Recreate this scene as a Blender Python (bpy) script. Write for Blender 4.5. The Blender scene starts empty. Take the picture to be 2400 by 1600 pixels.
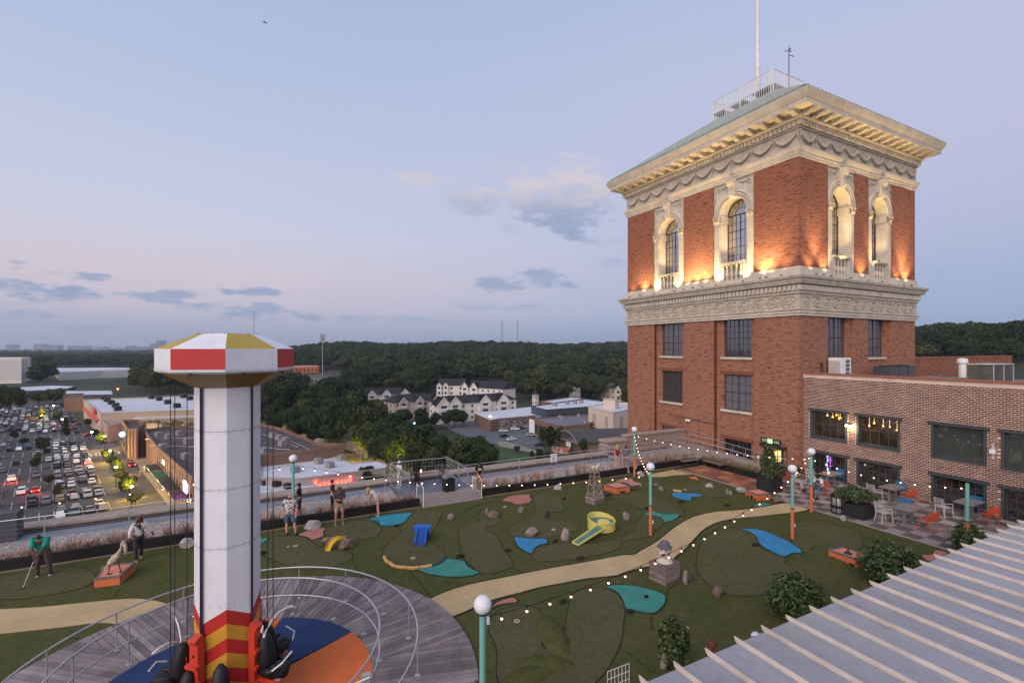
import bpy,bmesh,math,random
import numpy as np
from mathutils import Vector,Matrix,noise as mnoise
random.seed(7)
rng=np.random.default_rng(7)
SC=bpy.context.scene
COL=SC.collection
PI=math.pi
R=math.radians
CAM_H=7.9
YAW=R(27.08)
cam_d=bpy.data.cameras.new('camera')
cam=bpy.data.objects.new('camera',cam_d)
COL.objects.link(cam)
cam.location=(0,0,CAM_H)
cam.rotation_euler=(PI/2,0,-YAW)
cam_d.sensor_width=36
cam_d.lens=16.56
cam_d.shift_y=0.0067
cam_d.clip_start=0.1
cam_d.clip_end=60000
SC.camera=cam
SC.view_settings.view_transform='Standard'
SC.view_settings.look='None'
SC.view_settings.gamma=1
SC.view_settings.use_curve_mapping=False
SC.view_settings.exposure=0.1
SC.render.engine='CYCLES'
SC.cycles.max_bounces=6
SC.cycles.diffuse_bounces=3
SC.cycles.glossy_bounces=3
SC.cycles.transparent_max_bounces=12
SC.cycles.use_denoising=True
SC.cycles.sample_clamp_indirect=4
SUN_EL,SUN_AZ=R(32),R(235)
world=bpy.data.worlds.new('World')
SC.world=world
world.use_nodes=True
wn=world.node_tree
wn.nodes.clear()
class NT:
 """tiny helper for node maths"""
 def __init__(s,t):s.t=t
 def n(s,typ,**kw):
  nd=s.t.nodes.new(typ)
  for k,v in kw.items():setattr(nd,k,v)
  return nd
 def _set(s,sock,v):
  if hasattr(v,'is_output')or isinstance(v,bpy.types.NodeSocket):s.t.links.new(v,sock)
  else:sock.default_value=v
 def m(s,op,a,b=0.0,c=0.0,clamp=False):
  nd=s.n('ShaderNodeMath',operation=op,use_clamp=clamp)
  s._set(nd.inputs[0],a);s._set(nd.inputs[1],b)
  if len(nd.inputs)>2:s._set(nd.inputs[2],c)
  return nd.outputs[0]
 def mix(s,f,a,b,blend='MIX'):
  nd=s.n('ShaderNodeMix',data_type='RGBA',blend_type=blend)
  s._set(nd.inputs[0],f)
  s._set(nd.inputs[6],a if not isinstance(a,tuple)else(a+(1,))[:4])
  s._set(nd.inputs[7],b if not isinstance(b,tuple)else(b+(1,))[:4])
  return nd.outputs[2]
 def ramp(s,f,stops,interp='LINEAR'):
  nd=s.n('ShaderNodeValToRGB')
  cr=nd.color_ramp;cr.interpolation=interp
  while len(cr.elements)<len(stops):cr.elements.new(0.5)
  for e,(p,c)in zip(cr.elements,stops):
   e.position=p;e.color=(c+(1,))[:4]if isinstance(c,tuple)else(c,c,c,1)
  s._set(nd.inputs[0],f)
  return nd.outputs[0]
 def maprange(s,v,a,b,c=0.0,d=1.0,smooth=False):
  nd=s.n('ShaderNodeMapRange')
  if smooth:nd.interpolation_type='SMOOTHSTEP'
  s._set(nd.inputs[0],v)
  for i,q in enumerate((a,b,c,d)):s._set(nd.inputs[1+i],q)
  return nd.outputs[0]
 def noise(s,vec,scale,detail=3,rough=0.5,dim='3D'):
  nd=s.n('ShaderNodeTexNoise',noise_dimensions=dim)
  if vec is not None:s.t.links.new(vec,nd.inputs['Vector'])
  nd.inputs['Scale'].default_value=scale
  nd.inputs['Detail'].default_value=detail
  nd.inputs['Roughness'].default_value=rough
  return nd.outputs[0]
 def mapping(s,vec,scale=(1,1,1),rot=(0,0,0),loc=(0,0,0)):
  nd=s.n('ShaderNodeMapping')
  s.t.links.new(vec,nd.inputs[0])
  nd.inputs['Scale'].default_value=scale
  nd.inputs['Rotation'].default_value=rot
  nd.inputs['Location'].default_value=loc
  return nd.outputs[0]
def srgb(r,g,b):
 f=lambda c:(c/255/12.92)if c/255<=0.04045 else((c/255+0.055)/1.055)**2.4
 return(f(r),f(g),f(b))
W=NT(wn)
tc=W.n('ShaderNodeTexCoord')
sep=W.n('ShaderNodeSeparateXYZ');wn.links.new(tc.outputs['Generated'],sep.inputs[0])
az=W.m('ARCTAN2',sep.outputs[0],sep.outputs[1])
el=W.m('ARCSINE',sep.outputs[2])
eln=W.m('DIVIDE',el,PI/2)
gl=W.ramp(eln,[(0.0,srgb(152,166,190)),(0.022,srgb(164,170,194)),(0.05,srgb(198,188,204)),(0.085,srgb(208,197,208)),(0.14,srgb(200,202,222)),(0.30,srgb(174,190,220)),(0.42,srgb(160,180,212)),(0.6,srgb(138,160,198)),(1.0,srgb(112,136,180))])
gr=W.ramp(eln,[(0.0,srgb(134,156,192)),(0.05,srgb(155,173,206)),(0.12,srgb(176,183,212)),(0.2,srgb(186,188,216)),(0.3,srgb(183,190,220)),(0.42,srgb(172,186,220)),(0.6,srgb(146,166,204)),(1.0,srgb(112,136,180))])
side=W.maprange(az,R(-16),R(72),0,1,True)
sky=W.mix(side,gl,gr)
n0=W.noise(W.mapping(tc.outputs['Generated'],(1,1,5)),1.3,3)
sky=W.mix(W.maprange(n0,0.35,0.7,0,0.10),sky,srgb(202,196,214))
cn=W.noise(W.mapping(tc.outputs['Generated'],(1,1,2.6)),17,9,0.60)
cn2=W.noise(W.mapping(tc.outputs['Generated'],(1,1,3.4)),60,5,0.6)
cnoise=W.m('ADD',W.m('MULTIPLY',cn,0.8),W.m('MULTIPLY',cn2,0.2))
def px_dir(px,py):
 a=math.atan((px-1200)/1104)
 e=math.atan((816-py)/1104*math.cos(a))
 return a+YAW,e
def cloud_bank(items,amp,soft):
 tot=None
 for px,py,w,h,k in items:
  a0,e0=px_dir(px,py)
  cw=math.cos(a0-YAW)
  w*=1.42;h*=1.4
  dx=W.m('DIVIDE',W.m('SUBTRACT',az,a0),w/1104*cw*cw)
  dy=W.m('DIVIDE',W.m('SUBTRACT',el,e0),h/1104*cw)
  r2=W.m('ADD',W.m('MULTIPLY',dx,dx),W.m('MULTIPLY',dy,dy))
  v=W.m('MULTIPLY',W.m('SUBTRACT',1.0,r2),1.0)
  v=W.m('ADD',v,W.m('MULTIPLY',W.m('SUBTRACT',cnoise,0.52),amp))
  v=W.m('MULTIPLY',W.maprange(v,0.0,soft,0,1,True),k)
  tot=v if tot is None else W.m('MAXIMUM',tot,v)
 return tot
low=cloud_bank([(38,619,30,10,.8),(60,676,80,16,1),(165,690,85,20,1),(190,650,70,11,.9),(306,690,65,10,.9),(404,687,72,10,.9),(387,706,45,8,.8),(625,684,80,10,.95),(505,719,92,15,.95),(620,737,150,17,.95),(616,715,50,7,.8),(790,747,130,9,.6),(870,747,110,8,.5),(55,736,88,12,.85),(212,766,80,7,.4),(1183,665,54,15,.9),(1268,656,66,19,.85),(1155,720,115,8,.55),(1212,535,30,9,.3),(1408,567,34,14,.4),(1432,613,36,13,.45),(2190,641,75,7,.4),(960,756,160,6,.4)],7.0,1.1)
sky=W.mix(W.m('MULTIPLY',low,.95),sky,srgb(143,160,192))
big=cloud_bank([(1330,455,112,62,.95),(1275,478,85,36,.9),(1120,470,72,24,.75),(966,422,48,15,.6),(1075,425,25,12,.4),(1330,520,45,30,.7),(1165,392,35,12,.3)],4.6,.9)
_,e_mid=px_dir(1330,462)
shade=W.maprange(W.m('ADD',el,W.m('MULTIPLY',W.m('SUBTRACT',cnoise,.5),.12)),e_mid-0.055,e_mid+0.035,0,1,True)
ccol=W.mix(shade,srgb(134,153,186),srgb(208,200,208))
sky=W.mix(big,sky,ccol)
nish=W.n('ShaderNodeTexSky',sky_type='NISHITA')
nish.sun_disc=False
nish.sun_elevation=SUN_EL
nish.sun_rotation=SUN_AZ
bg1=W.n('ShaderNodeBackground');bg1.inputs[1].default_value=0.97
wn.links.new(sky,bg1.inputs[0])
bg2=W.n('ShaderNodeBackground');bg2.inputs[1].default_value=0.004
wn.links.new(nish.outputs[0],bg2.inputs[0])
add=W.n('ShaderNodeAddShader')
wn.links.new(bg1.outputs[0],add.inputs[0]);wn.links.new(bg2.outputs[0],add.inputs[1])
wout=W.n('ShaderNodeOutputWorld')
wn.links.new(add.outputs[0],wout.inputs[0])
sun_d=bpy.data.lights.new('sun','SUN')
sun_d.energy=2.6
sun_d.angle=R(60)
sun_d.color=(1.0,0.83,0.74)
sun=bpy.data.objects.new('sun',sun_d)
COL.objects.link(sun)
sx,sy,sz=math.sin(SUN_AZ)*math.cos(SUN_EL),math.cos(SUN_AZ)*math.cos(SUN_EL),math.sin(SUN_EL)
sun.rotation_euler=Vector((sx,sy,sz)).to_track_quat('Z','Y').to_euler()
sun.location=(-40,-40,60)
CC,SS=math.cos(YAW),math.sin(YAW)
def site(px,py,z=0.0):
 """where the sight line through that point of the photograph meets level z (metres)"""
 d=1104*(CAM_H-z)/(py-816.0)
 l=(px-1200)/1104*d
 return(l*CC+d*SS,-l*SS+d*CC)
def at_cam(l,d):
 return(l*CC+d*SS,-l*SS+d*CC)
def Z1(x,y):return(600+x/4.276,1050+y/4.276)
def Z2(x,y):return(1100+x/4.48,1050+y/4.48)
def Z3(x,y):return(1500+x/3.92,950+y/3.92)
def ZK(x,y):return(1000+x/3.92,1200+y/3.92)
def Z5(x,y):return(x/2.85,1050+y/2.85)
def Z6(x,y):return(350+x/2.852,1050+y/2.852)
def Z4B(x,y):return(1850+x/3.484,800+y/3.484)
def Z5B(x,y):return(1850+x/3.484,1150+y/3.484)
def OV(x,y):return(x*1.0204,y*1.0204)
class MB:
 def __init__(s):
  s.v=[];s.f=[];s.mi=[];s.sm=[];s.k=0;s.smooth=False
 def add(s,vs,fs,k=None):
  o=len(s.v)
  s.v.extend([tuple(p)for p in vs])
  for f in fs:
   s.f.append([i+o for i in f]);s.mi.append(s.k if k is None else k);s.sm.append(s.smooth)
  return s
 def box(s,x0,x1,y0,y1,z0,z1,k=None):
  if x0>x1:x0,x1=x1,x0
  if y0>y1:y0,y1=y1,y0
  if z0>z1:z0,z1=z1,z0
  vs=[(x0,y0,z0),(x1,y0,z0),(x1,y1,z0),(x0,y1,z0),(x0,y0,z1),(x1,y0,z1),(x1,y1,z1),(x0,y1,z1)]
  return s.add(vs,[(0,3,2,1),(4,5,6,7),(0,1,5,4),(1,2,6,5),(2,3,7,6),(3,0,4,7)],k)
 def obox(s,c,size,rz=0.0,rx=0.0,ry=0.0,k=None):
  M=Matrix.Translation(c)@Matrix.Rotation(rz,4,'Z')@Matrix.Rotation(ry,4,'Y')@Matrix.Rotation(rx,4,'X')
  a,b,d=size[0]/2,size[1]/2,size[2]/2
  vs=[M@Vector(p)for p in((-a,-b,-d),(a,-b,-d),(a,b,-d),(-a,b,-d),(-a,-b,d),(a,-b,d),(a,b,d),(-a,b,d))]
  return s.add(vs,[(0,3,2,1),(4,5,6,7),(0,1,5,4),(1,2,6,5),(2,3,7,6),(3,0,4,7)],k)
 def cyl(s,p0,p1,r0,r1=None,n=10,k=None,caps=True):
  r1=r0 if r1 is None else r1
  p0=Vector(p0);p1=Vector(p1);d=(p1-p0)
  if d.length<1e-6:return s
  d.normalize()
  a=d.orthogonal().normalized();b=d.cross(a)
  vs=[]
  for p,r in((p0,r0),(p1,r1)):
   for i in range(n):
    t=2*PI*i/n
    vs.append(p+a*(math.cos(t)*r)+b*(math.sin(t)*r))
  fs=[(i,(i+1)%n,n+(i+1)%n,n+i)for i in range(n)]
  if caps:fs+=[tuple(range(n))[::-1],tuple(range(n,2*n))]
  return s.add(vs,fs,k)
 def tube(s,pts,r,n=8,k=None,closed=False):
  pts=[Vector(p)for p in pts];m=len(pts);vs=[]
  rr=r if isinstance(r,(list,tuple))else[r]*m
  prev=None
  for i,p in enumerate(pts):
   if closed:d=pts[(i+1)%m]-pts[i-1]
   else:d=pts[min(i+1,m-1)]-pts[max(i-1,0)]
   if d.length<1e-9:d=Vector((0,0,1))
   d.normalize()
   if prev is None:
    a=d.orthogonal().normalized()
   else:
    a=(prev-d*prev.dot(d))
    a=a.normalized()if a.length>1e-6 else d.orthogonal().normalized()
   prev=a;b=d.cross(a)
   for j in range(n):
    t=2*PI*j/n
    vs.append(p+a*(math.cos(t)*rr[i])+b*(math.sin(t)*rr[i]))
  fs=[]
  for i in range(m if closed else m-1):
   i2=(i+1)%m
   for j in range(n):
    fs.append((i*n+j,i*n+(j+1)%n,i2*n+(j+1)%n,i2*n+j))
  if not closed:fs+=[tuple(range(n))[::-1],tuple(range((m-1)*n,m*n))]
  return s.add(vs,fs,k)
 def prism(s,poly,z0,z1,k=None,bottom=True):
  n=len(poly)
  ar=sum(poly[i][0]*poly[(i+1)%n][1]-poly[(i+1)%n][0]*poly[i][1]for i in range(n))
  if ar<0:poly=poly[::-1]
  vs=[(x,y,z0)for x,y in poly]+[(x,y,z1)for x,y in poly]
  fs=[(i,(i+1)%n,n+(i+1)%n,n+i)for i in range(n)]+[tuple(range(n,2*n))]
  if bottom:fs.append(tuple(range(n))[::-1])
  return s.add(vs,fs,k)
 def lathe(s,c,prof,n=16,k=None):
  vs=[];fs=[]
  for r,z in prof:
   for i in range(n):
    t=2*PI*i/n
    vs.append((c[0]+r*math.cos(t),c[1]+r*math.sin(t),c[2]+z))
  for a in range(len(prof)-1):
   for i in range(n):
    fs.append((a*n+i,a*n+(i+1)%n,(a+1)*n+(i+1)%n,(a+1)*n+i))
  fs+=[tuple(range(n))[::-1],tuple(range((len(prof)-1)*n,len(prof)*n))]
  return s.add(vs,fs,k)
 def ball(s,c,r,n=12,m=8,k=None,sc=(1,1,1)):
  vs=[(c[0],c[1],c[2]-r*sc[2])]
  for j in range(1,m):
   t=PI*j/m
   for i in range(n):
    p=2*PI*i/n
    vs.append((c[0]+r*sc[0]*math.sin(t)*math.cos(p),c[1]+r*sc[1]*math.sin(t)*math.sin(p),c[2]-r*sc[2]*math.cos(t)))
  vs.append((c[0],c[1],c[2]+r*sc[2]));L=len(vs)-1
  fs=[(0,1+(i+1)%n,1+i)for i in range(n)]
  for j in range(m-2):
   for i in range(n):
    a=1+j*n
    fs.append((a+i,a+(i+1)%n,a+n+(i+1)%n,a+n+i))
  a=1+(m-2)*n
  fs+=[(a+i,a+(i+1)%n,L)for i in range(n)]
  return s.add(vs,fs,k)
 def build(s,name,mats,parent=None,at=None,props=None):
  me=bpy.data.meshes.new(name)
  base=Vector(parent.get('_w',(0,0,0)))if parent is not None else Vector((0,0,0))
  org=Vector(at)if at is not None else base
  if parent is not None and parent.get('_local'):org=Vector((0,0,0))if at is None else Vector(at)
  vs=[(p[0]-org.x,p[1]-org.y,p[2]-org.z)for p in s.v]
  me.from_pydata(vs,[],s.f)
  if not isinstance(mats,(list,tuple)):mats=[mats]
  for m in mats:me.materials.append(m)
  me.polygons.foreach_set('material_index',s.mi)
  me.polygons.foreach_set('use_smooth',s.sm)
  me.update()
  o=bpy.data.objects.new(name,me)
  COL.objects.link(o)
  if parent is not None:
   o.parent=parent
   o.location=(0,0,0)if parent.get('_local')and at is None else(org-(Vector((0,0,0))if parent.get('_local')else base))
  else:
   o.location=org
  o['_w']=tuple(org)
  if parent is not None and parent.get('_local'):o['_local']=1
  for k_,v_ in(props or{}).items():o[k_]=v_
  return o
def tag(o,label=None,cat=None,group=None,kind=None):
 if label:o['label']=label
 if cat:o['category']=cat
 if group:o['group']=group
 if kind:o['kind']=kind
 return o
def thing(name,label,cat,loc=(0,0,0),rz=0.0,group=None,local=False):
 """an Empty at the thing's base; with local=True its parts are modelled in its own frame"""
 o=bpy.data.objects.new(name,None)
 o.empty_display_size=0.3
 COL.objects.link(o)
 o.location=loc if len(loc)==3 else(loc[0],loc[1],0)
 o.rotation_euler=(0,0,rz)
 o['_w']=tuple(o.location)
 if local:o['_local']=1
 return tag(o,label,cat,group)
def struct(name,mb,m,label=None):
 o=mb.build(name,m)
 o['kind']='structure'
 if label:o['label']=label
 return o
def kids(o):
 return[c for c in o.children]
def copy_tree(root,loc=None,rz=None,label=None,group=None,scale=None):
 def rec(o,parent):
  c=o.copy();COL.objects.link(c)
  if parent is not None:c.parent=parent
  for ch in CH.get(o.name,()):rec(ch,c)
  return c
 CH={}
 def walk(o):
  CH[o.name]=list(o.children)
  for ch in o.children:walk(ch)
 walk(root)
 c=rec(root,None)
 if loc is not None:c.location=loc
 if rz is not None:c.rotation_euler.z=rz
 if scale is not None:c.scale=scale if isinstance(scale,tuple)else(scale,)*3
 if label:c['label']=label
 if group:c['group']=group
 return c
def copy_mesh(o,parent,loc=(0,0,0),rot=None):
 """another piece sharing the same mesh data"""
 c=o.copy();COL.objects.link(c);c.parent=parent;c.location=loc
 if rot is not None:c.rotation_euler=rot
 return c
def catmull(pts,n=5,closed=True):
 P=[Vector((p[0],p[1],0))for p in pts];out=[];L=len(P)
 rngi=range(L)if closed else range(L-1)
 for i in rngi:
  if closed:a,b,c,d=P[(i-1)%L],P[i],P[(i+1)%L],P[(i+2)%L]
  else:a,b,c,d=P[max(i-1,0)],P[i],P[i+1],P[min(i+2,L-1)]
  for j in range(n):
   t=j/n
   q=0.5*((2*b)+(c-a)*t+(2*a-5*b+4*c-d)*t*t+(3*b-a-3*c+d)*t**3)
   out.append((q.x,q.y))
 if not closed:out.append((P[-1].x,P[-1].y))
 return out
def tri_fill(poly,z):
 """flat polygon as triangulated sheet (concave safe)"""
 bm=bmesh.new()
 vs=[bm.verts.new((x,y,z))for x,y in poly]
 es=[bm.edges.new((vs[i],vs[(i+1)%len(vs)]))for i in range(len(vs))]
 r=bmesh.ops.triangle_fill(bm,edges=es,use_beauty=True)
 bm.normal_update()
 for f in bm.faces:
  if f.normal.z<0:f.normal_flip()
 V=[tuple(v.co)for v in bm.verts];bm.verts.index_update()
 Fs=[[v.index for v in f.verts]for f in bm.faces]
 bm.free()
 return V,Fs
def sheet(name,poly,z,m,parent=None,thick=0.0):
 mb=MB()
 V,Fs=tri_fill(poly,z)
 mb.add(V,Fs)
 if thick:
  n=len(poly)
  mb.add([(x,y,z)for x,y in poly]+[(x,y,z-thick)for x,y in poly],[(i,(i+1)%n,n+(i+1)%n,n+i)for i in range(n)])
 return mb.build(name,m,parent)
def ribbon(mb,pts,w,z,h=0.0,closed=False):
 """a low strip following a line on the ground"""
 L=len(pts);vs=[]
 for i in range(L):
  a=Vector(pts[(i-1)%L]if closed or i>0 else pts[i]);b=Vector(pts[(i+1)%L]if closed or i<L-1 else pts[i])
  d=(b-a)
  d=d.normalized()if d.length>1e-6 else Vector((1,0))
  nrm=Vector((-d.y,d.x))*(w/2)
  p=Vector(pts[i])
  vs+=[(p.x-nrm.x,p.y-nrm.y,z),(p.x,p.y,z+h),(p.x+nrm.x,p.y+nrm.y,z)]
 fs=[]
 for i in range(L if closed else L-1):
  j=(i+1)%L
  fs+=[(i*3,i*3+1,j*3+1,j*3),(i*3+1,i*3+2,j*3+2,j*3+1)]
 mb.add(vs,fs)
MATS={}
def mat(name,col=(0.5,0.5,0.5),rough=0.8,var=0.12,vscale=1.5,bump=0.0,bscale=30,metal=0.0,emit=None,estr=0.0,spec=0.4,dirt=0.0,tscale=None,stretch=(1,1,1)):
 if name in MATS:return MATS[name]
 m=bpy.data.materials.new(name);m.use_nodes=True
 t=m.node_tree;N=NT(t)
 b=t.nodes['Principled BSDF']
 tcn=N.n('ShaderNodeTexCoord')
 vec=N.mapping(tcn.outputs['Object'],stretch)
 nz=N.noise(vec,vscale,5,0.6)
 dark=tuple(c*(1-var*1.6)for c in col);lite=tuple(min(1,c*(1+var))for c in col)
 c=N.ramp(nz,[(0.3,dark),(0.7,lite)])
 nz2=N.noise(vec,vscale*9,4,0.6)
 c=N.mix(N.maprange(nz2,0.35,0.65,0,var*1.2),c,tuple(q*0.55 for q in col))
 if dirt:
  nz3=N.noise(N.mapping(tcn.outputs['Object'],(1.5,1.5,.35)),2.2,6,0.65)
  c=N.mix(N.maprange(nz3,0.52,0.75,0,dirt),c,(0.09,0.075,0.06))
 t.links.new(c,b.inputs['Base Color'])
 b.inputs['Roughness'].default_value=rough
 b.inputs['Metallic'].default_value=metal
 b.inputs['Specular IOR Level'].default_value=spec
 if emit:
  b.inputs['Emission Color'].default_value=(*emit,1)
  b.inputs['Emission Strength'].default_value=estr
 if bump:
  bn=N.n('ShaderNodeBump');bn.inputs['Strength'].default_value=bump;bn.inputs['Distance'].default_value=0.02
  t.links.new(N.noise(vec,bscale,4,0.6),bn.inputs['Height'])
  t.links.new(bn.outputs[0],b.inputs['Normal'])
 MATS[name]=m
 return m
def flat(name,col,rough=0.7,**kw):
 return mat(name,col,rough,var=kw.pop('var',0.05),**kw)
def glow(name,col,strength):
 if name in MATS:return MATS[name]
 m=bpy.data.materials.new(name);m.use_nodes=True
 b=m.node_tree.nodes['Principled BSDF']
 b.inputs['Base Color'].default_value=(*[min(1,c)for c in col],1)
 b.inputs['Emission Color'].default_value=(*col,1)
 b.inputs['Emission Strength'].default_value=strength
 MATS[name]=m
 return m
def glass(name,tint=(0.03,0.035,0.04),trans=0.0,rough=0.04,gloss=0.35):
 """window glass: partly see-through, partly mirror of the sky"""
 if name in MATS:return MATS[name]
 m=bpy.data.materials.new(name);m.use_nodes=True
 t=m.node_tree;t.nodes.clear();N=NT(t)
 out=N.n('ShaderNodeOutputMaterial')
 gl_=N.n('ShaderNodeBsdfGlossy');gl_.inputs['Roughness'].default_value=rough
 gl_.inputs['Color'].default_value=(.8,.82,.85,1)
 df=N.n('ShaderNodeBsdfDiffuse');df.inputs[0].default_value=(*tint,1)
 tr=N.n('ShaderNodeBsdfTransparent');tr.inputs[0].default_value=(.9,.9,.88,1)
 bn=N.n('ShaderNodeBump');bn.inputs['Strength'].default_value=0.05
 g=N.n('ShaderNodeTexCoord')
 t.links.new(N.noise(g.outputs['Object'],1.2,2),bn.inputs['Height'])
 t.links.new(bn.outputs[0],gl_.inputs['Normal'])
 mx=N.n('ShaderNodeMixShader');mx.inputs[0].default_value=trans
 t.links.new(df.outputs[0],mx.inputs[1]);t.links.new(tr.outputs[0],mx.inputs[2])
 fr=N.n('ShaderNodeFresnel');fr.inputs[0].default_value=1.5
 fac=N.m('ADD',N.m('MULTIPLY',fr.outputs[0],1.0),gloss,clamp=True)
 m2=N.n('ShaderNodeMixShader');t.links.new(fac,m2.inputs[0])
 t.links.new(mx.outputs[0],m2.inputs[1]);t.links.new(gl_.outputs[0],m2.inputs[2])
 t.links.new(m2.outputs[0],out.inputs[0])
 MATS[name]=m
 return m
def brick_mat(name,cols,mortar,bw=0.215,bh=0.075,mort=0.012,streak=0.35,stain=0.25,rough=0.9):
 """coursed brick laid on axis-aligned walls: u runs along the wall, v is height"""
 if name in MATS:return MATS[name]
 m=bpy.data.materials.new(name);m.use_nodes=True
 t=m.node_tree;N=NT(t);b=t.nodes['Principled BSDF']
 ge=N.n('ShaderNodeNewGeometry')
 s_=N.n('ShaderNodeSeparateXYZ');t.links.new(ge.outputs['Position'],s_.inputs[0])
 u=N.m('ADD',s_.outputs[0],s_.outputs[1])
 cb=N.n('ShaderNodeCombineXYZ');t.links.new(u,cb.inputs[0]);t.links.new(s_.outputs[2],cb.inputs[1])
 br=N.n('ShaderNodeTexBrick');t.links.new(cb.outputs[0],br.inputs['Vector'])
 br.inputs['Scale'].default_value=1.0
 br.inputs['Brick Width'].default_value=bw;br.inputs['Row Height'].default_value=bh
 br.inputs['Mortar Size'].default_value=mort;br.inputs['Mortar Smooth'].default_value=0.2
 br.inputs['Color1'].default_value=(*cols[0],1);br.inputs['Color2'].default_value=(*cols[1],1)
 br.inputs['Mortar'].default_value=(*mortar,1)
 sv=N.mapping(cb.outputs[0],(1.7,13.3,1))
 st=N.noise(sv,1.0,3,0.65)
 c=N.mix(N.maprange(st,0.54,0.62,0,streak),br.outputs[0],cols[2])
 sv2=N.mapping(cb.outputs[0],(2.3,13.3,1),loc=(7,3,0))
 st2=N.noise(sv2,1.0,2,0.5)
 c=N.mix(N.maprange(st2,0.6,0.7,0,streak*.9),c,tuple(min(1,q*1.5)for q in cols[0]))
 big_=N.noise(cb.outputs[0],0.35,5,0.6)
 c=N.mix(N.maprange(big_,0.4,0.75,0,stain),c,tuple(q*.45 for q in cols[0]))
 t.links.new(c,b.inputs['Base Color'])
 b.inputs['Roughness'].default_value=rough
 b.inputs['Specular IOR Level'].default_value=0.25
 bn=N.n('ShaderNodeBump');bn.inputs['Strength'].default_value=0.5;bn.inputs['Distance'].default_value=0.01
 bn.invert=True
 t.links.new(br.outputs['Fac'],bn.inputs['Height']);t.links.new(bn.outputs[0],b.inputs['Normal'])
 MATS[name]=m
 return m
M_BRICK=brick_mat('tower_brick',((.33,.105,.052),(.24,.075,.04),(.05,.016,.014)),(.34,.20,.14),mort=0.010,streak=.85)
M_BRICKL=brick_mat('shaft_brick',((.33,.115,.062),(.24,.08,.046),(.05,.018,.016)),(.42,.27,.19),mort=0.012,streak=.85,stain=.18)
M_WINGMORTAR=mat('wing_mortar',(.74,.56,.45),.95,var=.12,vscale=1.2)
M_STONE=mat('terracotta_stone',(.60,.53,.43),.8,var=.12,vscale=1.2,bump=.25,bscale=14,dirt=.22)
M_STONE_D=mat('carved_stone',(.54,.475,.38),.85,var=.16,vscale=2.2,bump=.5,bscale=9,dirt=.35)
M_STEELWIN=mat('steel_window',(.075,.05,.045),.6,var=.1)
M_WINFRAME_G=mat('grey_painted_frame',(.055,.062,.066),.55,var=.1)
M_COPPER=mat('copper_roof',(.22,.27,.235),.6,var=.25,vscale=1.0,dirt=.3)
M_WHITE=mat('white_paint',(.78,.76,.75),.5,var=.04,vscale=1.2,dirt=.12)
M_RAILW=mat('white_rail_paint',(.75,.72,.68),.5,var=.05)
M_DARK=mat('dark_interior',(.02,.018,.016),.9,var=.2)
M_BLACK=mat('black_paint',(.018,.018,.02),.5,var=.2)
M_STEEL=mat('galvanised_steel',(.50,.50,.52),.35,var=.08,metal=.6)
M_GLASS=glass('window_glass',trans=.55,gloss=.18)
M_GLASS_SKY=glass('sky_glass',trans=.85,gloss=.52)
M_GLASS_GREY=glass('blinded_glass',tint=(.10,.095,.10),trans=.0,gloss=.12,rough=.15)
# =================================================================== brick clock-less tower
TX0,TX1,TY0,TY1=29.6,44.2,18.2,34.2
TOW=thing('brick_tower','tall red brick tower with arched stone windows and a green hipped roof','tower',(TX0,TY0,0))
class Face:
 """maps (u along wall, o outward, z) of one side of the tower to the world"""
 def __init__(s,kind):s.kind=kind
 def p(s,u,o,z):
  if s.kind=='L':return(TX0-o,u,z)
  if s.kind=='F':return(u,TY0-o,z)
  if s.kind=='R':return(TX1+o,u,z)
  return(u,TY1+o,z)
 def box(s,mb,u0,u1,o0,o1,z0,z1,k=None):
  a=s.p(u0,o0,z0);b=s.p(u1,o1,z1)
  mb.box(a[0],b[0],a[1],b[1],a[2],b[2],k)
 @property
 def ext(s):return(TY0,TY1)if s.kind in 'LR' else(TX0,TX1)
FL,FF,FR,FB=Face('L'),Face('F'),Face('R'),Face('B')
BAYS={'L':[(21.3,24.6),(27.5,30.8)],'F':[(32.75,35.85),(37.65,40.7)],'R':[(21.3,24.6),(27.5,30.8)],'B':[(32.75,35.85),(37.65,40.7)]}
LOWWIN={'L':[(21.65,23.92),(27.84,30.12)],'F':[(33.05,35.3),(37.95,40.2)]}
ZB0,ZB1=13.1,20.0
LOWZ=[(7.27,9.98),(3.43,6.0),(-0.45,1.3)]
WT=1.1
for F in(FL,FF,FR,FB):
 mb=MB();e0,e1=F.ext
 if F.kind in 'FB':e0,e1=e0+WT,e1-WT
 cuts=[e0]+[q for b in BAYS[F.kind]for q in b]+[e1]
 for i in range(0,len(cuts),2):F.box(mb,cuts[i],cuts[i+1],-WT,0,ZB0,ZB1)
 if F.kind in 'LR':
  pass
 mb.build('brick_wall',M_BRICK,TOW)
for F in(FL,FF):
 mb=MB();e0,e1=F.ext
 if F.kind=='F':e0+=.5
 zlo,zhi=-0.6,9.98
 bays=BAYS[F.kind];wins=LOWWIN[F.kind]
 cuts=[e0]+[q for b in bays for q in b]+[e1]
 for i in range(0,len(cuts),2):F.box(mb,cuts[i],cuts[i+1],-.5,0,zlo,zhi)
 for bi,(b,w)in enumerate(zip(bays,wins)):
  rec=-.22
  zz=[z for z in LOWZ]if F.kind=='L' else[LOWZ[0],LOWZ[1]]
  F.box(mb,b[0],w[0],-.5,rec,zlo,zhi)
  F.box(mb,w[1],b[1],-.5,rec,zlo,zhi)
  zs=[zhi]+[q for z in zz for q in(z[1],z[0])]+[zlo]
  for i in range(0,len(zs),2):
   if zs[i]-zs[i+1]>.01:F.box(mb,w[0],w[1],-.5,rec,zs[i+1],zs[i])
 mb.build('brick_wall',M_BRICKL,TOW)
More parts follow.
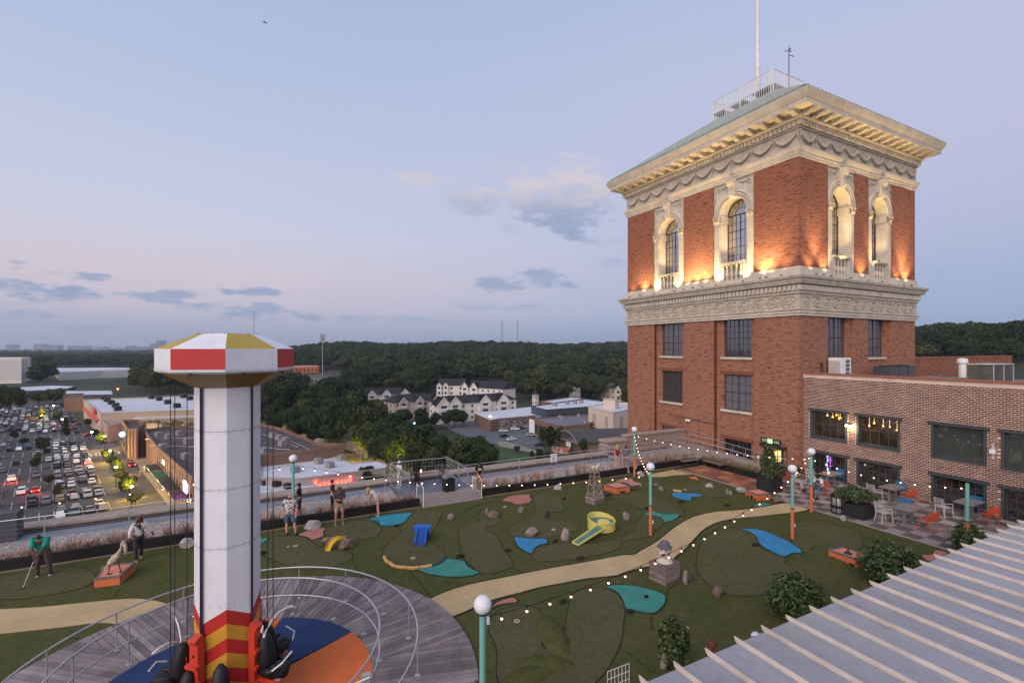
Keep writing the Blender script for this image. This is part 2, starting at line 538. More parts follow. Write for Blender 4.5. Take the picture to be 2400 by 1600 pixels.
mb=MB();mb.box(TX1-.5,TX1,TY0+.5,TY1-.5,-.6,9.98);mb.box(TX0+.5,TX1,TY1-.5,TY1,-.6,9.98);mb.build('brick_wall',M_BRICKL,TOW)
mb=MB();mb.box(TX0+1.6,TX1-.6,TY0+1.6,TY1-.6,-.5,9.9);mb.build('inner_core',M_DARK,TOW)
mb=MB();mb.box(TX0+.3,TX1-.3,TY0+.3,TY1-.3,12.5,12.8);mb.build('belvedere_floor',mat('floor_boards',(.12,.09,.07)),TOW)
mb=MB();mb.box(TX0+.3,TX1-.3,TY0+.3,TY1-.3,21.2,21.5);mb.build('belvedere_ceiling',mat('ceil_dark',(.07,.06,.05)),TOW)
M_SOLD=mat('soldier_brick',(.27,.09,.05),.9,var=.3,vscale=9)
for w in LOWWIN['L']:
 for z in(LOWZ[1],LOWZ[2]):
  mb=MB();n=24;u0,u1=w[0]-.25,w[1]+.25
  for i in range(n):
   a=u0+(u1-u0)*i/n;FL.box(mb,a+.006,a+(u1-u0)/n-.006,-.22,-.19+.008*(i%3),z[1]+.01,z[1]+.24)
  mb.build('lintel',M_SOLD,TOW)
def steel_window(F,u0,u1,z0,z1,cols,rows,glassm,parent,o=-.42,heavy=True,fr=.06,frm=None,paneparts=True,back=True):
 frm=frm or M_STEELWIN
 w=MB();F.box(w,u0,u1,o-.05,o+.04,z0,z0+fr);F.box(w,u0,u1,o-.05,o+.04,z1-fr,z1)
 F.box(w,u0,u0+fr,o-.05,o+.04,z0+fr,z1-fr);F.box(w,u1-fr,u1,o-.05,o+.04,z0+fr,z1-fr)
 cu=[u0+fr+(u1-u0-2*fr)*i/cols for i in range(cols+1)]
 cz=[z0+fr+(z1-z0-2*fr)*i/rows for i in range(rows+1)]
 for i in range(1,cols):
  t=.045 if(heavy and i==cols//2)else.016
  F.box(w,cu[i]-t,cu[i]+t,o-.03,o+(.035 if t>.02 else.02),z0+fr,z1-fr)
 for j in range(1,rows):
  t=.035 if(heavy and j==rows//2)else.014
  F.box(w,u0+fr,u1-fr,o-.028,o+(.033 if t>.02 else.018),cz[j]-t,cz[j]+t)
 win=w.build('window',frm,parent)
 first=None
 for i in range(cols):
  for j in range(rows):
   c=F.p((cu[i]+cu[i+1])/2,o-.01,(cz[j]+cz[j+1])/2)
   if first is None:
    g=MB();F.box(g,cu[i],cu[i+1],o-.014,o-.006,cz[j],cz[j+1])
    first=g.build('pane',glassm,win,at=c)
   else:
    g=copy_mesh(first,win,tuple(Vector(c)-Vector(win['_w'])))
    g['_w']=c
   if rng.random()<.5:g.rotation_euler=(rng.normal(0,.006),rng.normal(0,.006),rng.normal(0,.006))
 return win
gl_grey=M_GLASS_GREY
gl_blue=glass('screened_glass',tint=(.13,.135,.15),gloss=.10,rough=.25)
gl_dark=glass('black_glass',tint=(.006,.006,.008),gloss=.05)
conf={(0,0):(6,6,glass('office_glass',tint=(.035,.03,.03),gloss=.22,rough=.05)),(0,1):(4,4,gl_grey),(0,2):(6,3,gl_dark),(1,0):(4,5,gl_grey),(1,1):(2,4,glass('dusky_glass',tint=(.055,.045,.05),gloss=.08)),(1,2):(2,3,gl_blue)}
order_cols={0:{0:(6,6),1:(4,4),2:(6,3)}}
for bi,w in enumerate(LOWWIN['L']):
 for zi,z in enumerate(LOWZ):
  c,r_,g=conf[(bi,zi)]
  if(bi,zi)==(0,1):g=gl_blue;c=4
  steel_window(FL,w[0],w[1],z[0],z[1],c,r_,g,TOW)
  if zi<2:
   mb=MB();FL.box(mb,w[0]-.12,w[1]+.2,-.5,-.10,z[0]-.17,z[0]-.005);mb.build('sill',M_STONE,TOW)
for bi,w in enumerate(LOWWIN['F']):
 for zi in(0,):
  z=LOWZ[zi]
  steel_window(FF,w[0],w[1],z[0],z[1],4,4,gl_grey,TOW)
  mb=MB();FF.box(mb,w[0]-.12,w[1]+.12,-.5,-.10,z[0]-.17,z[0]-.005);mb.build('sill',M_STONE,TOW)
mb=MB()
for(u,z)in((22.1,8.45),(22.4,8.5),(22.55,8.4),(23.0,8.5),(23.3,8.46)):mb.ball((TX0+.9,u,z),.035,6,4)
mb.build('pendant_lamps',glow('pendant_glow',(1,.75,.4),6),TOW)
for u in(24.52,30.72):
 mb=MB();FL.box(mb,u,u+.09,-.21,-.06,-.2,9.95);mb.build('downpipe',mat('pipe_oxide',(.10,.035,.022),.7),TOW)
mb=MB();FL.box(mb,19.2,20.5,0.003,.06,-.1,1.32);FL.box(mb,19.0,20.75,.02,.22,1.34,1.52)
DOOR=mb.build('door_surround',mat('door_black',(.035,.033,.035),.5),TOW)
mb=MB();FL.box(mb,19.28,20.05,.062,.07,-.02,1.26);mb.build('lit_glass',glow('door_light',(1.0,.66,.20),1.5),DOOR)
mb=MB()
for i in range(4):u=19.28+.77*i/3;FL.box(mb,u-.018,u+.018,.071,.10,-.02,1.26)
for z in(-.02,.42,.86,1.24):FL.box(mb,19.26,20.07,.071,.096,z-.014,z+.014)
FL.box(mb,19.3,19.5,.08,.16,-.02,.5);FL.box(mb,19.7,19.85,.08,.13,-.02,.62)
mb.build('glazing_bars',M_BLACK,DOOR)
mb=MB();FL.box(mb,20.12,20.46,.065,.11,-.02,1.26);mb.build('door_leaf',M_DARK,DOOR)
SIGN=thing('arrow_sign','black door sign with pale green chevrons pointing in to a glowing green panel','sign',(TX0-.1,20.0,1.75))
mb=MB();FL.box(mb,19.32,20.72,.05,.13,1.60,1.90);mb.build('sign_board',M_BLACK,SIGN)
mb=MB();FL.box(mb,19.86,20.2,.131,.15,1.61,1.89);mb.build('lit_panel',glow('sign_green',(.42,.75,.38),1.0),SIGN)
M_CHEV=glow('chevron_green',(.35,.62,.34),.8)
for k in range(3):
 for sg in(1,-1):
  mb=MB();u=(20.30+.13*k)if sg==1 else(19.44+.13*k)
  tip=-.045*sg
  for z0_,z1_ in((1.66,1.75),(1.84,1.75)):
   a=FL.p(u-tip,.138,z0_);b=FL.p(u+tip,.138,z1_)
   mb.tube([a,b],.014,4)
  mb.build('chevron',M_CHEV,SIGN)
CD=thing('twin_flood_lamp','pair of small white flood lamps on a conduit across the brick tower wall','lamp',(TX0-.1,26.9,2.3))
mb=MB();mb.tube([FL.p(28.9,.05,2.42),FL.p(26.0,.05,2.30),FL.p(24.2,.05,2.22)],.03,6);mb.build('conduit',mat('rust_pipe',(.09,.05,.035)),CD)
for u in(26.75,27.0):
 mb=MB();mb.smooth=True;mb.ball(FL.p(u,.22,2.2),.11,10,7);mb.build('lamp_head',M_WHITE,CD)
CB=thing('wall_conduit','thin rusty conduit running up the tower brick beside the glowing doorway','pipe',(TX0-.05,18.9,0))
mb=MB();mb.tube([FL.p(18.95,.04,0),FL.p(18.95,.04,1.62),FL.p(19.05,.04,1.7),FL.p(19.25,.05,1.7)],.022,6);mb.build('pipe_run',MATS['rust_pipe'],CB)
def band(mb,o,z0,z1,inner=-.3):
 mb.box(TX0-o,TX1+o,TY0-o,TY1+o,z0,z1)
def moulding(name,prof,m):
 """prof: list of (outward offset, z) bottom to top, swept round the tower"""
 mb=MB()
 for(oa,za),(ob,zb)in zip(prof[:-1],prof[1:]):
  ca=[(TX0-oa,TY0-oa,za),(TX1+oa,TY0-oa,za),(TX1+oa,TY1+oa,za),(TX0-oa,TY1+oa,za)]
  cb=[(TX0-ob,TY0-ob,zb),(TX1+ob,TY0-ob,zb),(TX1+ob,TY1+ob,zb),(TX0-ob,TY1+ob,zb)]
  mb.add(ca+cb,[(i,(i+1)%4,4+(i+1)%4,4+i)for i in range(4)])
 o,z=prof[0];mb.add([(TX0-o,TY0-o,z),(TX1+o,TY0-o,z),(TX1+o,TY1+o,z),(TX0-o,TY1+o,z)],[(3,2,1,0)])
 return mb.build(name,m,TOW)
moulding('architrave',[(-.02,9.98),(.10,9.98),(.10,10.14),(.15,10.15),(.15,10.30),(.22,10.36),(.22,10.44),(.08,10.46)],M_STONE)
moulding('scroll_frieze',[(-.02,10.43),(.08,10.45),(.08,11.34),(.12,11.34)],M_STONE_D)
moulding('bed_moulding',[(.05,11.33),(.16,11.38),(.16,11.50),(.20,11.52),(.20,11.93),(.34,11.97)],M_STONE)
moulding('belt_cornice',[(.15,11.96),(.44,11.98),(.46,12.10),(.50,12.12),(.50,12.22),(.60,12.30),(.64,12.42),(.64,12.47),(.1,12.53),(-.2,12.53)],M_STONE_D)
moulding('upper_architrave',[(-.1,20.0),(.06,20.0),(.06,20.16),(.12,20.17),(.12,20.36),(.18,20.38),(.24,20.52),(.26,20.6),(.05,20.62)],M_STONE)
moulding('garland_frieze',[(-.1,20.6),(.05,20.61),(.05,21.76),(.1,21.78)],M_STONE_D)
moulding('dentil_bed',[(.0,21.75),(.14,21.76),(.14,21.84),(.20,21.86),(.20,22.20),(.36,22.24),(.42,22.34),(.42,22.42)],M_STONE)
moulding('cornice',[(.2,22.66),(1.16,22.66),(1.18,22.70),(1.18,22.92),(1.22,22.95),(1.24,23.02),(1.33,23.16),(1.40,23.34),(1.42,23.42),(1.38,23.46),(1.0,23.50)],M_STONE)
mb=MB();band(mb,.38,22.38,22.67);mb.build('modillion_course',M_STONE,TOW)
for F in(FL,FF,FR,FB):
 mb=MB();e0,e1=F.ext
 x=.12 if F.kind in 'LR' else-.6
 cuts=[e0-x]+[q for b in BAYS[F.kind]for q in b]+[e1+x]
 for i in range(0,len(cuts),2):
  F.box(mb,cuts[i],cuts[i+1],-.6,.12,12.52,13.02);F.box(mb,cuts[i]+.03,cuts[i+1]-.03,-.6,.07,13.02,13.1)
 mb.build('stone_base',M_STONE,TOW)
for o,z0,z1,step,wd in((.20,11.58,11.88,.31,.17),(.20,21.9,22.16,.31,.17)):
 mb=MB()
 for F in(FL,FF):
  e0,e1=F.ext;u=e0-.28
  while u<e1+.25:
   F.box(mb,u,u+wd,o-.01,o+.13,z0,z1);u+=step
 mb.build('dentil_row',M_STONE,TOW)['kind']='stuff'
for F in(FL,FF):
 e0,e1=F.ext;n=17 if F.kind=='L' else 16
 first=None
 for i in range(n):
  u=e0-.15+(e1-e0+.3)*i/(n-1)
  c=F.p(u,0,22.5)
  if first is None:
   mb=MB()
   prof=[(.40,22.40),(.62,22.36),(.80,22.40),(.92,22.48),(1.04,22.46),(1.10,22.52),(1.10,22.60),(.40,22.60)]
   m_=len(prof);w2=.15
   vs=[F.p(u-w2,o,z)for o,z in prof]+[F.p(u+w2,o,z)for o,z in prof]
   mb.add(vs,[tuple(range(m_))[::-1],tuple(range(m_,2*m_))]+[(q,(q+1)%m_,m_+(q+1)%m_,m_+q)for q in range(m_)])
   F.box(mb,u-.19,u+.19,.40,1.14,22.602,22.655)
   first=mb.build('modillion',M_STONE,TOW,at=c)
  else:
   copy_mesh(first,TOW,tuple(Vector(c)-Vector(TOW['_w'])))
for F,n in((FL,10),(FF,9)):
 e0,e1=F.ext;first=None;wd=(e1-e0)/n
 for i in range(n):
  u0=e0+wd*i;c=F.p(u0,.05,21.2)
  if first is None:
   mb=MB();mb.smooth=True
   pts=[];rr=[]
   for j in range(15):
    t=j/14;pts.append(F.p(u0+wd*(.06+.88*t),.12+.03*math.sin(PI*t),21.52-.5*math.sin(PI*t)**.8));rr.append(.05+.065*math.sin(PI*t)+.015*(j%2))
   mb.tube(pts,rr,7)
   for j in range(26):
    t=.08+.84*rng.random();a=rng.random()*2*PI
    zc=21.52-.5*math.sin(PI*t)**.8
    mb.ball(F.p(u0+wd*(.06+.88*t),.17,zc+rng.normal(0,.05)),.045,5,4)
   mb.tube([F.p(u0,.10,21.62),F.p(u0+.02,.12,21.35),F.p(u0-.02,.11,21.05)],[.07,.05,.02],6)
   mb.ball(F.p(u0,.13,21.6),.09,7,5)
   first=mb.build('garland',M_STONE_D,TOW,at=c)
  else:
   copy_mesh(first,TOW,tuple(Vector(c)-Vector(TOW['_w'])))
for F,n in((FL,15),(FF,13)):
 e0,e1=F.ext;wd=(e1-e0-.2)/n;first=[None,None]
 for i in range(n):
  u0=e0+.1+wd*i;sg=1 if i%2==0 else-1;c=F.p(u0+wd/2,.08,10.9)
  if first[i%2]is None:
   mb=MB();mb.smooth=True
   uc=u0+wd/2;pts=[];rr=[]
   for j in range(26):
    t=j/25;a=-PI*.5+t*3.6*PI;r_=.36*(1-t)**.8+.03
    pts.append(F.p(uc+r_*math.cos(a)*1.1,.11,10.9+sg*r_*math.sin(a)));rr.append(.042-.016*t)
   mb.tube(pts,rr,5)
   mb.ball(F.p(uc,.12,10.9),.07,7,5)
   mb.tube([F.p(u0-.05,.10,10.9-sg*.3),F.p(uc-.15,.11,10.9-sg*.42),F.p(uc+.2,.11,10.9-sg*.38),F.p(uc+.5,.10,10.9+sg*.1)],[.03,.045,.04,.02],5)
   for j in range(9):
    a=j*.7;rr_=.30+.08*(j%2)
    p0=(uc+rr_*math.cos(a),10.9+rr_*math.sin(a)*.95);p1=(uc+(rr_+.13)*math.cos(a+.5),10.9+(rr_+.11)*math.sin(a+.5))
    z1_=max(10.52,min(11.28,p1[1]))
    mb.tube([F.p(p0[0],.10,p0[1]),F.p(p1[0],.12,z1_)],[.04,.015],4)
   first[i%2]=mb.build('scroll',M_STONE_D,TOW,at=c)
  else:
   copy_mesh(first[i%2],TOW,tuple(Vector(c)-Vector(TOW['_w'])))
def arch_bay(F,u0,u1,detail=True):
 uc=(u0+u1)/2;r_in=1.06;z_sp=17.66;zb,zt=12.53,20.0
 mb=MB()
 n=20
 inner=[(uc-r_in,zb),(uc-r_in,14.2),(uc-r_in,z_sp)]+[(uc-r_in*math.cos(PI*i/n),z_sp+r_in*math.sin(PI*i/n))for i in range(1,n)]+[(uc+r_in,z_sp),(uc+r_in,14.2),(uc+r_in,zb)]
 outer=[]
 for(u,z)in inner:
  if z<=z_sp:outer.append((u0 if u<uc else u1,z))
  else:
   dx,dz=u-uc,z-z_sp
   k=min((u1-uc)/abs(dx)if abs(dx)>1e-6 else 1e9,(zt-z_sp)/dz)
   outer.append((uc+dx*k,z_sp+dz*k))
 of=-.06;oi=-.95
 m_=len(inner)
 vs=[F.p(u,of,z)for u,z in inner]+[F.p(u,of,z)for u,z in outer]+[F.p(u,oi,z)for u,z in inner]
 fs=[]
 for i in range(m_-1):
  fs.append((i,i+1,m_+i+1,m_+i));fs.append((i,2*m_+i,2*m_+i+1,i+1))
 mb.add(vs,fs)
 for s_ in(-1,1):
  ue=u0 if s_<0 else u1
  k=[i for i,(u,z)in enumerate(outer)if abs(z-zt)<1e-4 and(u-uc)*s_>0]
  if k:
   e=max(k,key=lambda i:abs(outer[i][0]-uc));j=e+(-1 if s_<0 else 1)
   mb.add([F.p(*[outer[e][0],of,zt]),F.p(ue,of,zt),F.p(outer[j][0],of,outer[j][1])],[(0,1,2)])
 sur=mb.build('arch_surround',M_STONE,TOW)
 if not detail:return sur
 for s_ in(-1,1):
  a=uc+s_*(r_in+.03);b=(u0+.02)if s_<0 else(u1-.02)
  lo,hi=min(a,b),max(a,b)
  mb=MB();F.box(mb,lo,hi,-.062,.03,12.53,13.1);F.box(mb,lo+.03,hi-.03,-.062,.0,13.1,17.05)
  for q in range(4):
   uu=lo+.07+(hi-lo-.14)*q/3;F.box(mb,uu-.018,uu+.018,-.02,.018,14.3,17.0)
  mb.build('pilaster',M_STONE,TOW)
  mb=MB();lo2,hi2=lo-.03,hi+.03
  F.box(mb,lo,hi,-.06,.04,17.05,17.12);F.box(mb,lo2,hi2,-.06,.12,17.56,17.66)
  mb.smooth=True
  for row,zz in enumerate((17.2,17.38)):
   for q in range(4):
    uu=lo+.06+(hi-lo-.12)*q/3
    mb.tube([F.p(uu,.02,zz-.08),F.p(uu,.06,zz+.04),F.p(uu,.13,zz+.1),F.p(uu,.12,zz+.05)],[.05,.06,.04,.02],5)
  for uu in(lo+.04,hi-.04):mb.ball(F.p(uu,.10,17.5),.075,7,5)
  mb.smooth=False
  ru=uc+s_*r_in;F.box(mb,min(ru,ru-s_*.07),max(ru,ru-s_*.07),-.8,-.07,17.1,17.64)
  mb.build('capital',M_STONE_D,TOW)
 for rr_,th,oo in((r_in+.10,.09,.02),(r_in+.30,.10,.05),(r_in+.46,.06,.09)):
  mb=MB();nn=24;vs=[]
  for i in range(nn+1):
   t=PI*i/nn
   for(rad,o)in((rr_-th,of-.01),(rr_-th*.6,oo),(rr_+th*.6,oo),(rr_+th,of-.01)):
    u=uc-rad*math.cos(t);u=max(u0+.01,min(u1-.01,u))
    vs.append(F.p(u,o,z_sp+rad*math.sin(t)))
  mb.add(vs,[(i*4+j,i*4+j+1,i*4+5+j,i*4+4+j)for i in range(nn)for j in range(3)])
  mb.build('archivolt',M_STONE,TOW)
 mb=MB()
 prof=[(-.1,18.72),(.22,18.72),(.30,18.85),(.26,19.0),(.20,19.25),(.26,19.5),(.42,19.7),(.46,19.88),(.40,19.98),(-.1,19.98)]
 m_=len(prof);w0,w1=.17,.27
 wz=lambda z:w0+(w1-w0)*(z-18.72)/1.26
 vs=[F.p(uc-wz(z),o,z)for o,z in prof]+[F.p(uc+wz(z),o,z)for o,z in prof]
 mb.add(vs,[tuple(range(m_))[::-1],tuple(range(m_,2*m_))]+[(q,(q+1)%m_,m_+(q+1)%m_,m_+q)for q in range(m_)])
 mb.build('keystone',M_STONE,TOW)
 for s_ in(-1,1):
  mb=MB();mb.smooth=True
  cu,cz=uc+s_*1.28,19.55
  pts=[F.p(cu+.22*(1-j/14)*math.cos(j*.75),-.03,cz+.24*(1-j/14)*math.sin(j*.75))for j in range(15)]
  mb.tube(pts,.045,5)
  mb.tube([F.p(uc+s_*.45,-.03,19.78),F.p(uc+s_*.8,-.02,19.62),F.p(uc+s_*1.1,-.03,19.7)],[.03,.06,.03],5)
  mb.tube([F.p(uc+s_*1.45,-.03,19.2),F.p(uc+s_*1.5,-.02,18.9),F.p(uc+s_*1.54,-.03,18.6)],[.05,.04,.02],5)
  mb.smooth=False
  F.box(mb,*(sorted((uc+s_*.42,uc+s_*1.6))),-.055,-.01,19.9,19.95)
  F.box(mb,*(sorted((uc+s_*1.58,uc+s_*1.62))),-.055,-.01,18.4,19.9)
  mb.build('spandrel_carving',M_STONE_D,TOW)
 mb=MB();F.box(mb,uc-r_in+.002,uc+r_in-.002,-.55,.10,14.02,14.12);F.box(mb,uc-r_in+.002,uc+r_in-.002,-.5,.04,13.94,14.02)
 F.box(mb,uc-r_in+.002,uc+r_in-.002,-.45,.02,12.535,12.85)
 for s_ in(-1,1):
  a,b=sorted((uc+s_*(r_in-.004),uc+s_*(r_in-.26)));F.box(mb,a,b,-.4,.01,12.851,13.939)
 F.box(mb,uc-r_in+.26,uc+r_in-.26,-.5,-.38,12.851,13.939)
 mb.build('balustrade',M_STONE,TOW)
 first=None
 for q in range(4):
  u=uc-.56+.373*q;c=F.p(u,-.12,13.4)
  if first is None:
   mb=MB();mb.smooth=True
   mb.lathe(F.p(u,-.12,12.85),[(.10,0),(.10,.08),(.06,.14),(.075,.2),(.125,.38),(.11,.5),(.055,.62),(.05,.74),(.09,.8),(.06,.86),(.075,.96),(.10,1.0),(.10,1.09)],10)
   first=mb.build('baluster',M_STONE,TOW,at=c)
  else:copy_mesh(first,TOW,tuple(Vector(c)-Vector(TOW['_w'])))
 return sur
def arch_window(F,u0,u1,glassm,detail=True):
 uc=(u0+u1)/2;rr_=1.05;z0,z_sp=14.15,17.66;o=-.82
 mb=MB()
 def bar(a,b,t=.022,d=.03):mb.tube([F.p(a[0],o,a[1]),F.p(b[0],o,b[1])],t,4)
 n=18
 ring=[(uc-rr_*math.cos(PI*i/n),z_sp+rr_*math.sin(PI*i/n))for i in range(n+1)]
 mb.tube([F.p(u,o,z)for u,z in[(uc-rr_,z0)]+ring+[(uc+rr_,z0)]],.06,5)
 bar((uc-rr_,z0+.04),(uc+rr_,z0+.04),.06)
 bar((uc-rr_,z_sp),(uc+rr_,z_sp),.055)
 bar((uc,z0),(uc,z_sp),.045)
 cols=[uc+rr_*q for q in(-.66,-.33,.33,.66)]
 for u in cols:bar((u,z0),(u,z_sp),.018)
 zs=[z0+(z_sp-z0)*i/6 for i in range(7)]
 for i in range(1,6):bar((uc-rr_,zs[i]),(uc+rr_,zs[i]),.035 if i in(2,4)else.016)
 for rad in(.45,):mb.tube([F.p(uc-rad*math.cos(PI*i/12),o,z_sp+rad*math.sin(PI*i/12))for i in range(13)],.018,4)
 for i in range(1,7):
  a=PI*i/7;bar((uc-.45*math.cos(a),z_sp+.45*math.sin(a)),(uc-rr_*math.cos(a),z_sp+rr_*math.sin(a)),.016)
 win=mb.build('arched_window',M_STEELWIN,TOW)
 ue=[uc-rr_]+cols[:2]+[uc]+cols[2:]+[uc+rr_]
 first=None
 if detail:
  for i in range(6):
   for j in range(6):
    c=F.p((ue[i]+ue[i+1])/2,o-.01,(zs[j]+zs[j+1])/2)
    if first is None:
     g=MB();F.box(g,ue[i],ue[i+1],o-.012,o-.008,zs[j],zs[j+1]);first=g.build('pane',glassm,win,at=c);gg=first
    else:gg=copy_mesh(first,win,tuple(Vector(c)-Vector(win['_w'])))
    if rng.random()<.6:gg.rotation_euler=(rng.normal(0,.008),rng.normal(0,.008),0)
 else:
  g=MB();F.box(g,uc-rr_,uc+rr_,o-.012,o-.008,z0,z_sp);g.build('pane',glassm,win)
 g=MB();vs=[F.p(uc,o-.01,z_sp)]+[F.p(u,o-.01,z)for u,z in ring]
 g.add(vs,[(0,i,i+1)for i in range(1,len(vs)-1)]);g.build('fanlight',glassm,win)
for F in(FL,FF,FR,FB):
 for(a,b)in BAYS[F.kind]:
  arch_bay(F,a,b,F.kind in 'LF');arch_window(F,a,b,M_GLASS_SKY,F.kind in 'LF')
ex=1.30;zE=23.5;px0,px1,py0,py1,zP=34.8,39.0,23.4,29.0,27.85
base=[(TX0-ex,TY0-ex,zE),(TX1+ex,TY0-ex,zE),(TX1+ex,TY1+ex,zE),(TX0-ex,TY1+ex,zE)]
top=[(px0,py0,zP),(px1,py0,zP),(px1,py1,zP),(px0,py1,zP)]
mb=MB();mb.add(base+top,[(0,1,5,4),(1,2,6,5),(2,3,7,6),(3,0,4,7),(4,5,6,7)])
ROOF=mb.build('copper_roof',M_COPPER,TOW)
def seam_line(side,u):
 """a standing seam climbs straight up its slope until a hip or the deck stops it"""
 if side=='L':e=Vector((base[0][0],u,zE));q=(px0-e.x);lo,hi=base[0][1],base[3][1];t0,t1=py0,py1
 else:e=Vector((u,base[0][1],zE));q=(py0-e.y);lo,hi=base[0][0],base[1][0];t0,t1=px0,px1
 f=1.0
 if u<t0:f=(u-lo)/(t0-lo)
 if u>t1:f=(hi-u)/(hi-t1)
 d=Vector((q,0,zP-zE))if side=='L' else Vector((0,q,zP-zE))
 return e+d*.02,e+d*max(f-.01,.03)
first=None
mb=MB()
for side in 'LF':
 lo,hi=(base[0][1],base[3][1])if side=='L' else(base[0][0],base[1][0])
 n=int((hi-lo)/.42)
 for i in range(1,n):
  a,b=seam_line(side,lo+(hi-lo)*i/n)
  mb=MB();mb.tube([a+Vector((0,0,.07)),b+Vector((0,0,.07))],.085,4);mb.build('roof_seam',mat('seam_pale',(.42,.46,.40),.6,dirt=.2),TOW)
for a,b in zip(base,top):
 mb=MB();mb.tube([a,b],.08,6);mb.build('roof_hip',M_COPPER,TOW)
DECKZ=28.55
PL=thing('tower_platform','white steel service deck with open railings on the peak of the tower roof','platform',(36.9,26.2,zP))
mb=MB()
for(a,b,c_,d)in((px0,px0+1.6,py0,py0+1.9),(px0,px1,py1-1.1,py1),(px0+.1,px0+1.3,py0+2.6,py1-1.6),(px1-1.5,px1,py0,py0+1.5)):
 mb.box(a+.03,b-.03,c_+.03,d-.03,DECKZ-.08,DECKZ)
mb.build('deck_plate',M_RAILW,PL)
mb=MB();cn_=[(px0,py0),(px1,py0),(px1,py1),(px0,py1)]
for i in range(4):
 a,b=cn_[i],cn_[(i+1)%4]
 for z in(zP+.05,DECKZ,DECKZ+1.1):mb.tube([(a[0],a[1],z),(b[0],b[1],z)],.035,5)
mb.build('rail',M_RAILW,PL)
for i in range(4):
 a,b=cn_[i],cn_[(i+1)%4];L=math.hypot(b[0]-a[0],b[1]-a[1]);n=int(L/.19)
 mb=MB()
 for j in range(n):
  t=j/n;x,y=a[0]+(b[0]-a[0])*t,a[1]+(b[1]-a[1])*t
  mb.cyl((x,y,zP),(x,y,DECKZ+1.1),.05 if j%7==0 else.02,n=5)
 mb.build('railing_bars',M_RAILW,PL)
FP=thing('flagpole','very tall tapering cream flagpole rising from the tower roof out of view','flagpole',(36.9,26.2,zP))
mb=MB();mb.smooth=True;mb.tube([(36.9,26.2,zP),(36.9,26.2,32),(36.9,26.2,37),(36.88,26.2,43)],[.23,.20,.13,.06],12);mb.build('pole',M_WHITE,FP)
mb=MB()
for k in range(12):z=28.6+k*.75;mb.tube([(36.70,26.02,z),(36.78,25.98,z+.06)],.014,4)
mb.build('cleats',M_BLACK,FP)
MS=thing('weather_mast','thin dark mast with a small anemometer head on the tower roof','mast',(38.5,24.5,zP))
mb=MB();mb.cyl((38.5,24.5,zP),(38.5,24.5,32.7),.035,n=6);mb.build('pole',mat('mast_blue',(.10,.09,.13)),MS)
mb=MB()
for a in range(3):t=a*2.1;mb.tube([(38.5,24.5,32.8),(38.5+.2*math.cos(t),24.5+.2*math.sin(t),32.75)],.02,4);mb.ball((38.5+.22*math.cos(t),24.5+.22*math.sin(t),32.75),.06,6,4)
mb.cyl((38.5,24.5,32.7),(38.5,24.5,33.1),.05,.01,6);mb.tube([(38.5,24.5,32.3),(38.7,24.4,32.35),(38.85,24.3,32.2)],.03,5)
mb.build('sensor_head',M_BLACK,MS)
M_LAMPHEAD=glow('flood_lens',(1,.78,.42),6)
def ledge_light(F,u,o,power,z=12.6,lean=.15,spread=100,wide=0.0,col=(1,.70,.34)):
 c=F.p(u,o,z)
 mb=MB();F.box(mb,u-.07,u+.07,o-.04,o+.04,z-.06,z+.0);lp=mb.build('uplight',M_BLACK,TOW)
 d=bpy.data.lights.new('uplight_beam','SPOT');d.energy=power*(2.9 if F.kind=='L' else 3.2);d.color=col;d.spot_size=R(spread);d.spot_blend=.8;d.shadow_soft_size=.12
 o_=bpy.data.objects.new('uplight_beam',d);COL.objects.link(o_);o_.parent=lp
 tgt=Vector(F.p(u+wide,o-lean*3,z+3))-Vector(c)
 o_.rotation_euler=(-tgt).to_track_quat('Z','Y').to_euler()
 o_.location=Vector(c)+Vector((0,0,.12))-Vector(lp['_w'])
for u,o,p,ln in((20.5,.50,300,.12),(19.0,.52,60,.05),(25.2,.52,260,.12),(26.1,.52,260,.12),(27.0,.52,200,.12),(20.0,.5,130,.1),(31.9,.50,190,.12),(33.4,.5,50,.05)):
 ledge_light(FL,u,o,p,lean=ln)
for u,p in((21.9,110),(24.1,120),(28.1,60),(30.4,140)):ledge_light(FL,u,.38,p,lean=.22)
for(a,b)in BAYS['L']:ledge_light(FL,(a+b)/2,-.05,110,z=14.22,lean=.25,spread=120)
for u,p in((30.6,60),(32.2,130),(36.6,120),(42.6,190),(41.4,60)):ledge_light(FF,u,.50,p,lean=.10)
for(a,b),p in zip(BAYS['F'],(60,50)):ledge_light(FF,(a+b)/2,-.05,p,z=14.22,lean=.25,spread=120)
for u,p in((31.2,430),(34.3,470),(38.2,520),(42.2,520)):ledge_light(FF,u,.60,p,lean=-.02,spread=60)
for u,p in((20.0,30),(26.1,34),(32,30)):ledge_light(FL,u,.60,p,lean=-.02,spread=60)
# =================================================================== two-storey wing with cream-mortared brick
WX=30.0;WY1=18.17;WY0=3.0;WTOP=6.3
WING=thing('brick_wing','low building of dark bricks in thick cream mortar with grey framed windows facing the terrace','building',(WX,10,0))
WR=[(15.6,17.72),(13.0,15.12),(9.56,11.68),(6.95,9.08),(4.4,6.5)]
WUP=(2.33,4.07);WLO=(-.02,1.5)
holes=[(a,b,*WUP)for a,b in WR]+[(a,b,*WLO)for a,b in WR]
def wing_wall():
 mb=MB()
 us=sorted([WY0,WY1]+[q for a,b in WR for q in(a,b)])
 zs=[-.2,WLO[0],WLO[1],WUP[0],WUP[1],WTOP]
 for i in range(len(us)-1):
  for j in range(len(zs)-1):
   u=(us[i]+us[i+1])/2;z=(zs[j]+zs[j+1])/2
   if any(a<u<b and c<z<d for a,b,c,d in holes):continue
   mb.box(WX+.012,WX+.45,us[i],us[i+1],zs[j],zs[j+1])
 return mb.build('mortar_bed',M_WINGMORTAR,WING)
BED=wing_wall()
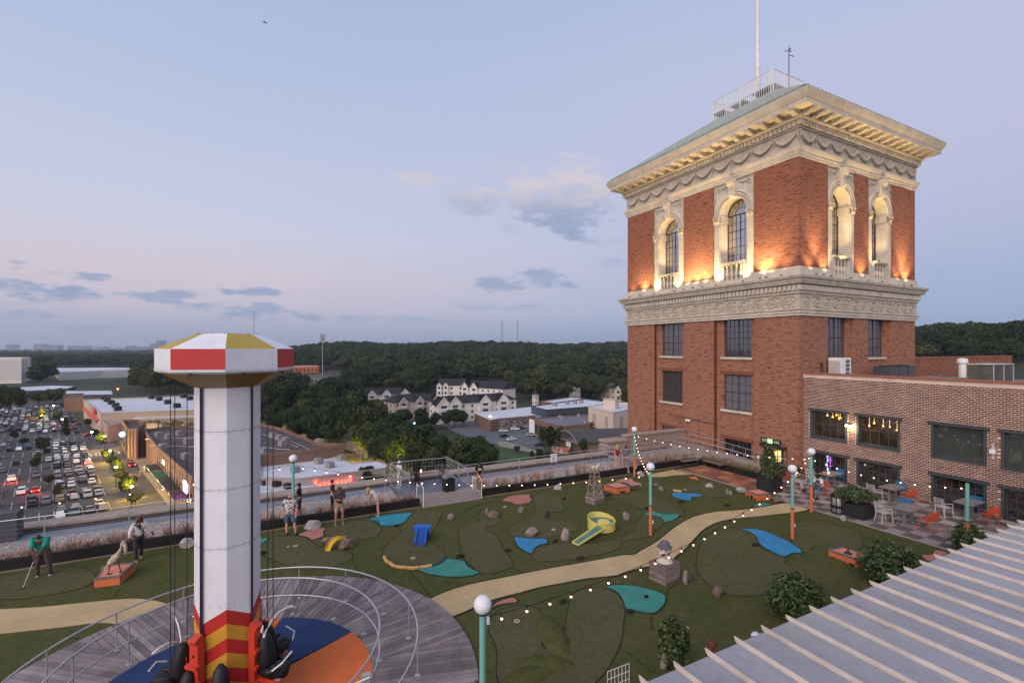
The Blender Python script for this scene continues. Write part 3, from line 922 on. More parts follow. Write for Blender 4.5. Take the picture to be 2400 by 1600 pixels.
bm_cols=[mat('brick_plum',(.125,.046,.033),.9,var=.25,vscale=3),mat('brick_umber',(.085,.034,.026),.9,var=.25,vscale=3),mat('brick_russet',(.21,.075,.045),.9,var=.25,vscale=3)]
bl,bh,gap,gv=.20,.052,.03,.036
rowh=bh+gv
bricks=[]
r_=0
z=-.15
while z<WTOP-.22:
 off=(r_%2)*(bl+gap)/2
 u=WY0+off
 while u<WY1-.02:
  a,b=u,min(u+bl+rng.normal(0,.004),WY1-.01)
  um,zm=(a+b)/2,z+bh/2
  ok=True
  for(ha,hb,hc,hd)in holes:
   if zm>hc-.02 and zm<hd+.02:
    if a<hb+.01 and b>ha-.01:
     if um<ha:b=min(b,ha-.01)
     elif um>hb:a=max(a,hb+.01)
     else:ok=False
  if ok and b-a>.04:bricks.append((a,b,z,z+bh*(1+rng.normal(0,.03))))
  u+=bl+gap
 z+=rowh;r_+=1
view=[b for b in bricks if 8.1<b[0]<18]
view.sort(key=lambda b:(b[0]-0)**2+(b[2]-4)**2*.3)
single=set(view[:240])
protos=[]
for k in range(3):
 for L in(0,1):
  mb=MB();mb.box(-.018,.02,-bl/2,bl/2,-bh/2,bh/2)
mb=MB();
for b in bricks:
 if b in single:continue
 t=rng.random();k=0 if t<.5 else(1 if t<.82 else 2)
 p=rng.uniform(0,.012)
 mb.box(WX-p,WX+.02,b[0],b[1],b[2],b[3],k)
o=mb.build('brickwork',bm_cols,WING);o['kind']='stuff'
pm=[]
for k in range(3):
 mb=MB();mb.box(-.008,.02,-bl/2,bl/2,-bh/2,bh/2)
 me=bpy.data.meshes.new('brick');me.from_pydata(mb.v,[],mb.f);me.materials.append(bm_cols[k]);pm.append(me)
for b in single:
 t=rng.random();k=0 if t<.5 else(1 if t<.82 else 2)
 o=bpy.data.objects.new('brick',pm[k]);COL.objects.link(o);o.parent=BED
 o.location=Vector((WX,(b[0]+b[1])/2,(b[2]+b[3])/2))-Vector(BED['_w'])
 o.scale=(1,(b[1]-b[0])/bl,1)
M_COPE=mat('clay_coping',(.36,.13,.07),.8,var=.2,vscale=2)
first=None;n=26;L=(WY1-WY0-.1)/n
for i in range(n):
 c=(WX+.15,WY0+L*(i+.5),WTOP+.03)
 if first is None:
  mb=MB();mb.box(c[0]-.23,c[0]+.25,c[1]-L/2+.006,c[1]+L/2-.006,WTOP-.0,WTOP+.09);first=mb.build('coping_tile',M_COPE,WING,at=c)
 else:copy_mesh(first,WING,tuple(Vector(c)-Vector(WING['_w'])))
mb=MB();mb.box(WX+.45,46,WY0,WY1,5.6,5.75);mb.build('flat_roof',mat('roof_membrane',(.22,.20,.19),var=.2),WING)
mb=MB();mb.box(WX+1.2,WX+1.3,WY0,WY1,-.2,5.59)
mb.build('inner_wall',mat('room_wall',(.16,.10,.06)),WING)
mb=MB();mb.box(WX+.45,WX+3,WY0,WY1,1.7,2.1);mb.build('floor_slab',M_DARK,WING)
class WF:
 def p(s,u,o,z):return(WX-o,u,z)
 def box(s,mb,u0,u1,o0,o1,z0,z1,k=None):mb.box(WX-o0,WX-o1,u0,u1,z0,z1,k)
wf=WF()
gl_warm=glass('warm_room_glass',tint=(.05,.035,.02),trans=.65,gloss=.12)
gl_green=glass('green_grey_glass',tint=(.05,.06,.055),trans=0,gloss=.12,rough=.06)
for i,(a,b)in enumerate(WR):
 for(z0,z1,lo)in((WUP[0],WUP[1],0),(WLO[0],WLO[1],1)):
  mb=MB()
  wf.box(mb,a-.1,b+.1,-.02,.10,z1-.02,z1+.11)
  if not lo:wf.box(mb,a-.002,b+.002,-.30,.05,z0-.0,z0+.13)
  wf.box(mb,a+.001,a+.12,-.30,.03,z0+.131,z1-.021);wf.box(mb,b-.12,b-.001,-.30,.03,z0+.131,z1-.021)
  fr=mb.build('window_surround',M_WINFRAME_G,WING)
  g=(gl_warm,gl_warm,gl_green,gl_green,gl_green)[i]if not lo else gl_dark
  if lo:g=glass('bar_glass',tint=(.03,.022,.018),trans=.45,gloss=.14)
  steel_window(wf,a+.12,b-.12,z0+(.13 if not lo else.0),z1-.02,4 if not lo else 6,2 if not lo else 3,g,WING,o=-.2,heavy=not lo and False,frm=M_WINFRAME_G)
PND=glow('room_pendant',(1,.55,.15),14)
k=0
for(u,z,dx)in((17.1,3.75,.7),(16.9,3.66,.9),(16.62,3.82,.8),(16.55,3.6,.9),(16.3,3.7,.6),(14.6,3.62,.8),(14.2,3.5,.9),(13.85,3.52,.8),(13.45,3.4,.7),(14.75,3.45,.6)):
 mb=MB();mb.ball((WX+dx,u,z),.05,8,6);mb.tube([(WX+dx,u,z+.05),(WX+dx,u,5.5)],.006,3)
 P_=mb.build('pendant_lamp',PND)
 tag(P_,'small glowing amber pendant lamp hanging inside the warm lit upper room of the wing','lamp','amber pendants inside the upper windows of the wing')
dd=bpy.data.lights.new('room_light','AREA');dd.energy=26;dd.color=(1,.5,.18);dd.size=1.5;dd.size_y=4;dd.shape='RECTANGLE'
lo_=bpy.data.objects.new('room_light',dd);COL.objects.link(lo_);lo_.location=(WX+.85,15.2,5.2)
tag(lo_,kind='helper')
mb=MB();mb.lathe((WX+.85,14.55,2.1),[(.30,0),(.26,.3),(.14,.75),(.26,1.1),(.28,1.12)],14)
tag(mb.build('draped_table',mat('table_linen',(.5,.38,.28))),'high table draped in pale linen behind the second upper window of the wing','table')
WL=thing('wall_flood_lamp','bright floodlight glaring between the two amber lit upper windows of the wing','lamp',(WX-.1,15.4,3.45))
mb=MB();wf.box(mb,15.30,15.46,.10,.26,3.45,3.58);mb.build('housing',M_BLACK,WL)
mb=MB();wf.box(mb,15.18,15.55,.12,.30,3.36,3.46);mb.build('lens',glow('flood_white',(1,.82,.55),30),WL)
ld=bpy.data.lights.new('flood_beam','POINT');ld.energy=26;ld.color=(1,.66,.3);ld.shadow_soft_size=.1
lo_=bpy.data.objects.new('flood_beam',ld);COL.objects.link(lo_);lo_.parent=WL;lo_.location=Vector((WX-.42,15.38,3.33))-Vector(WL['_w'])
JB=thing('junction_box','small white utility box on the wing wall between two green grey windows','box',(WX,9.33,3.1))
mb=MB();wf.box(mb,9.24,9.44,.02,.16,3.0,3.2);mb.build('case',M_WHITE,JB)
mb=MB();wf.box(mb,9.31,9.33,.02,.05,2.75,3.5);wf.box(mb,9.36,9.38,.02,.05,2.75,3.45);mb.build('conduit',M_WHITE,JB)
NE=thing('neon_sign','two upright lines of violet and mint neon lettering inside the first ground floor window','sign',(WX+.1,16.6,.7))
rng2=np.random.default_rng(3)
for(u0,z1,n,col,st,nm)in((16.78,1.36,11,(.62,.55,1.0),5,'neon_violet'),(16.60,1.30,7,(.75,.2,1.0),6,'neon_magenta'),(16.76,.55,5,(.4,.9,.7),2.2,'neon_mint')):
 mb=MB()
 for k in range(n):
  z=z1-k*.085
  for q in range(2):
   a=(u0+rng2.uniform(-.04,.04),z+rng2.uniform(-.03,.03));b=(u0+rng2.uniform(-.05,.05),z+rng2.uniform(-.03,.03))
   mb.tube([(WX+.13,a[0],a[1]),(WX+.13,b[0],b[1])],.009,4)
 mb.build('neon_tube',glow(nm,col,st),NE)
HP=thing('heat_pump','white twin-fan air conditioner stood against the tower above the wing roof','air conditioner',(33.0,17.6,5.7))
mb=MB();mb.box(32.45,33.5,17.2,18.0,5.75,7.3);mb.build('cabinet',M_WHITE,HP)
for j in range(5):
 mb=MB();mb.box(32.9,33.25,17.19,17.15,5.95+j*.26,6.12+j*.26);mb.build('vent_grille',mat('vent_dark',(.10,.10,.11)),HP)
mb=MB()
for j in range(12):mb.box(32.40,32.449,17.25,17.95,5.85+j*.11,5.88+j*.11)
mb.build('side_fins',M_STEEL,HP)
cnd=None
for k in range(3):
 c=(36.4+k*1.15,16.6,5.75)
 if cnd is None:
  cnd=thing('condenser','dark louvred condenser at the tower end of a row on the wing roof','air conditioner',c,0,'dark condensers on the wing roof',local=True)
  mb=MB();mb.box(-.5,.5,-.5,.5,0,.95);mb.build('case',mat('condenser_grey',(.06,.065,.075),.5),cnd)
  mb=MB()
  for j in range(9):mb.box(-.46+j*.11,-.42+j*.11,-.53,-.501,.08,.88)
  mb.build('louvres',mat('louvre',(.11,.115,.13),.5),cnd)
  mb=MB();mb.lathe((0,0,.951),[(.38,0),(.38,.06),(.3,.06)],14);mb.build('fan_guard',M_BLACK,cnd)
 else:
  cc=copy_tree(cnd,c);cc['label']=('dark louvred condenser in the middle of a row on the wing roof','dark louvred condenser farthest from the tower in a row on the wing roof')[k-1]
def roof_unit(x,y,w,d,h,lab,grey=True):
 t=thing('rooftop_unit',lab,'air handler',(x,y,5.75))
 mb=MB();mb.box(x-w/2,x+w/2,y-d/2,y+d/2,5.78,5.75+h);mb.build('screen_panel',mat('dusty_screen',(.10,.095,.085),var=.2,vscale=3),t)
 mb=MB()
 for xx in(x-w/2,x,x+w/2):mb.box(xx-.04,xx+.04,y-d/2-.04,y-d/2-.005,5.75,5.8+h)
 mb.box(x-w/2-.05,x+w/2+.05,y-d/2-.06,y+d/2+.02,5.81+h,5.87+h);mb.build('frame',mat('galv_light',(.45,.44,.40),.6),t)
 return t
roof_unit(41.3,13.0,3.0,1.2,1.05,'galvanised framed air handler with dusty screens on the wing roof')
roof_unit(45.8,11.0,2.4,1.2,1.0,'second framed air handler cut by the edge of view on the wing roof')
for x,y,z_,lab in((44.5,15.5,6.9,'small white vent cowl above the first framed air handler'),(50.2,12.6,6.9,'small white vent cowl above the second framed air handler')):
 t=thing('vent_cowl',lab,'vent',(x,y,z_-1.1));mb=MB();mb.lathe((x,y,z_-1.1),[(.22,0),(.22,1.0),(.33,1.05),(.30,1.35),(.1,1.4)],12);mb.build('cowl',M_WHITE,t)
t=thing('far_parapet','weathered brick parapet wall at the back of the wing roof','wall',(48,16,5.7))
mb=MB();mb.box(44.2,64,18.6,19.0,3.0,7.1);mb.build('brick_face',M_BRICK,t)
mb=MB();mb.box(44.2,64,18.55,19.05,7.1,7.2);mb.build('coping',M_COPE,t)
t=thing('vent_pipe','rusty bent vent pipe beside the white air conditioner','pipe',(30.9,17.7,5.75))
mb=MB();mb.tube([(31.0,17.6,5.7),(31.0,17.6,6.85),(30.9,17.55,7.0),(30.75,17.5,6.9)],.09,8);mb.build('pipe_run',MATS['rust_pipe'],t)
# =================================================================== the roof terrace
CX,CY=-0.86,12.34
M_ROOF=mat('roof_deck',(.16,.155,.15),.9,var=.2,vscale=.5)
mb=MB();mb.box(-75,TX0+.6,-20,27.95,-27,-.06);mb.box(TX0+.6,75,-20,34.1,-27,-.7)
struct('roof_slab',mb,[M_ROOF])
def turf_mat(name,base,alt,bscale=55):
 m=bpy.data.materials.new(name);m.use_nodes=True;t=m.node_tree;N=NT(t);b=t.nodes['Principled BSDF']
 g=N.n('ShaderNodeNewGeometry');P_=g.outputs['Position']
 a=N.noise(P_,.55,6,.62);c=N.mix(N.maprange(a,.36,.66),base,alt)
 f=N.noise(P_,5.0,6,.75);c=N.mix(N.maprange(f,.42,.68,0,.6),c,tuple(q*.48 for q in base))
 h=N.noise(P_,34,3,.7);c=N.mix(N.maprange(h,.45,.7,0,.45),c,tuple(q*1.7 for q in alt))
 w=N.noise(P_,1.7,4,.6);c=N.mix(N.maprange(w,.54,.72,0,.5),c,(.13,.105,.055));k2=N.noise(P_,14,5,.8);c=N.mix(N.maprange(k2,.56,.66,0,.55),c,tuple(q*.35 for q in base))
 t.links.new(c,b.inputs['Base Color']);b.inputs['Roughness'].default_value=1.0;b.inputs['Specular IOR Level'].default_value=.05
 bn=N.n('ShaderNodeBump');bn.inputs['Strength'].default_value=.6;bn.inputs['Distance'].default_value=.03
 hh=N.m('ADD',N.noise(P_,bscale,3,.7),N.m('MULTIPLY',N.noise(P_,3.0,4,.6),2.2))
 t.links.new(hh,bn.inputs['Height']);t.links.new(bn.outputs[0],b.inputs['Normal'])
 MATS[name]=m
 return m
M_ROUGH=turf_mat('turf_rough',(.070,.080,.026),(.096,.094,.036))
M_GREEN=turf_mat('turf_green',(.090,.090,.041),(.110,.102,.050),90)
M_SEAM=mat('turf_seam',(.022,.026,.012),1.0,var=.3)
def felt(name,col):
 return mat(name,col,.95,var=.13,vscale=1.6,bump=.3,bscale=60)
EDGE_X,EDGE_Y=23.6,23.0
nx,ny=110,70
gx=np.linspace(-32,EDGE_X,nx);gy=np.linspace(1.5,EDGE_Y,ny)
def turf_z(x,y):
 if math.hypot(x-CX,y-CY)<6.2:return 0.0
 e=min(1,max(0,min(EDGE_X-x,EDGE_Y-y)/1.2))
 return e*.05*max(0,mnoise.noise(Vector((x*.35,y*.35,3.3))))
mb=MB();mb.smooth=True
V=[(x,y,0.0)for y in gy for x in gx]
mb.add(V,[(j*nx+i,j*nx+i+1,(j+1)*nx+i+1,(j+1)*nx+i)for j in range(ny-1)for i in range(nx-1)])
TURF=struct('turf',mb,[M_ROUGH])
def S(fn,pts,z=0.0):return[site(*fn(*p),z)for p in pts]
greens=[S(Z1,[(1455,790),(1450,850),(1330,950),(1275,1010),(1270,1080),(1340,1150),(1480,1185),(1630,1190),(1760,1165),(1850,1130),(1893,1095),(1880,1040),(1800,970),(1740,920),(1760,860),(1790,800),(1850,700),(1860,640),(1750,620),(1600,640),(1500,700)]),S(ZK,[(300,160),(290,250),(330,400),(360,445),(430,510),(480,555),(600,562),(720,530),(795,490),(775,430),(700,330),(640,220),(545,150),(640,110),(690,70),(640,20),(540,-40),(480,20),(480,85),(380,105)]),S(Z2,[(655,550),(690,600),(680,660),(640,720),(540,780),(430,820),(410,880),(480,930),(680,950),(830,942),(1000,900),(1150,850),(1120,800),(1050,770),(850,758),(810,730),(830,680),(960,665),(995,640),(985,580),(950,500),(880,470),(760,470),(700,500)]),S(Z2,[(1480,525),(1560,485),(1700,462),(1860,470),(1960,520),(2100,575),(2230,630),(2250,720),(2205,700),(2070,695),(1900,660),(1700,600),(1560,560)]),S(Z2,[(820,1015),(1050,990),(1250,1000),(1500,960),(1700,880),(1790,740),(1830,705),(2020,740),(2040,790),(1960,860),(1900,920),(1800,950),(1600,985),(1585,1045),(1400,1110),(1150,1160),(850,1190),(700,1180),(655,1115),(690,1060)]),S(Z3,[(530,1530),(520,1400),(545,1300),(600,1220),(680,1160),(780,1130),(920,1140),(1010,1170),(1075,1230),(1100,1300),(1200,1350),(1330,1395),(1340,1450),(1420,1490),(1560,1560),(1400,1680),(1000,1750),(700,1700)]),S(Z3,[(1420,1080),(1560,1065),(1750,1100),(1960,1140),(2050,1230),(2000,1330),(1800,1330),(1610,1290),(1550,1340),(1500,1348),(1400,1270),(1390,1130)]),S(ZK,[(870,855),(980,870),(1050,920),(1080,980),(1060,1120),(1065,1230),(1130,1265),(1200,1250),(1245,1180),(1265,1080),(1290,920),(1330,780),(1400,715),(1500,695),(1620,690),(1760,760),(1820,880),(1810,1000),(1790,1180),(1700,1380),(1550,1568),(1300,1700),(900,1650),(660,1568),(640,1250),(570,1090),(600,960),(720,880)]),S(Z1,[(130,900),(300,880),(420,880),(500,900),(590,960),(700,1010),(850,1020),(960,1060),(960,1110),(860,1160),(700,1205),(450,1215),(240,1150),(60,1060),(40,960)]),S(Z1,[(700,800),(850,730),(1000,720),(1150,730),(1250,790),(1240,860),(1150,900),(1000,920),(900,890),(800,880),(690,870),(672,840)]),S(Z3,[(300,740),(420,700),(540,690),(700,700),(820,760),(850,800),(760,840),(640,845),(575,830),(520,806),(430,780),(440,755),(420,720)]),S(Z5,[(20,860),(250,820),(420,790),(560,800),(640,860),(560,930),(300,985),(60,1010),(-80,980)]),]
for g in greens:
 cg=catmull(g,4)
 sheet('putting_green',cg,.012,M_GREEN,TURF,thick=.012)
 mb=MB();ribbon(mb,cg,.035,.0125,.004,True);mb.build('turf_seam',M_SEAM,TURF)
lines=[S(Z1,[(965,1115),(1010,1200),(1050,1290)]),S(Z1,[(1540,1230),(1620,1320),(1740,1480)]),S(Z1,[(1885,1320),(1940,1370)]),S(Z1,[(2085,650),(2110,620),(2200,580),(2350,545)]),S(Z1,[(2180,700),(2225,720),(2190,750),(2060,800),(2030,870),(2050,980),(2100,1110),(2085,1130)]),S(Z1,[(165,905),(300,880)]),S(Z2,[(0,625),(140,580),(340,550)]),S(Z2,[(1300,700),(1330,660),(1430,640),(1580,650),(1640,690)]),S(Z2,[(1610,775),(1700,775),(1820,705)]),S(Z2,[(830,1000),(900,1010),(1080,985)]),S(ZK,[(790,500),(860,560)]),S(ZK,[(2315,660),(2240,690),(2215,740),(2185,755)]),S(ZK,[(2080,935),(2060,1010),(2080,1090)]),S(Z3,[(1400,1395),(1330,1400)]),S(ZK,[(1830,1270),(1950,1370),(2080,1470)]),S(ZK,[(800,1490),(900,1440),(980,1480),(1030,1560)]),S(ZK,[(980,1330),(1050,1440),(1110,1478),(1180,1465),(1180,1420),(1100,1380),(1020,1310),(980,1330)]),S(Z5,[(0,885),(60,875),(300,870),(480,885),(640,830),(740,790)]),S(Z5,[(450,1250),(560,1290)]),S(Z5,[(760,985),(810,930)]),S(Z3,[(0,795),(150,810),(300,870),(420,960)]),S(Z3,[(1320,1390),(1335,1440),(1360,1480)]),]
for L_ in lines:
 mb=MB();ribbon(mb,catmull(L_,5,False),.03,.006,.008,False);mb.build('turf_seam',M_SEAM,TURF)
for fn,x,y,w,h,a in((ZK,1160,1130,1.0,.16,75),(ZK,1090,1400,.75,.14,-30),(Z3,390,725,1.6,.14,10),(ZK,930,1510,.8,.12,0),(Z3,1700,1440,2.0,.1,20)):
 x0,y0=site(*fn(x,y));mb=MB();mb.smooth=True
 n=20;vs=[];ca,sa=math.cos(R(a)),math.sin(R(a))
 for j in range(6):
  r_=1-j/5
  for i in range(n):
   t=2*PI*i/n;px_=w*r_*math.cos(t);py_=w*.38*r_*math.sin(t)
   vs.append((x0+px_*ca-py_*sa,y0+px_*sa+py_*ca,.006+h*(1-r_*r_)**.6))
 mb.add(vs,[(j*n+i,j*n+(i+1)%n,(j+1)*n+(i+1)%n,(j+1)*n+i)for j in range(5)for i in range(n)])
 mb.build('turf_mound',M_ROUGH,TURF)
M_SAND=mat('sand_path',(.50,.36,.185),.95,var=.10,vscale=.9,bump=.25,bscale=70,dirt=.18)
main=S(Z3,[(-60,1372),(0,1335),(150,1250),(300,1130),(480,1025),(700,975),(900,962),(1100,935),(1200,918),(1340,895),(1450,925),(1560,955),(1480,975),(1400,988),(1100,1020),(900,1040),(750,1065),(620,1120),(540,1190),(480,1255),(430,1310),(340,1385),(280,1432),(90,1480),(0,1497)])+S(ZK,[(1750,585),(1500,610),(1200,665),(1000,705),(860,745),(640,800),(440,880),(250,962),(40,1000),(-40,860),(20,800),(180,728),(400,660),(750,590),(1100,520),(1500,450),(1790,395)])
sheet('sand_path',catmull(main,2),.022,M_SAND,None,.022)['kind']='structure'
mb=MB();ribbon(mb,catmull(main,2),.07,.0225,.003,True);tag(mb.build('path_edging',M_SEAM),kind='structure')
p2=S(Z5,[(-300,1100),(-150,1088),(0,1078),(300,1060),(600,1030),(850,1008),(1000,1015),(1120,1045),(1170,1080),(1100,1150),(960,1220),(790,1175),(650,1165),(400,1195),(0,1238),(-200,1255)])
sheet('sand_path',catmull(p2,3),.022,M_SAND,None,.022)['kind']='structure'
p3=[site(*Z3(*p))for p in((60,640),(150,622),(310,590),(470,632),(330,638),(200,655),(90,655))]
sheet('sand_path',p3,.022,M_SAND,None,.022)['kind']='structure'
F_BLUE=felt('felt_blue',(.035,.22,.42));F_TEAL=felt('felt_teal',(.045,.24,.19));F_PINK=felt('felt_pink',(.42,.17,.13));F_CYAN=felt('felt_cyan',(.03,.25,.33));F_SALM=felt('felt_salmon',(.48,.24,.18))
patches=[('bright turquoise felt water hazard at the feet of the bending blonde golfer',F_CYAN,S(Z1,[(1105,720),(1200,690),(1300,670),(1430,655),(1565,648),(1530,690),(1500,730),(1440,765),(1340,778),(1245,775),(1230,745),(1180,725)])),('brick pink felt bunker between the white boulder and the yellow chute',F_PINK,S(Z1,[(420,875),(500,830),(600,808),(700,802),(675,840),(680,880),(570,920),(500,890)])),('teal felt hazard half hidden by the white column and its cables',F_TEAL,S(Z1,[(-40,915),(45,903),(130,903),(100,930),(45,965),(-40,975)])),('teal felt hazard below the tan block curb',F_TEAL,S(Z1,[(1610,1215),(1700,1203),(1790,1175),(1860,1140),(1905,1108),(2085,1130),(2110,1170),(2170,1215),(2245,1250),(2120,1285),(1950,1293),(1760,1270),(1660,1240)])),('brick pink felt bunker near the planter wall beyond the split stones',F_PINK,S(Z2,[(340,548),(430,505),(530,490),(630,488),(640,520),(657,550),(610,580),(500,592),(420,565)])),('bright blue felt hazard beside two pale boulders near the yellow ramp',F_BLUE,S(Z2,[(475,932),(560,942),(680,952),(800,950),(822,1000),(740,1018),(680,1060),(655,1108),(560,1070),(500,1020),(475,970)])),('salmon felt bunker behind the orange box bridge with the slot',F_SALM,S(Z2,[(1535,350),(1600,325),(1710,322),(1730,350),(1820,378),(1760,392),(1700,395),(1640,365)])),('teal bow-shaped felt hazard behind the middle lamp post',F_TEAL,S(Z2,[(1825,700),(1915,656),(1980,675),(2070,692),(2205,690),(2190,730),(2120,765),(2045,778),(2020,740),(1950,715)])),('largest teal felt hazard in front of the clown head box',F_TEAL,S(ZK,[(1630,690),(1720,670),(1850,672),(2000,695),(2180,755),(2195,820),(2160,880),(2080,932),(1940,915),(1830,885),(1800,810),(1760,750),(1700,710)])),('small bright blue felt hazard below the white and grey stones by the brick patio',F_BLUE,S(Z3,[(285,815),(320,800),(440,805),(520,808),(580,832),(480,845),(470,875),(380,862),(310,840)])),('small teal felt hazard between the orange arched box and the sand path',F_TEAL,S(Z3,[(1030,912),(1140,895),(1215,908),(1090,937)])),('large curved blue felt hazard beside the lamp post by the planters',F_BLUE,S(Z3,[(925,1138),(1030,1132),(1150,1155),(1280,1210),(1400,1270),(1497,1348),(1400,1360),(1330,1388),(1230,1355),(1130,1300),(1080,1250),(1075,1220),(1010,1165)])),('curved pink felt strip behind the golf ball lamp',F_PINK,S(ZK,[(595,890),(620,845),(700,805),(805,785),(833,830),(740,840),(650,860)])),('brick pink felt bunker at the turf corner beside the ribbed metal roof',F_PINK,S(Z5B,[(1075,525),(1160,520),(1185,485),(1290,505),(1270,530),(1150,580)])),]
for lab,m,pts in patches:
 cp=catmull(pts,3)if len(pts)>5 else pts
 o=sheet('felt_patch',cp,.024,m,None,.02)
 tag(o,lab,'golf hazard')
 mb=MB();ribbon(mb,cp,.05,.0245,.003,True);mb.build('edge_seam',M_SEAM,o)
for k,(fn,x,y)in enumerate(((Z1,1573,1105),(Z2,884,857),(ZK,829,1004),(Z1,397,980),(Z2,372,618),(Z3,415,774),(ZK,2262,965))):
 x0,y0=site(*fn(x,y))if k<6 else site(1607,1472)
 mb=MB();n=16
 vs=[(x0+r_*math.cos(2*PI*i/n),y0+r_*math.sin(2*PI*i/n),z)for r_,z in((.085,.016),(.085,.03),(.06,.03),(.06,.014))for i in range(n)]
 mb.add(vs,[(j*n+i,j*n+(i+1)%n,(j+1)*n+(i+1)%n,(j+1)*n+i)for j in range(3)for i in range(n)])
 mb.build('golf_cup',mat('cup_white',(.6,.56,.5)),TURF)
for k,(fn,x,y,lab)in enumerate(((Z1,322,996,'white golf ball lying on the green below the pink bunker'),(Z2,1805,400,'white golf ball beside the salmon bunker'))):
 x0,y0=site(*fn(x,y));mb=MB();mb.smooth=True;mb.ball((x0,y0,.04),.028,8,6);tag(mb.build('golf_ball',M_WHITE),lab,'golf ball')
tiles={}
def tile_mat(k,base):
 return mat('patio_tile_%d'%k,base,.85,var=.2,vscale=3,stretch=(1,9,1)if k%2 else(9,1,1))
TG=[tile_mat(0,(.33,.26,.24)),tile_mat(1,(.13,.098,.095)),tile_mat(2,(.46,.37,.33)),tile_mat(3,(.19,.145,.135))]
TO=[tile_mat(4,(.34,.13,.065)),tile_mat(5,(.22,.08,.045)),tile_mat(6,(.44,.19,.10)),tile_mat(7,(.28,.105,.06))]
mb=MB();mb.box(EDGE_X+.03,WX,2.5,22.98,-.05,.0);PATIO=struct('patio',mb,[M_DARK])
mb=MB();mb.box(EDGE_X-.02,EDGE_X+.03,2.5,22.4,.0,.05);mb.build('edging',mat('edging_alu',(.32,.29,.27),.5),PATIO)
pmesh={}
def tile(x0,y0,w,d,m):
 k=(round(w,2),round(d,2),m.name)
 if k not in pmesh:
  q=MB();g=.006;n=5
  for i in range(n):
   if m.name[-1]in '0246':q.box(-w/2+g,w/2-g,-d/2+g+(d-2*g)*i/n+.003,-d/2+g+(d-2*g)*(i+1)/n-.003,0,.028)
   else:q.box(-w/2+g+(w-2*g)*i/n+.003,-w/2+g+(w-2*g)*(i+1)/n-.003,-d/2+g,d/2-g,0,.028)
  me=bpy.data.meshes.new('tile');me.from_pydata(q.v,[],q.f);me.materials.append(m);pmesh[k]=me
 o=bpy.data.objects.new('tile',pmesh[k]);COL.objects.link(o);o.parent=PATIO;o.location=(x0+w/2,y0+d/2,.001)
y=6.6;j=0
while y<17.3:
 x=EDGE_X+.05;i=0
 while x<WX-.1:
  w=min(.655,WX-.02-x)
  k=(i+j)%2
  tile(x,y,w,.61,TG[k if rng.random()<.75 else 2+k]);x+=.655;i+=1
 y+=.61;j+=1
y0o=y
while y<22.3:
 x=EDGE_X+.05;i=0
 while x<26.0-.05 or(y<18.2 and x<WX-.7):
  tile(x,y,.60,.61,TO[int(rng.integers(0,4))]);x+=.60;i+=1
 y+=.61;j+=1
M_EDGE=mat('black_planter',(.012,.010,.010),.7,var=.3)
M_GRAVEL=mat('gravel_mix',(.36,.31,.29),1.0,var=.3,vscale=14,bump=.8,bscale=30)
mbg=MB();mbg.box(-45,5.9,23.13,25.9,-.05,.14);mbg.box(9.95,TX0-2.6,23.13,25.9,-.05,.14);struct('gravel',mbg,[M_GRAVEL])
for a,b,lab in((-45,6.6,'long low black planter edging at the back of the turf left of the steps'),(9.95,26.0,'long low black planter edging at the back of the turf between steps and benches')):
 t=thing('planter_edging',lab,'planter',(a,23.0,0));n=max(2,int((b-a)/2.4));L=(b-a)/n
 for i in range(n):
  mb=MB();mb.box(a+L*i+.004,a+L*(i+1)-.004,23.0,23.12,0,.38);mb.box(a+L*i+.004,a+L*(i+1)-.004,23.0,23.16,.381,.41);mb.build('panel',M_EDGE,t)
 mb=MB();mb.box(a,b,22.93,22.99,0,.035);mb.build('kerb_strip',mat('kerb_tan',(.25,.19,.14)),t)
t=thing('planter_edging','black planter edging along the ramp beside the brick patio','planter',(26.1,18.9,0))
mb=MB();mb.box(26.02,26.12,18.3,22.98,0,.38);mb.build('panel',M_EDGE,t)
mb=MB();mb.box(26.13,27.35,18.3,22.98,0,.25);mb.build('soil',mat('soil',(.06,.045,.035),1,var=.3,vscale=8),t)
def scatter_stones(name,regions,n,smin,smax,mats,seed):
 rg=np.random.default_rng(seed);mb=MB()
 for(x0,x1,y0,y1,z,k)in regions:
  for i in range(int(n*k)):
   x,y=rg.uniform(x0,x1),rg.uniform(y0,y1);s=rg.uniform(smin,smax);a=rg.uniform(0,PI)
   h=s*rg.uniform(.4,.8);ca,sa=math.cos(a)*s,math.sin(a)*s
   mb.add([(x+ca,y+sa,z),(x-sa*.8,y+ca*.8,z),(x-ca*.9,y-sa,z),(x+sa*.9,y-ca*.8,z),(x+ca*.2,y+sa*.3,z+h)],[(0,1,4),(1,2,4),(2,3,4),(3,0,4)],int(rg.integers(0,len(mats))))
 o=mb.build(name,mats);o['kind']='stuff';return o
scatter_stones('gravel_stones',[(-22,5.85,23.2,25.9,.14,1.0),(10,26.8,23.2,25.9,.14,.8)],5200,.02,.055,[mat('stone_pale',(.58,.52,.49),.9),mat('stone_tan',(.38,.30,.26),.9),mat('stone_grey',(.19,.17,.17),.9)],5)
mb=MB();mb.box(-75,TX0-.02,25.9,26.95,-.055,.10);struct('membrane_strip',mb,[mat('membrane_grey',(.20,.215,.245),.7,var=.12,vscale=1.2)])
PAR=thing('parapet','long roof edge parapet with brown face and tan stone cap behind the terrace','wall',(0,27.2,0))
mb=MB();mb.box(-3.5-60,TX0-.01,27.15,27.45,-.05,.22);mb.build('brick_face',brick_mat('parapet_brick',((.16,.10,.075),(.12,.075,.06),(.07,.05,.04)),(.18,.14,.12),streak=.3),PAR)
first=None;n=40;L=(TX0-.03+50)/n
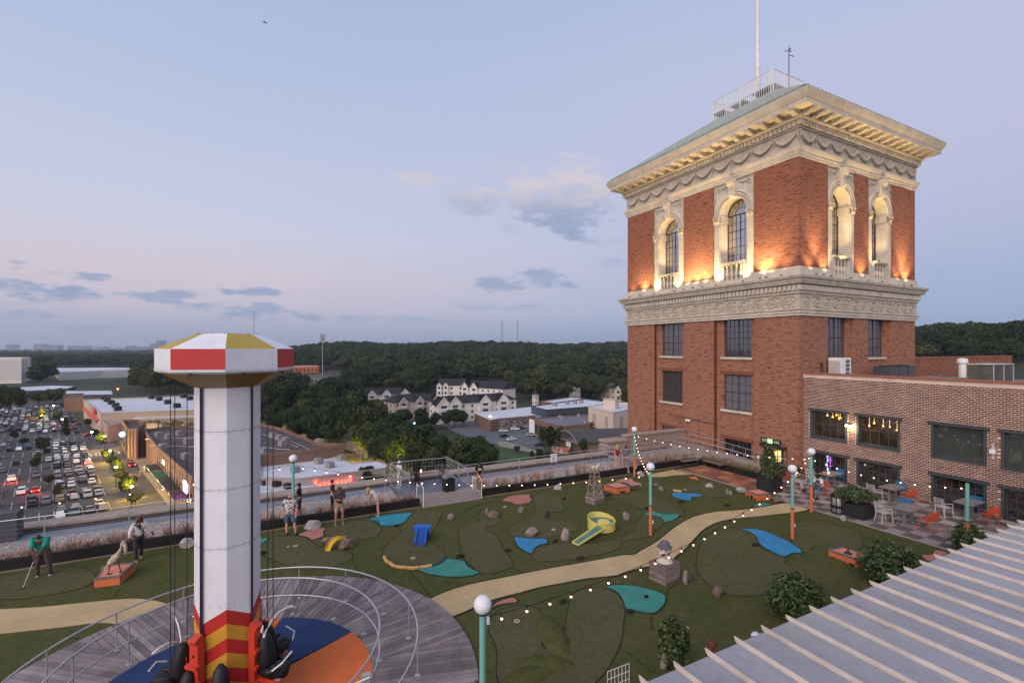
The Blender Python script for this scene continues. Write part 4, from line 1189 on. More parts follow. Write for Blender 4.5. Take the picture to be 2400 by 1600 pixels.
for i in range(n):
 c=(-50+L*(i+.5),27.5,.27)
 if first is None:
  q=MB();q.box(c[0]-L/2+.006,c[0]+L/2-.006,27.1,27.95,.222,.33);first=q.build('cap_stone',mat('cap_stone_mat',(.37,.29,.235),.9,var=.18,vscale=1.5,dirt=.3),PAR,at=c)
 else:copy_mesh(first,PAR,tuple(Vector(c)-Vector(PAR['_w'])))
DR=thing('drain_rail','low black mesh drain running in front of the roof parapet','drain',(0,27,0))
mb=MB();mb.box(-60,TX0-.02,26.96,27.14,-.05,.06);mb.build('channel',M_EDGE,DR)
mb=MB();x=-22.0
while x<29:mb.box(x,x+.10,26.955,26.96,.0,.17);x+=.2
mb.box(-60,TX0-.03,26.95,26.975,.17,.19)
o=mb.build('mesh_bars',mat('drain_mesh',(.05,.05,.055)),DR);o['kind']='stuff'
FN=thing('cable_fence','thin galvanised cable fence at the back of the gravel bed','fence',(0,25.85,.1))
q=None
for i in range(18):
 x=-22+i*2.75
 if 6.4<x<10.1:continue
 if q is None:
  mb=MB();mb.box(x-.02,x+.02,25.83,25.87,.1,1.05);q=mb.build('fence_post',M_STEEL,FN,at=(x,25.85,.1))
 else:copy_mesh(q,FN,(x,0,0))
for a,b in((-22,6.4),(10.1,26.3)):
 mb=MB()
 for z in(.3,.48,.66,.84):mb.tube([(a,25.85,z),(b,25.85,z)],.004,3)
 mb.tube([(a,25.85,1.05),(b,25.85,1.05)],.018,5);mb.build('cables',M_STEEL,FN)
x0,y0=16.2,25.8
NS=thing('warning_notice','small white notice with blue print hung on the cable fence','sign',(x0,y0,.3))
mb=MB();mb.box(x0-.22,x0+.22,y0-.03,y0-.01,.55,1.12);mb.build('plate',M_WHITE,NS)
mb=MB();M_INK=mat('ink_blue',(.05,.07,.22))
for j in range(5):mb.box(x0-.14+.02*(j%2),x0+.14-.03*(j%3),y0-.034,y0-.031,1.0-j*.075,1.03-j*.075)
mb.box(x0-.18,x0+.18,y0-.034,y0-.031,.57,.63);mb.build('print',M_INK,NS)
BW=thing('pier_wall','short weathered brick wall with stone cap joining the parapet to the tower','wall',(25,27.5,0))
mb=MB();mb.box(21.6,23.4,27.1,28.0,-.5,1.1);mb.box(23.4,TX0-.02,27.3,27.7,-.5,1.35);mb.build('brick_face',brick_mat('pale_brick',((.26,.14,.10),(.14,.07,.055),(.09,.05,.045)),(.45,.36,.31),mort=.02,streak=.5),BW)
mb=MB();mb.box(21.5,23.4,27.0,28.1,1.101,1.22);mb.box(23.4,TX0-.03,27.2,27.8,1.351,1.46);mb.build('cap_stone',MATS['cap_stone_mat'],BW)
def grass_clumps(name,spots,seed,cols,blades=70):
 rg=np.random.default_rng(seed);mb=MB()
 for(x,y,z,h,w)in spots:
  for b in range(blades):
   a=rg.uniform(0,2*PI);r0=rg.uniform(0,.12);ln=h*rg.uniform(.6,1.1);lean=rg.uniform(.1,w)
   p0=(x+r0*math.cos(a),y+r0*math.sin(a),z);p1=(p0[0]+lean*.4*math.cos(a),p0[1]+lean*.4*math.sin(a),z+ln*.65)
   p2=(p0[0]+lean*math.cos(a),p0[1]+lean*math.sin(a),z+ln)
   t=.005;dx,dy=-math.sin(a+1.0)*t,math.cos(a+1.0)*t
   k=0 if rg.random()<.45 else(1 if rg.random()<.6 else 2)
   mb.add([(p0[0]-dx,p0[1]-dy,p0[2]),(p0[0]+dx,p0[1]+dy,p0[2]),(p1[0]+dx,p1[1]+dy,p1[2]),(p1[0]-dx,p1[1]-dy,p1[2]),(p2[0]+dx,p2[1]+dy,p2[2]),(p2[0]-dx*2,p2[1]-dy*2,p2[2]+.03)],[(0,1,2,3)],k)
   mb.add([(p1[0]-dx*2.2,p1[1]-dy*2.2,p1[2]),(p1[0]+dx*2.2,p1[1]+dy*2.2,p1[2]),(p2[0]+dx,p2[1]+dy,p2[2])],[(0,1,2)],1 if rg.random()<.7 else k)
 o=mb.build(name,cols);o['kind']='stuff';return o
GP=[mat('grass_rust',(.26,.13,.09),1),mat('grass_plume',(.48,.30,.24),1),mat('grass_olive',(.13,.12,.06),1)]
rg=np.random.default_rng(11)
sp=[]
for x in np.arange(-20,6.4,.30):
 for r__ in range(3):
  if rg.random()<(.95,.6,.3)[r__]:sp.append((x+rg.uniform(-.14,.14),23.35+r__*.42+rg.uniform(-.12,.12),.12,rg.uniform(.3,.68)*(1,.75,.5)[r__],.32))
grass_clumps('pink_grasses',sp,12,GP,58)
sp=[]
for x in np.arange(10.2,24.6,.42):
 if 19.5<x<20.5:continue
 for r__ in range(2):
  if rg.random()<(.62 if x<20 else.85):sp.append((x+rg.uniform(-.16,.16),23.35+r__*.5+rg.uniform(-.12,.12),.12,rg.uniform(.45,.85),.34))
grass_clumps('pink_grasses_by_fence',sp,13,GP,46)
GP2=[mat('grass_dry',(.20,.15,.08),1),mat('grass_straw',(.32,.24,.14),1),mat('grass_green',(.07,.085,.035),1)]
sp=[]
for y in np.arange(18.5,22.9,.33):
 for r__ in range(3):sp.append((26.35+r__*.38+rg.uniform(-.1,.1),y+rg.uniform(-.12,.12),.22,rg.uniform(.25,.5),.35))
for x in np.arange(21.8,26.3,.3):sp.append((x,23.6+rg.uniform(-.1,.5),.12,rg.uniform(.3,.65),.4))
grass_clumps('dry_grasses',sp,14,GP2,55)
mb=MB()
rgs=np.random.default_rng(4)
for k in range(200):
 x,y=rgs.uniform(27.3,29.3),rgs.uniform(17.6,18.8)
 mb.obox((x,y,rgs.uniform(.05,.6)),(.12,.1,.006),rgs.uniform(0,6),rgs.uniform(-.8,.8),rgs.uniform(-.8,.8))
tag(mb.build('low_shrub',mat('leaf_dark',(.03,.05,.02),.7)),'low dark shrub at the foot of the tower corner behind the planter','shrub')
RP=thing('access_ramp','sloping concrete access ramp with double pipe railings along the tower foot','ramp',(28,20,0))
def rz_(y):return max(.02,min(.35,(y-18.6)/5.2*.35))
ys=[18.5,19.5,20.5,21.5,22.5,23.8,27.0]
mb=MB()
vs=[(xx,yy,z)for yy in ys for(xx,z)in((27.4,-.05),(27.4,rz_(yy)+.12),(27.55,rz_(yy)+.12),(27.55,rz_(yy)),(29.58,rz_(yy)),(29.58,-.05))]
mb.add(vs,[(i*6+j,i*6+j+1,(i+1)*6+j+1,(i+1)*6+j)for i in range(len(ys)-1)for j in range(5)]+[(0,1,2,3,4,5)])
mb.build('ramp_slab',mat('ramp_concrete',(.38,.31,.27),.9,var=.3,vscale=2.5,dirt=.5),RP)
for x in(27.48,29.0):
 mb=MB()
 for dz in(.45,.85):mb.tube([(x,y,rz_(y)+dz)for y in ys[:-1]]+[(x,26.5,.35+dz)],.022,6)
 mb.build('handrail',M_STEEL,RP)
 for y in ys:
  mb=MB();mb.cyl((x,min(y,26.5),rz_(y)),(x,min(y,26.5),rz_(y)+.85),.018,n=6);mb.build('rail_post',M_STEEL,RP)
mb=MB();mb.box(21.5,27.38,24.6,26.9,.0,.22);LD=struct('stone_landing',mb,[mat('landing_gravel',(.34,.31,.30),1,var=.25,vscale=4,dirt=.3)])
LR=thing('landing_railing','galvanised railing round the gravel landing in front of the tower','railing',(24,24.6,.2))
for(a,b)in(((20.6,24.5),(27.3,24.5)),((20.6,24.5),(20.6,26.8)),((23.6,26.8),(29.0,26.8))):
 mb=MB()
 for dz in(.35,.65,.98):mb.tube([(a[0],a[1],.2+dz),(b[0],b[1],.2+dz)],.02,5)
 mb.build('rail',M_STEEL,LR)
 for i in range(5):
  t=i/4;x,y=a[0]+(b[0]-a[0])*t,a[1]+(b[1]-a[1])*t
  mb=MB();mb.cyl((x,y,.1),(x,y,1.18),.02,n=6);mb.build('rail_post',M_STEEL,LR)
def bench(a,b,lab):
 t=thing('slatted_bench',lab,'bench',(a[0],a[1],0),math.atan2(b[1]-a[1],b[0]-a[0]),local=True)
 L=math.hypot(b[0]-a[0],b[1]-a[1])
 for i in range(4):mb=MB();mb.box(0,L,-.2+i*.105,-.11+i*.105,.42,.455);mb.build('slat',mat('bench_wood',(.20,.13,.10),.8,var=.2,stretch=(1,8,8)),t)
 for x in(.15,L-.15):
  mb=MB();mb.tube([(x,-.18,0),(x,-.15,.41),(x,.17,.41),(x,.2,0)],.025,6);mb.build('leg',M_BLACK,t)
 return t
bench((24.2,22.62),(25.65,22.62),'weathered slatted bench backing on the black planter edging beside the pale path')
bench((25.75,22.2),(25.75,20.7),'weathered slatted bench along the grassy bed below the ramp')
M_DECKW=mat('step_boards',(.30,.24,.23),.85,var=.2,vscale=2,stretch=(1,10,10))
DK=thing('side_deck','small raised side deck with wooden steps and white railings at the back of the turf','deck',(8.3,23,0))
for i in range(6):
 mb=MB();y=22.75+i*.3;z=.05+.05*i if i<3 else.17
 mb.box(6.7,9.9,y,y+.29,-.02,z);mb.build('step_board',M_DECKW,DK)
mb=MB();mb.box(5.95,9.9,24.56,27.0,-.02,.17);mb.build('deck_floor',mat('deck_blue_grey',(.13,.15,.185),.7,var=.15),DK)
def railrun(pts,z0,h,name='railing',bars=4,posts=True):
 mb=MB();mb.tube([(p[0],p[1],p[2]+h)for p in pts],.025,6);mb.build('rail',M_STEEL,DK)
 mb=MB()
 for k in range(bars):mb.tube([(p[0],p[1],p[2]+h*(k+.6)/(bars+.4))for p in pts],.009,4)
 mb.build('rail_bars',M_STEEL,DK)
 for p in pts:q=MB();q.box(p[0]-.025,p[0]+.025,p[1]-.025,p[1]+.025,p[2],p[2]+h);q.build('rail_post',M_STEEL,DK)
railrun([(6.35,24.0,.14),(6.15,25.3,.17),(6.0,26.7,.17)],.17,1.25,bars=7)
railrun([(6.0,26.85,.70),(7.6,26.85,.70),(9.25,26.85,.65)],.17,.72,bars=1)
railrun([(9.25,26.85,.65),(9.9,26.3,.3),(10.1,25.3,.15)],.17,.8,bars=5)
mb=MB();mb.box(6.0,9.3,26.7,26.95,.58,.70);mb.box(9.1,9.3,26.6,26.95,.17,.58);mb.build('bar_ledge',MATS['ramp_concrete'],DK)
mb=MB()
for k in range(16):x=6.05+k*.2;mb.cyl((x,26.85,.70),(x,26.85,1.38),.006,n=4)
mb.build('rail_bars',M_STEEL,DK)
for x in(6.72,9.85):
 mb=MB();mb.tube([(x,22.78,.03),(x,22.78,.95),(x,23.15,1.12),(x,23.5,.85),(x,24.0,.88)],.022,6);mb.tube([(x,24.0,.88),(x,24.0,.17)],.022,6);mb.build('handrail',M_RAILW,DK)
def stool(x,y,lab):
 t=thing('bar_stool',lab,'stool',(x,y,.17),local=True)
 mb=MB();mb.lathe((0,0,.70),[(.14,0),(.17,.02),(.16,.05)],12);mb.build('seat',M_BLACK,t)
 for a in range(4):
  q=MB();c_,s_=math.cos(a*PI/2+.8),math.sin(a*PI/2+.8);q.tube([(c_*.12,s_*.12,.7),(c_*.2,s_*.2,0)],.015,5);q.build('leg',M_BLACK,t)
 q=MB();q.tube([(math.cos(i*PI/4)*.17,math.sin(i*PI/4)*.17,.28)for i in range(8)],.01,4,closed=True);q.build('foot_ring',M_BLACK,t)
 return t
stool(8.75,26.0,'black bar stool standing alone by the tan ledge of the side deck')
stool(7.05,26.0,'black bar stool beside the person in the white cap')
t=thing('trash_bin','square black trash bin with grey domed lid on the side deck','bin',(8.6,24.4,.17))
mb=MB();mb.box(8.32,8.88,24.15,24.67,.17,.88);mb.build('bin_body',M_BLACK,t)
mb=MB();mb.box(8.30,8.90,24.13,24.69,.881,.95);mb.box(8.38,8.82,24.2,24.6,.95,1.06);mb.build('lid',mat('lid_grey',(.22,.23,.25)),t)
mb=MB();mb.box(8.46,8.74,24.12,24.135,.89,.94);mb.build('slot',M_BLACK,t)
t=thing('candle_lamp','small glowing candle lamp on the ledge of the side deck','lamp',(7.75,26.8,.7))
mb=MB();mb.cyl((7.75,26.8,.702),(7.75,26.8,.86),.035,n=8);mb.build('shade',glow('candle_glow',(1,.7,.3),5),t)
MC=thing('stair_hatch','grey steel stair rail and hatch box behind the bending teal shirt golfer','railing',(-10.5,25.5,.1))
mb=MB()
for(a,b)in(((-14,24.6),(-11.2,24.6)),((-11.2,24.6),(-10.2,26.6)),((-13,26.6),(-10.2,26.6))):
 for dz in(.5,1.0):mb.tube([(a[0],a[1],.1+dz),(b[0],b[1],.1+dz)],.025,5)
 mb.cyl((a[0],a[1],.1),(a[0],a[1],1.1),.03,n=5)
mb.build('rail',M_STEEL,MC)
mb=MB();mb.box(-10.2,-9.2,26.2,26.8,.1,1.25);mb.build('hatch_box',mat('hatch_grey',(.09,.09,.095)),MC)
RZ,RY=3.6,4.62
MR=thing('ribbed_metal_roof','white standing seam metal roof with tall ribs filling the near corner','roof',(12,RY,RZ))
M_PAN=mat('roof_pan',(.36,.36,.39),.45,var=.14,vscale=.6,metal=.25,dirt=.28,stretch=(1,.25,1));M_RIB=mat('roof_rib',(.56,.49,.43),.45,var=.12,dirt=.2)
x=site(2257.6,1279.2,RZ)[0]-34*.61
xs=[x+.61*i for i in range(60)]
for i,x in enumerate(xs[:-1]):
 if x<1.0 or x>33:continue
 mb=MB();mb.box(x+.02,x+.59,-8,RY-.0+rng.normal(0,.002),RZ-.02,RZ)
 mb.build('roof_panel',M_PAN,MR)
 mb=MB()
 mb.add([(x-.012,-8,RZ+.0),(x+.012,-8,RZ),(x+.012,RY+.05,RZ),(x-.012,RY+.05,RZ),(x-.010,-8,RZ+.06),(x+.010,-8,RZ+.06),(x+.010,RY+.08,RZ+.06),(x-.010,RY+.08,RZ+.06)],[(0,3,2,1),(4,5,6,7),(0,1,5,4),(1,2,6,5),(2,3,7,6),(3,0,4,7)])
 mb.box(x-.03,x+.03,-8,RY+.02,RZ+.001,RZ+.012)
 mb.build('roof_rib',M_RIB,MR)
mb=MB();mb.box(1,33,RY-.3,RY-.02,RZ-.28,RZ-.021);mb.build('fascia',M_BLACK,MR)
mb=MB()
for x in(4,10,16,22,28):mb.box(x-.06,x+.06,RY-.35,RY-.23,0,RZ-.28)
for k,x in enumerate((4,10,16,22,28)):
 q=MB();q.box(x-.06,x+.06,RY-.55,RY-.43,0,RZ-.02);q.build('post',M_BLACK,MR)
 # =================================================================== drop tower, its pad, deck and rings of railing
M_PLANK=[mat('plank_a',(.25,.205,.20),.85,var=.25,vscale=1.5,stretch=(1,1,1)),mat('plank_b',(.19,.155,.155),.85,var=.25),mat('plank_c',(.31,.26,.25),.85,var=.2),mat('plank_d',(.16,.13,.13),.85,var=.25)]
RO,RI=5.62,3.1
mb=MB();mb.lathe((CX,CY,0),[(RO-.02,-.02),(RO-.02,.045)],72);DECK=struct('round_deck',mb,[mat('deck_frame',(.05,.04,.04))])
rgd=np.random.default_rng(21)
NS_=16;pw=.158;cntp=0
for s in range(NS_):
 a0=2*PI*s/NS_+.12;half=PI/NS_
 ca,sa=math.cos(a0),math.sin(a0)
 mx,my=CX+4.3*ca,CY+4.3*sa
 d=mx*SS+my*CC;l=mx*CC-my*SS
 if d<6.5:continue
 n=int(2*RO*math.sin(half)/pw)+1
 for i in range(n):
  u0=-RO*math.sin(half)+i*2*RO*math.sin(half)/n;u1=u0+2*RO*math.sin(half)/n
  g=.008;u0+=g;u1-=g
  vi=[];vo=[]
  for u in(u0,u1):
   lo=max(math.sqrt(max(RI*RI-u*u,0)),abs(u)/math.tan(half)+.004)
   hi=math.sqrt(RO*RO-u*u)
   vi.append(lo);vo.append(hi)
  if vo[0]-vi[0]<.03 and vo[1]-vi[1]<.03:continue
  q=MB();z0,z1=.046,.075+rgd.normal(0,.0015)
  pts=[(vi[0],u0),(vo[0],u0),(vo[1],u1),(vi[1],u1)]
  W_=[(CX+v*ca-u*sa,CY+v*sa+u*ca)for v,u in pts]
  q.add([(p[0],p[1],z0)for p in W_]+[(p[0],p[1],z1)for p in W_],[(4,5,6,7),(0,1,5,4),(1,2,6,5),(2,3,7,6),(3,0,4,7)])
  t=rgd.random();q.build('plank',M_PLANK[0 if t<.4 else 1 if t<.68 else 2 if t<.86 else 3],DECK);cntp+=1
q=MB()
A=site(*ZK(10,800));B=site(*ZK(240,975));d_=Vector((B[0]-A[0],B[1]-A[1])).normalized();nn=Vector((-d_.y,d_.x))
if(Vector(A)-Vector((CX,CY))).dot(nn)<0:nn=-nn
for k in range(2):
 o_=nn*(.0-.14*k);p=[Vector(A)+o_,Vector(B)+o_,Vector(B)+o_-nn*.13,Vector(A)+o_-nn*.13]
 q.prism([(v.x,v.y)for v in p],.02,.086)
q.build('threshold_board',M_PLANK[0],DECK)
M_PADB=mat('pad_blue',(.012,.035,.12),.8,var=.12,vscale=1.2,bump=.15,bscale=60);M_PADO=mat('pad_orange',(.60,.13,.028),.8,var=.08,vscale=1.2,bump=.15,bscale=60)
PAD=thing('landing_pad','round rubber pad of blue and orange wedges under the drop tower','mat',(CX,CY,.05))
for k in range(8):
 a0=R(23.5+45*k);n=10
 pts=[(CX+.2*math.cos(a0+R(22.5)),CY+.2*math.sin(a0+R(22.5)))]+[(CX+(RI+.0)*math.cos(a0+R(45)*i/n),CY+(RI+.0)*math.sin(a0+R(45)*i/n))for i in range(n+1)]
 q=MB();q.prism(pts,.046,.088);q.build('pad_wedge',M_PADB if k%2==0 else M_PADO,PAD)
DT=thing('drop_tower','white eight-sided drop tower with red and yellow chevrons and a striped faceted cap','ride',(CX,CY,0))
VA=math.atan2(-CY,-CX)-R(2.5)
def octv(r,z,k,a=VA):return(CX+r*math.cos(a+k*PI/4),CY+r*math.sin(a+k*PI/4),z)
RC=.64
M_RED=mat('ride_red',(.47,.028,.022),.45,var=.06,dirt=.06);M_YEL=mat('ride_yellow',(.60,.30,.03),.5,var=.08,dirt=.08);M_CWHITE=mat('ride_white',(.74,.73,.76),.55,var=.035,vscale=1.0,dirt=.14)
zt=7.12
def zig(k,b):return(2.34 if k%2==0 else 2.05)-.305*b
seams=[6.12,4.88,3.63]
lv=[zt]+seams
for k in range(8):
 for j in range(len(lv)):
  z1=lv[j]-(.004 if j else 0)
  q=MB()
  if j<len(lv)-1:
   z0=lv[j+1]+.004
   q.add([octv(RC,z0,k),octv(RC,z0,k+1),octv(RC,z1,k+1),octv(RC,z1,k)],[(0,1,2,3)])
  else:
   q.add([octv(RC,zig(k,0),k),octv(RC,zig(k+1,0),k+1),octv(RC,z1,k+1),octv(RC,z1,k)],[(0,1,2,3)])
  q.build('cladding_panel',M_CWHITE,DT)
 for b in range(8):
  za0,za1=zig(k,b),zig(k+1,b);zb0,zb1=zig(k,b+1),zig(k+1,b+1)
  q=MB();q.add([octv(RC,max(.1,zb0),k),octv(RC,max(.1,zb1),k+1),octv(RC,max(.1,za1),k+1),octv(RC,max(.1,za0),k)],[(0,1,2,3)])
  if za0>.12:q.build('chevron_stripe',M_RED if b%2==0 else M_YEL,DT)
q=MB();q.lathe((CX,CY,0),[(RC*.9,.05),(RC*.9,zt)],8);q.build('core',M_DARK,DT)
q=MB()
for k in range(8):
 for z in seams+[2.42]:
  for f in(.07,.30,.70,.93):
   for dz in(-.035,.035):
    a=Vector(octv(RC,z+dz,k));b=Vector(octv(RC,z+dz,k+1));p=a.lerp(b,f);nrm=Vector((p.x-CX,p.y-CY,0)).normalized()
    q.cyl(p,p+nrm*.006,.008,n=5)
o=q.build('bolts',M_DARK,DT);o['kind']='stuff'
M_RAILD=mat('guide_rail',(.035,.022,.05),.45)
for k in(1,3,5,7):
 q=MB();a=octv(RC+.025,.5,k);b=octv(RC+.025,zt-.02,k);q.tube([a,b],.034,4);q.build('guide_rail',M_RAILD,DT)
R1=1.34;zr0,zr1,ztr=7.475,7.89,7.40
M_MUST=mat('cap_mustard',(.40,.29,.045),.6,var=.08,dirt=.15);M_CAPW=mat('cap_white',(.72,.73,.77),.55,var=.05,dirt=.18);M_CAPR=mat('cap_red',(.50,.032,.028),.5,var=.06,dirt=.1)
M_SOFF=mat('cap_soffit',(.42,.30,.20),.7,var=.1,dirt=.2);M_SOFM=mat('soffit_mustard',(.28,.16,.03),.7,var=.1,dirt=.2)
VC=VA+R(.5)
def ov_(r,z,k):return octv(r,z,k,VC)
for k in range(8):
 kk=k
 red=(k%2==0)
 q=MB();q.add([ov_(R1,zr0,k),ov_(R1,zr0,k+1),ov_(R1,zr1,k+1),ov_(R1,zr1,k)],[(0,1,2,3)]);q.build('rim_panel',M_CAPW if red else M_CAPR,DT)
 q=MB();q.add([ov_(R1+.012,zr0+.0,k),ov_(R1+.012,zr0+.0,k+1),ov_(R1+.0,ztr+.02,k+1),ov_(R1+.0,ztr+.02,k),ov_(R1-.08,ztr-.02,k),ov_(R1-.08,ztr-.02,k+1)],[(3,2,1,0),(4,5,2,3)]);q.build('trim',M_CAPW,DT)
 q=MB();q.add([ov_(R1,zr1,k),ov_(R1,zr1,k+1),ov_(.60,8.22,k+1),ov_(.60,8.22,k)],[(0,1,2,3)]);q.build('roof_facet',M_MUST if red else M_CAPW,DT)
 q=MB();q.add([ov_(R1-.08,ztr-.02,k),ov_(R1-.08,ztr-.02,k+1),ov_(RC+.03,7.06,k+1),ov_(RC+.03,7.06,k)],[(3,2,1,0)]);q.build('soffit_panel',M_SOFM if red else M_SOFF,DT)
 q=MB();a=Vector(ov_(R1-.02,ztr+.0,k)).lerp(Vector(ov_(R1-.02,ztr,k+1)),.35);q.box(a.x-.03,a.x+.03,a.y-.03,a.y+.03,a.z-.05,a.z-.01);q.build('clip',M_BLACK,DT)
q=MB();q.add([ov_(.60,8.22,k)for k in range(8)],[tuple(range(8))]);q.build('roof_cap',M_CAPW,DT)
q=MB()
for k in range(8):
 for f in(.1,.35,.9):p=Vector(ov_(.60,8.22,k)).lerp(Vector(ov_(.60,8.22,k+1)),f);q.ball(p,.014,5,4)
q.build('rivets',M_BLACK,DT)
def camang(t):return(CX+1.05*(math.cos(t)*CC+math.sin(t)*SS),CY+1.05*(-math.cos(t)*SS+math.sin(t)*CC))
for t in(194,171,-14,-4,215,150):
 x,y=camang(R(t));q=MB();q.cyl((x,y,1.2),(x,y,7.2),.009,n=5);q.build('lift_cable',M_BLACK,DT)
M_SEAT=mat('seat_black',(.012,.012,.013),.55,var=.3);M_REDF=mat('frame_red',(.55,.05,.025),.4,var=.08)
for k in(1,3,5,7):
 a=Vector(octv(RC+.10,.25,k));b=Vector(octv(RC+.10,1.72,k));rd=Vector((a.x-CX,a.y-CY,0)).normalized()
 q=MB();ang=math.atan2(rd.y,rd.x)
 q.obox((a+b)/2+rd*.02,(.16,.22,b.z-a.z),ang)
 q.obox(b+rd*.02+Vector((0,0,.07)),(.2,.16,.16),ang,ry=.5)
 for zz in(.6,.95,1.3):q.obox(Vector((a.x,a.y,zz))+rd*.12,(.12,.3,.07),ang)
 q.build('carriage_post',M_REDF,DT)
 q=MB()
 for zz in(.45,.8,1.15,1.5):q.cyl(Vector((a.x,a.y,zz))+rd*.1,Vector((a.x,a.y,zz))+rd*.115,.025,n=8)
 q.build('carriage_bolt',M_BLACK,DT)
def seat(t,r,zb,lift,bars=True,rot=0):
 """a seat facing out from the tower; modelled about its own frame then turned"""
 x=CX+r*(math.cos(t)*CC+math.sin(t)*SS);y=CY+r*(-math.cos(t)*SS+math.sin(t)*CC)
 out=Vector((x-CX,y-CY,0)).normalized();sd=Vector((-out.y,out.x,0));B=Vector((x,y,zb))
 def P_(o,s,z):return B+out*o+sd*s+Vector((0,0,z))
 q=MB();q.smooth=True
 q.tube([P_(-.05,0,0),P_(-.03,0,.25),P_(-.06,0,.5),P_(-.1,0,.72),P_(-.12,0,.82)],[.19,.2,.17,.12,.05],10)
 q.tube([P_(-.05,0,.03),P_(.2,0,.0),P_(.42,0,.06),P_(.47,0,.03)],[.17,.19,.17,.09],10)
 for s_ in(-1,1):q.tube([P_(.0,s_*.2,.1),P_(.2,s_*.24,.12),P_(.42,s_*.22,.2)],[.07,.08,.03],7)
 q.build('seat',M_SEAT,DT)
 q=MB();q.obox(P_(.1,0,-.14),(.5,.34,.07),math.atan2(out.y,out.x));q.obox(P_(-.16,0,.2),(.08,.2,.7),math.atan2(out.y,out.x));q.build('seat_frame',M_REDF,DT)
 q=MB();q.obox(P_(.3,.0,-.1),(.16,.3,.06),math.atan2(out.y,out.x));q.build('step_plate',M_STEEL,DT)
 if bars:
  q=MB();q.smooth=True
  q.tube([P_(.28,-.62,lift+.1),P_(.22,-.48,lift+.14),P_(.1,-.32,lift+.02),P_(.0,-.18,lift-.22),P_(-.02,-.08,lift-.26),P_(.0,.12,lift-.1),P_(.06,.3,lift+.0),P_(.16,.46,lift+.02),P_(.26,.58,lift-.03)],.017,7)
  q.tube([P_(-.02,-.08,lift-.26),P_(-.1,-.04,lift-.5)],.03,6)
  q.build('shoulder_bar',M_RAILW,DT)
  q=MB();q.tube([P_(.35,-.38,.25),P_(.5,-.25,.35),P_(.5,.1,.38)],.018,6);q.build('grab_handle',M_RAILW,DT)
seat(R(196),.98,.62,1.02)
seat(R(352),.98,.78,1.12)
seat(R(248),.98,.40,1.0,bars=False)
seat(R(292),.98,.52,1.0,bars=False)
seat(R(128),.98,.5,1.05)
seat(R(60),.98,.5,1.05)
def ring(r,name,lab,cut,nposts,h,mid,off=0.0):
 t=thing(name,lab,'railing',(CX,CY,.07));t_=[]
 a0,a1=cut;N_=110
 arc=[a0+(a1-a0)*i/N_ for i in range(N_+1)]
 q=MB();q.smooth=True;q.tube([(CX+r*math.cos(a),CY+r*math.sin(a),.07+h)for a in arc],.024,8);q.build('top_rail',M_STEEL,t)
 if mid:q=MB();q.smooth=True;q.tube([(CX+r*math.cos(a),CY+r*math.sin(a),.07+h*.53)for a in arc],.02,8);q.build('mid_rail',M_STEEL,t)
 for i in range(nposts):
  a=a0+off+(a1-a0)*i/(nposts-1);x,y=CX+r*math.cos(a),CY+r*math.sin(a)
  q=MB();q.cyl((x,y,.08),(x,y,.07+h),.02,n=7);q.build('rail_post',M_STEEL,t)
  q=MB();q.obox((x,y,.085),(.13,.10,.012),a)
  q.build('base_flange',M_STEEL,t)
 return t
ring(3.28,'inner_railing','inner circular galvanised railing with two rails round the coloured pad',(R(-75),R(250)),15,1.08,True)
ring(4.18,'outer_railing','outer circular galvanised railing with one rail round the wooden deck',(R(-60),R(215)),14,.98,False)
sx_,sy_=at_cam(-3.25,9.6)
SG=thing('rules_sign','tilted white ride rules sign with red checked border beside the orange pad','sign',(sx_,sy_,.08))
ang=math.atan2(-sy_,-sx_)-PI/2
q=MB();q.obox((sx_,sy_,.95),(.62,.03,.5),ang+.35,rx=-.6);q.build('board',M_RAILW,SG)
q=MB()
for i in range(8):
 p=Matrix.Translation((sx_,sy_,.95))@Matrix.Rotation(ang+.35,4,'Z')@Matrix.Rotation(-.6,4,'X')@Vector((-.28+i*.08,-.018,.22))
 q.obox(p,(.045,.004,.045),ang+.35,rx=-.6)
q.build('red_checks',M_RED,SG)
q=MB();q.cyl((sx_,sy_,.08),(sx_,sy_,.85),.03,n=7);q.build('post',M_STEEL,SG)
sx_,sy_=at_cam(-3.02,9.75)
CBX=thing('control_box','slim pale grey control pillar standing beside the checked rules sign','control box',(sx_,sy_,.08))
q=MB();q.obox((sx_,sy_,.62),(.16,.1,1.1),ang+.2);q.build('pillar',mat('pillar_grey',(.36,.42,.40)),CBX)
q=MB();q.obox((sx_-.06*math.sin(ang),sy_+.06*math.cos(ang)*-1,1.08),(.11,.02,.12),ang+.2);q.build('display',M_BLACK,CBX)
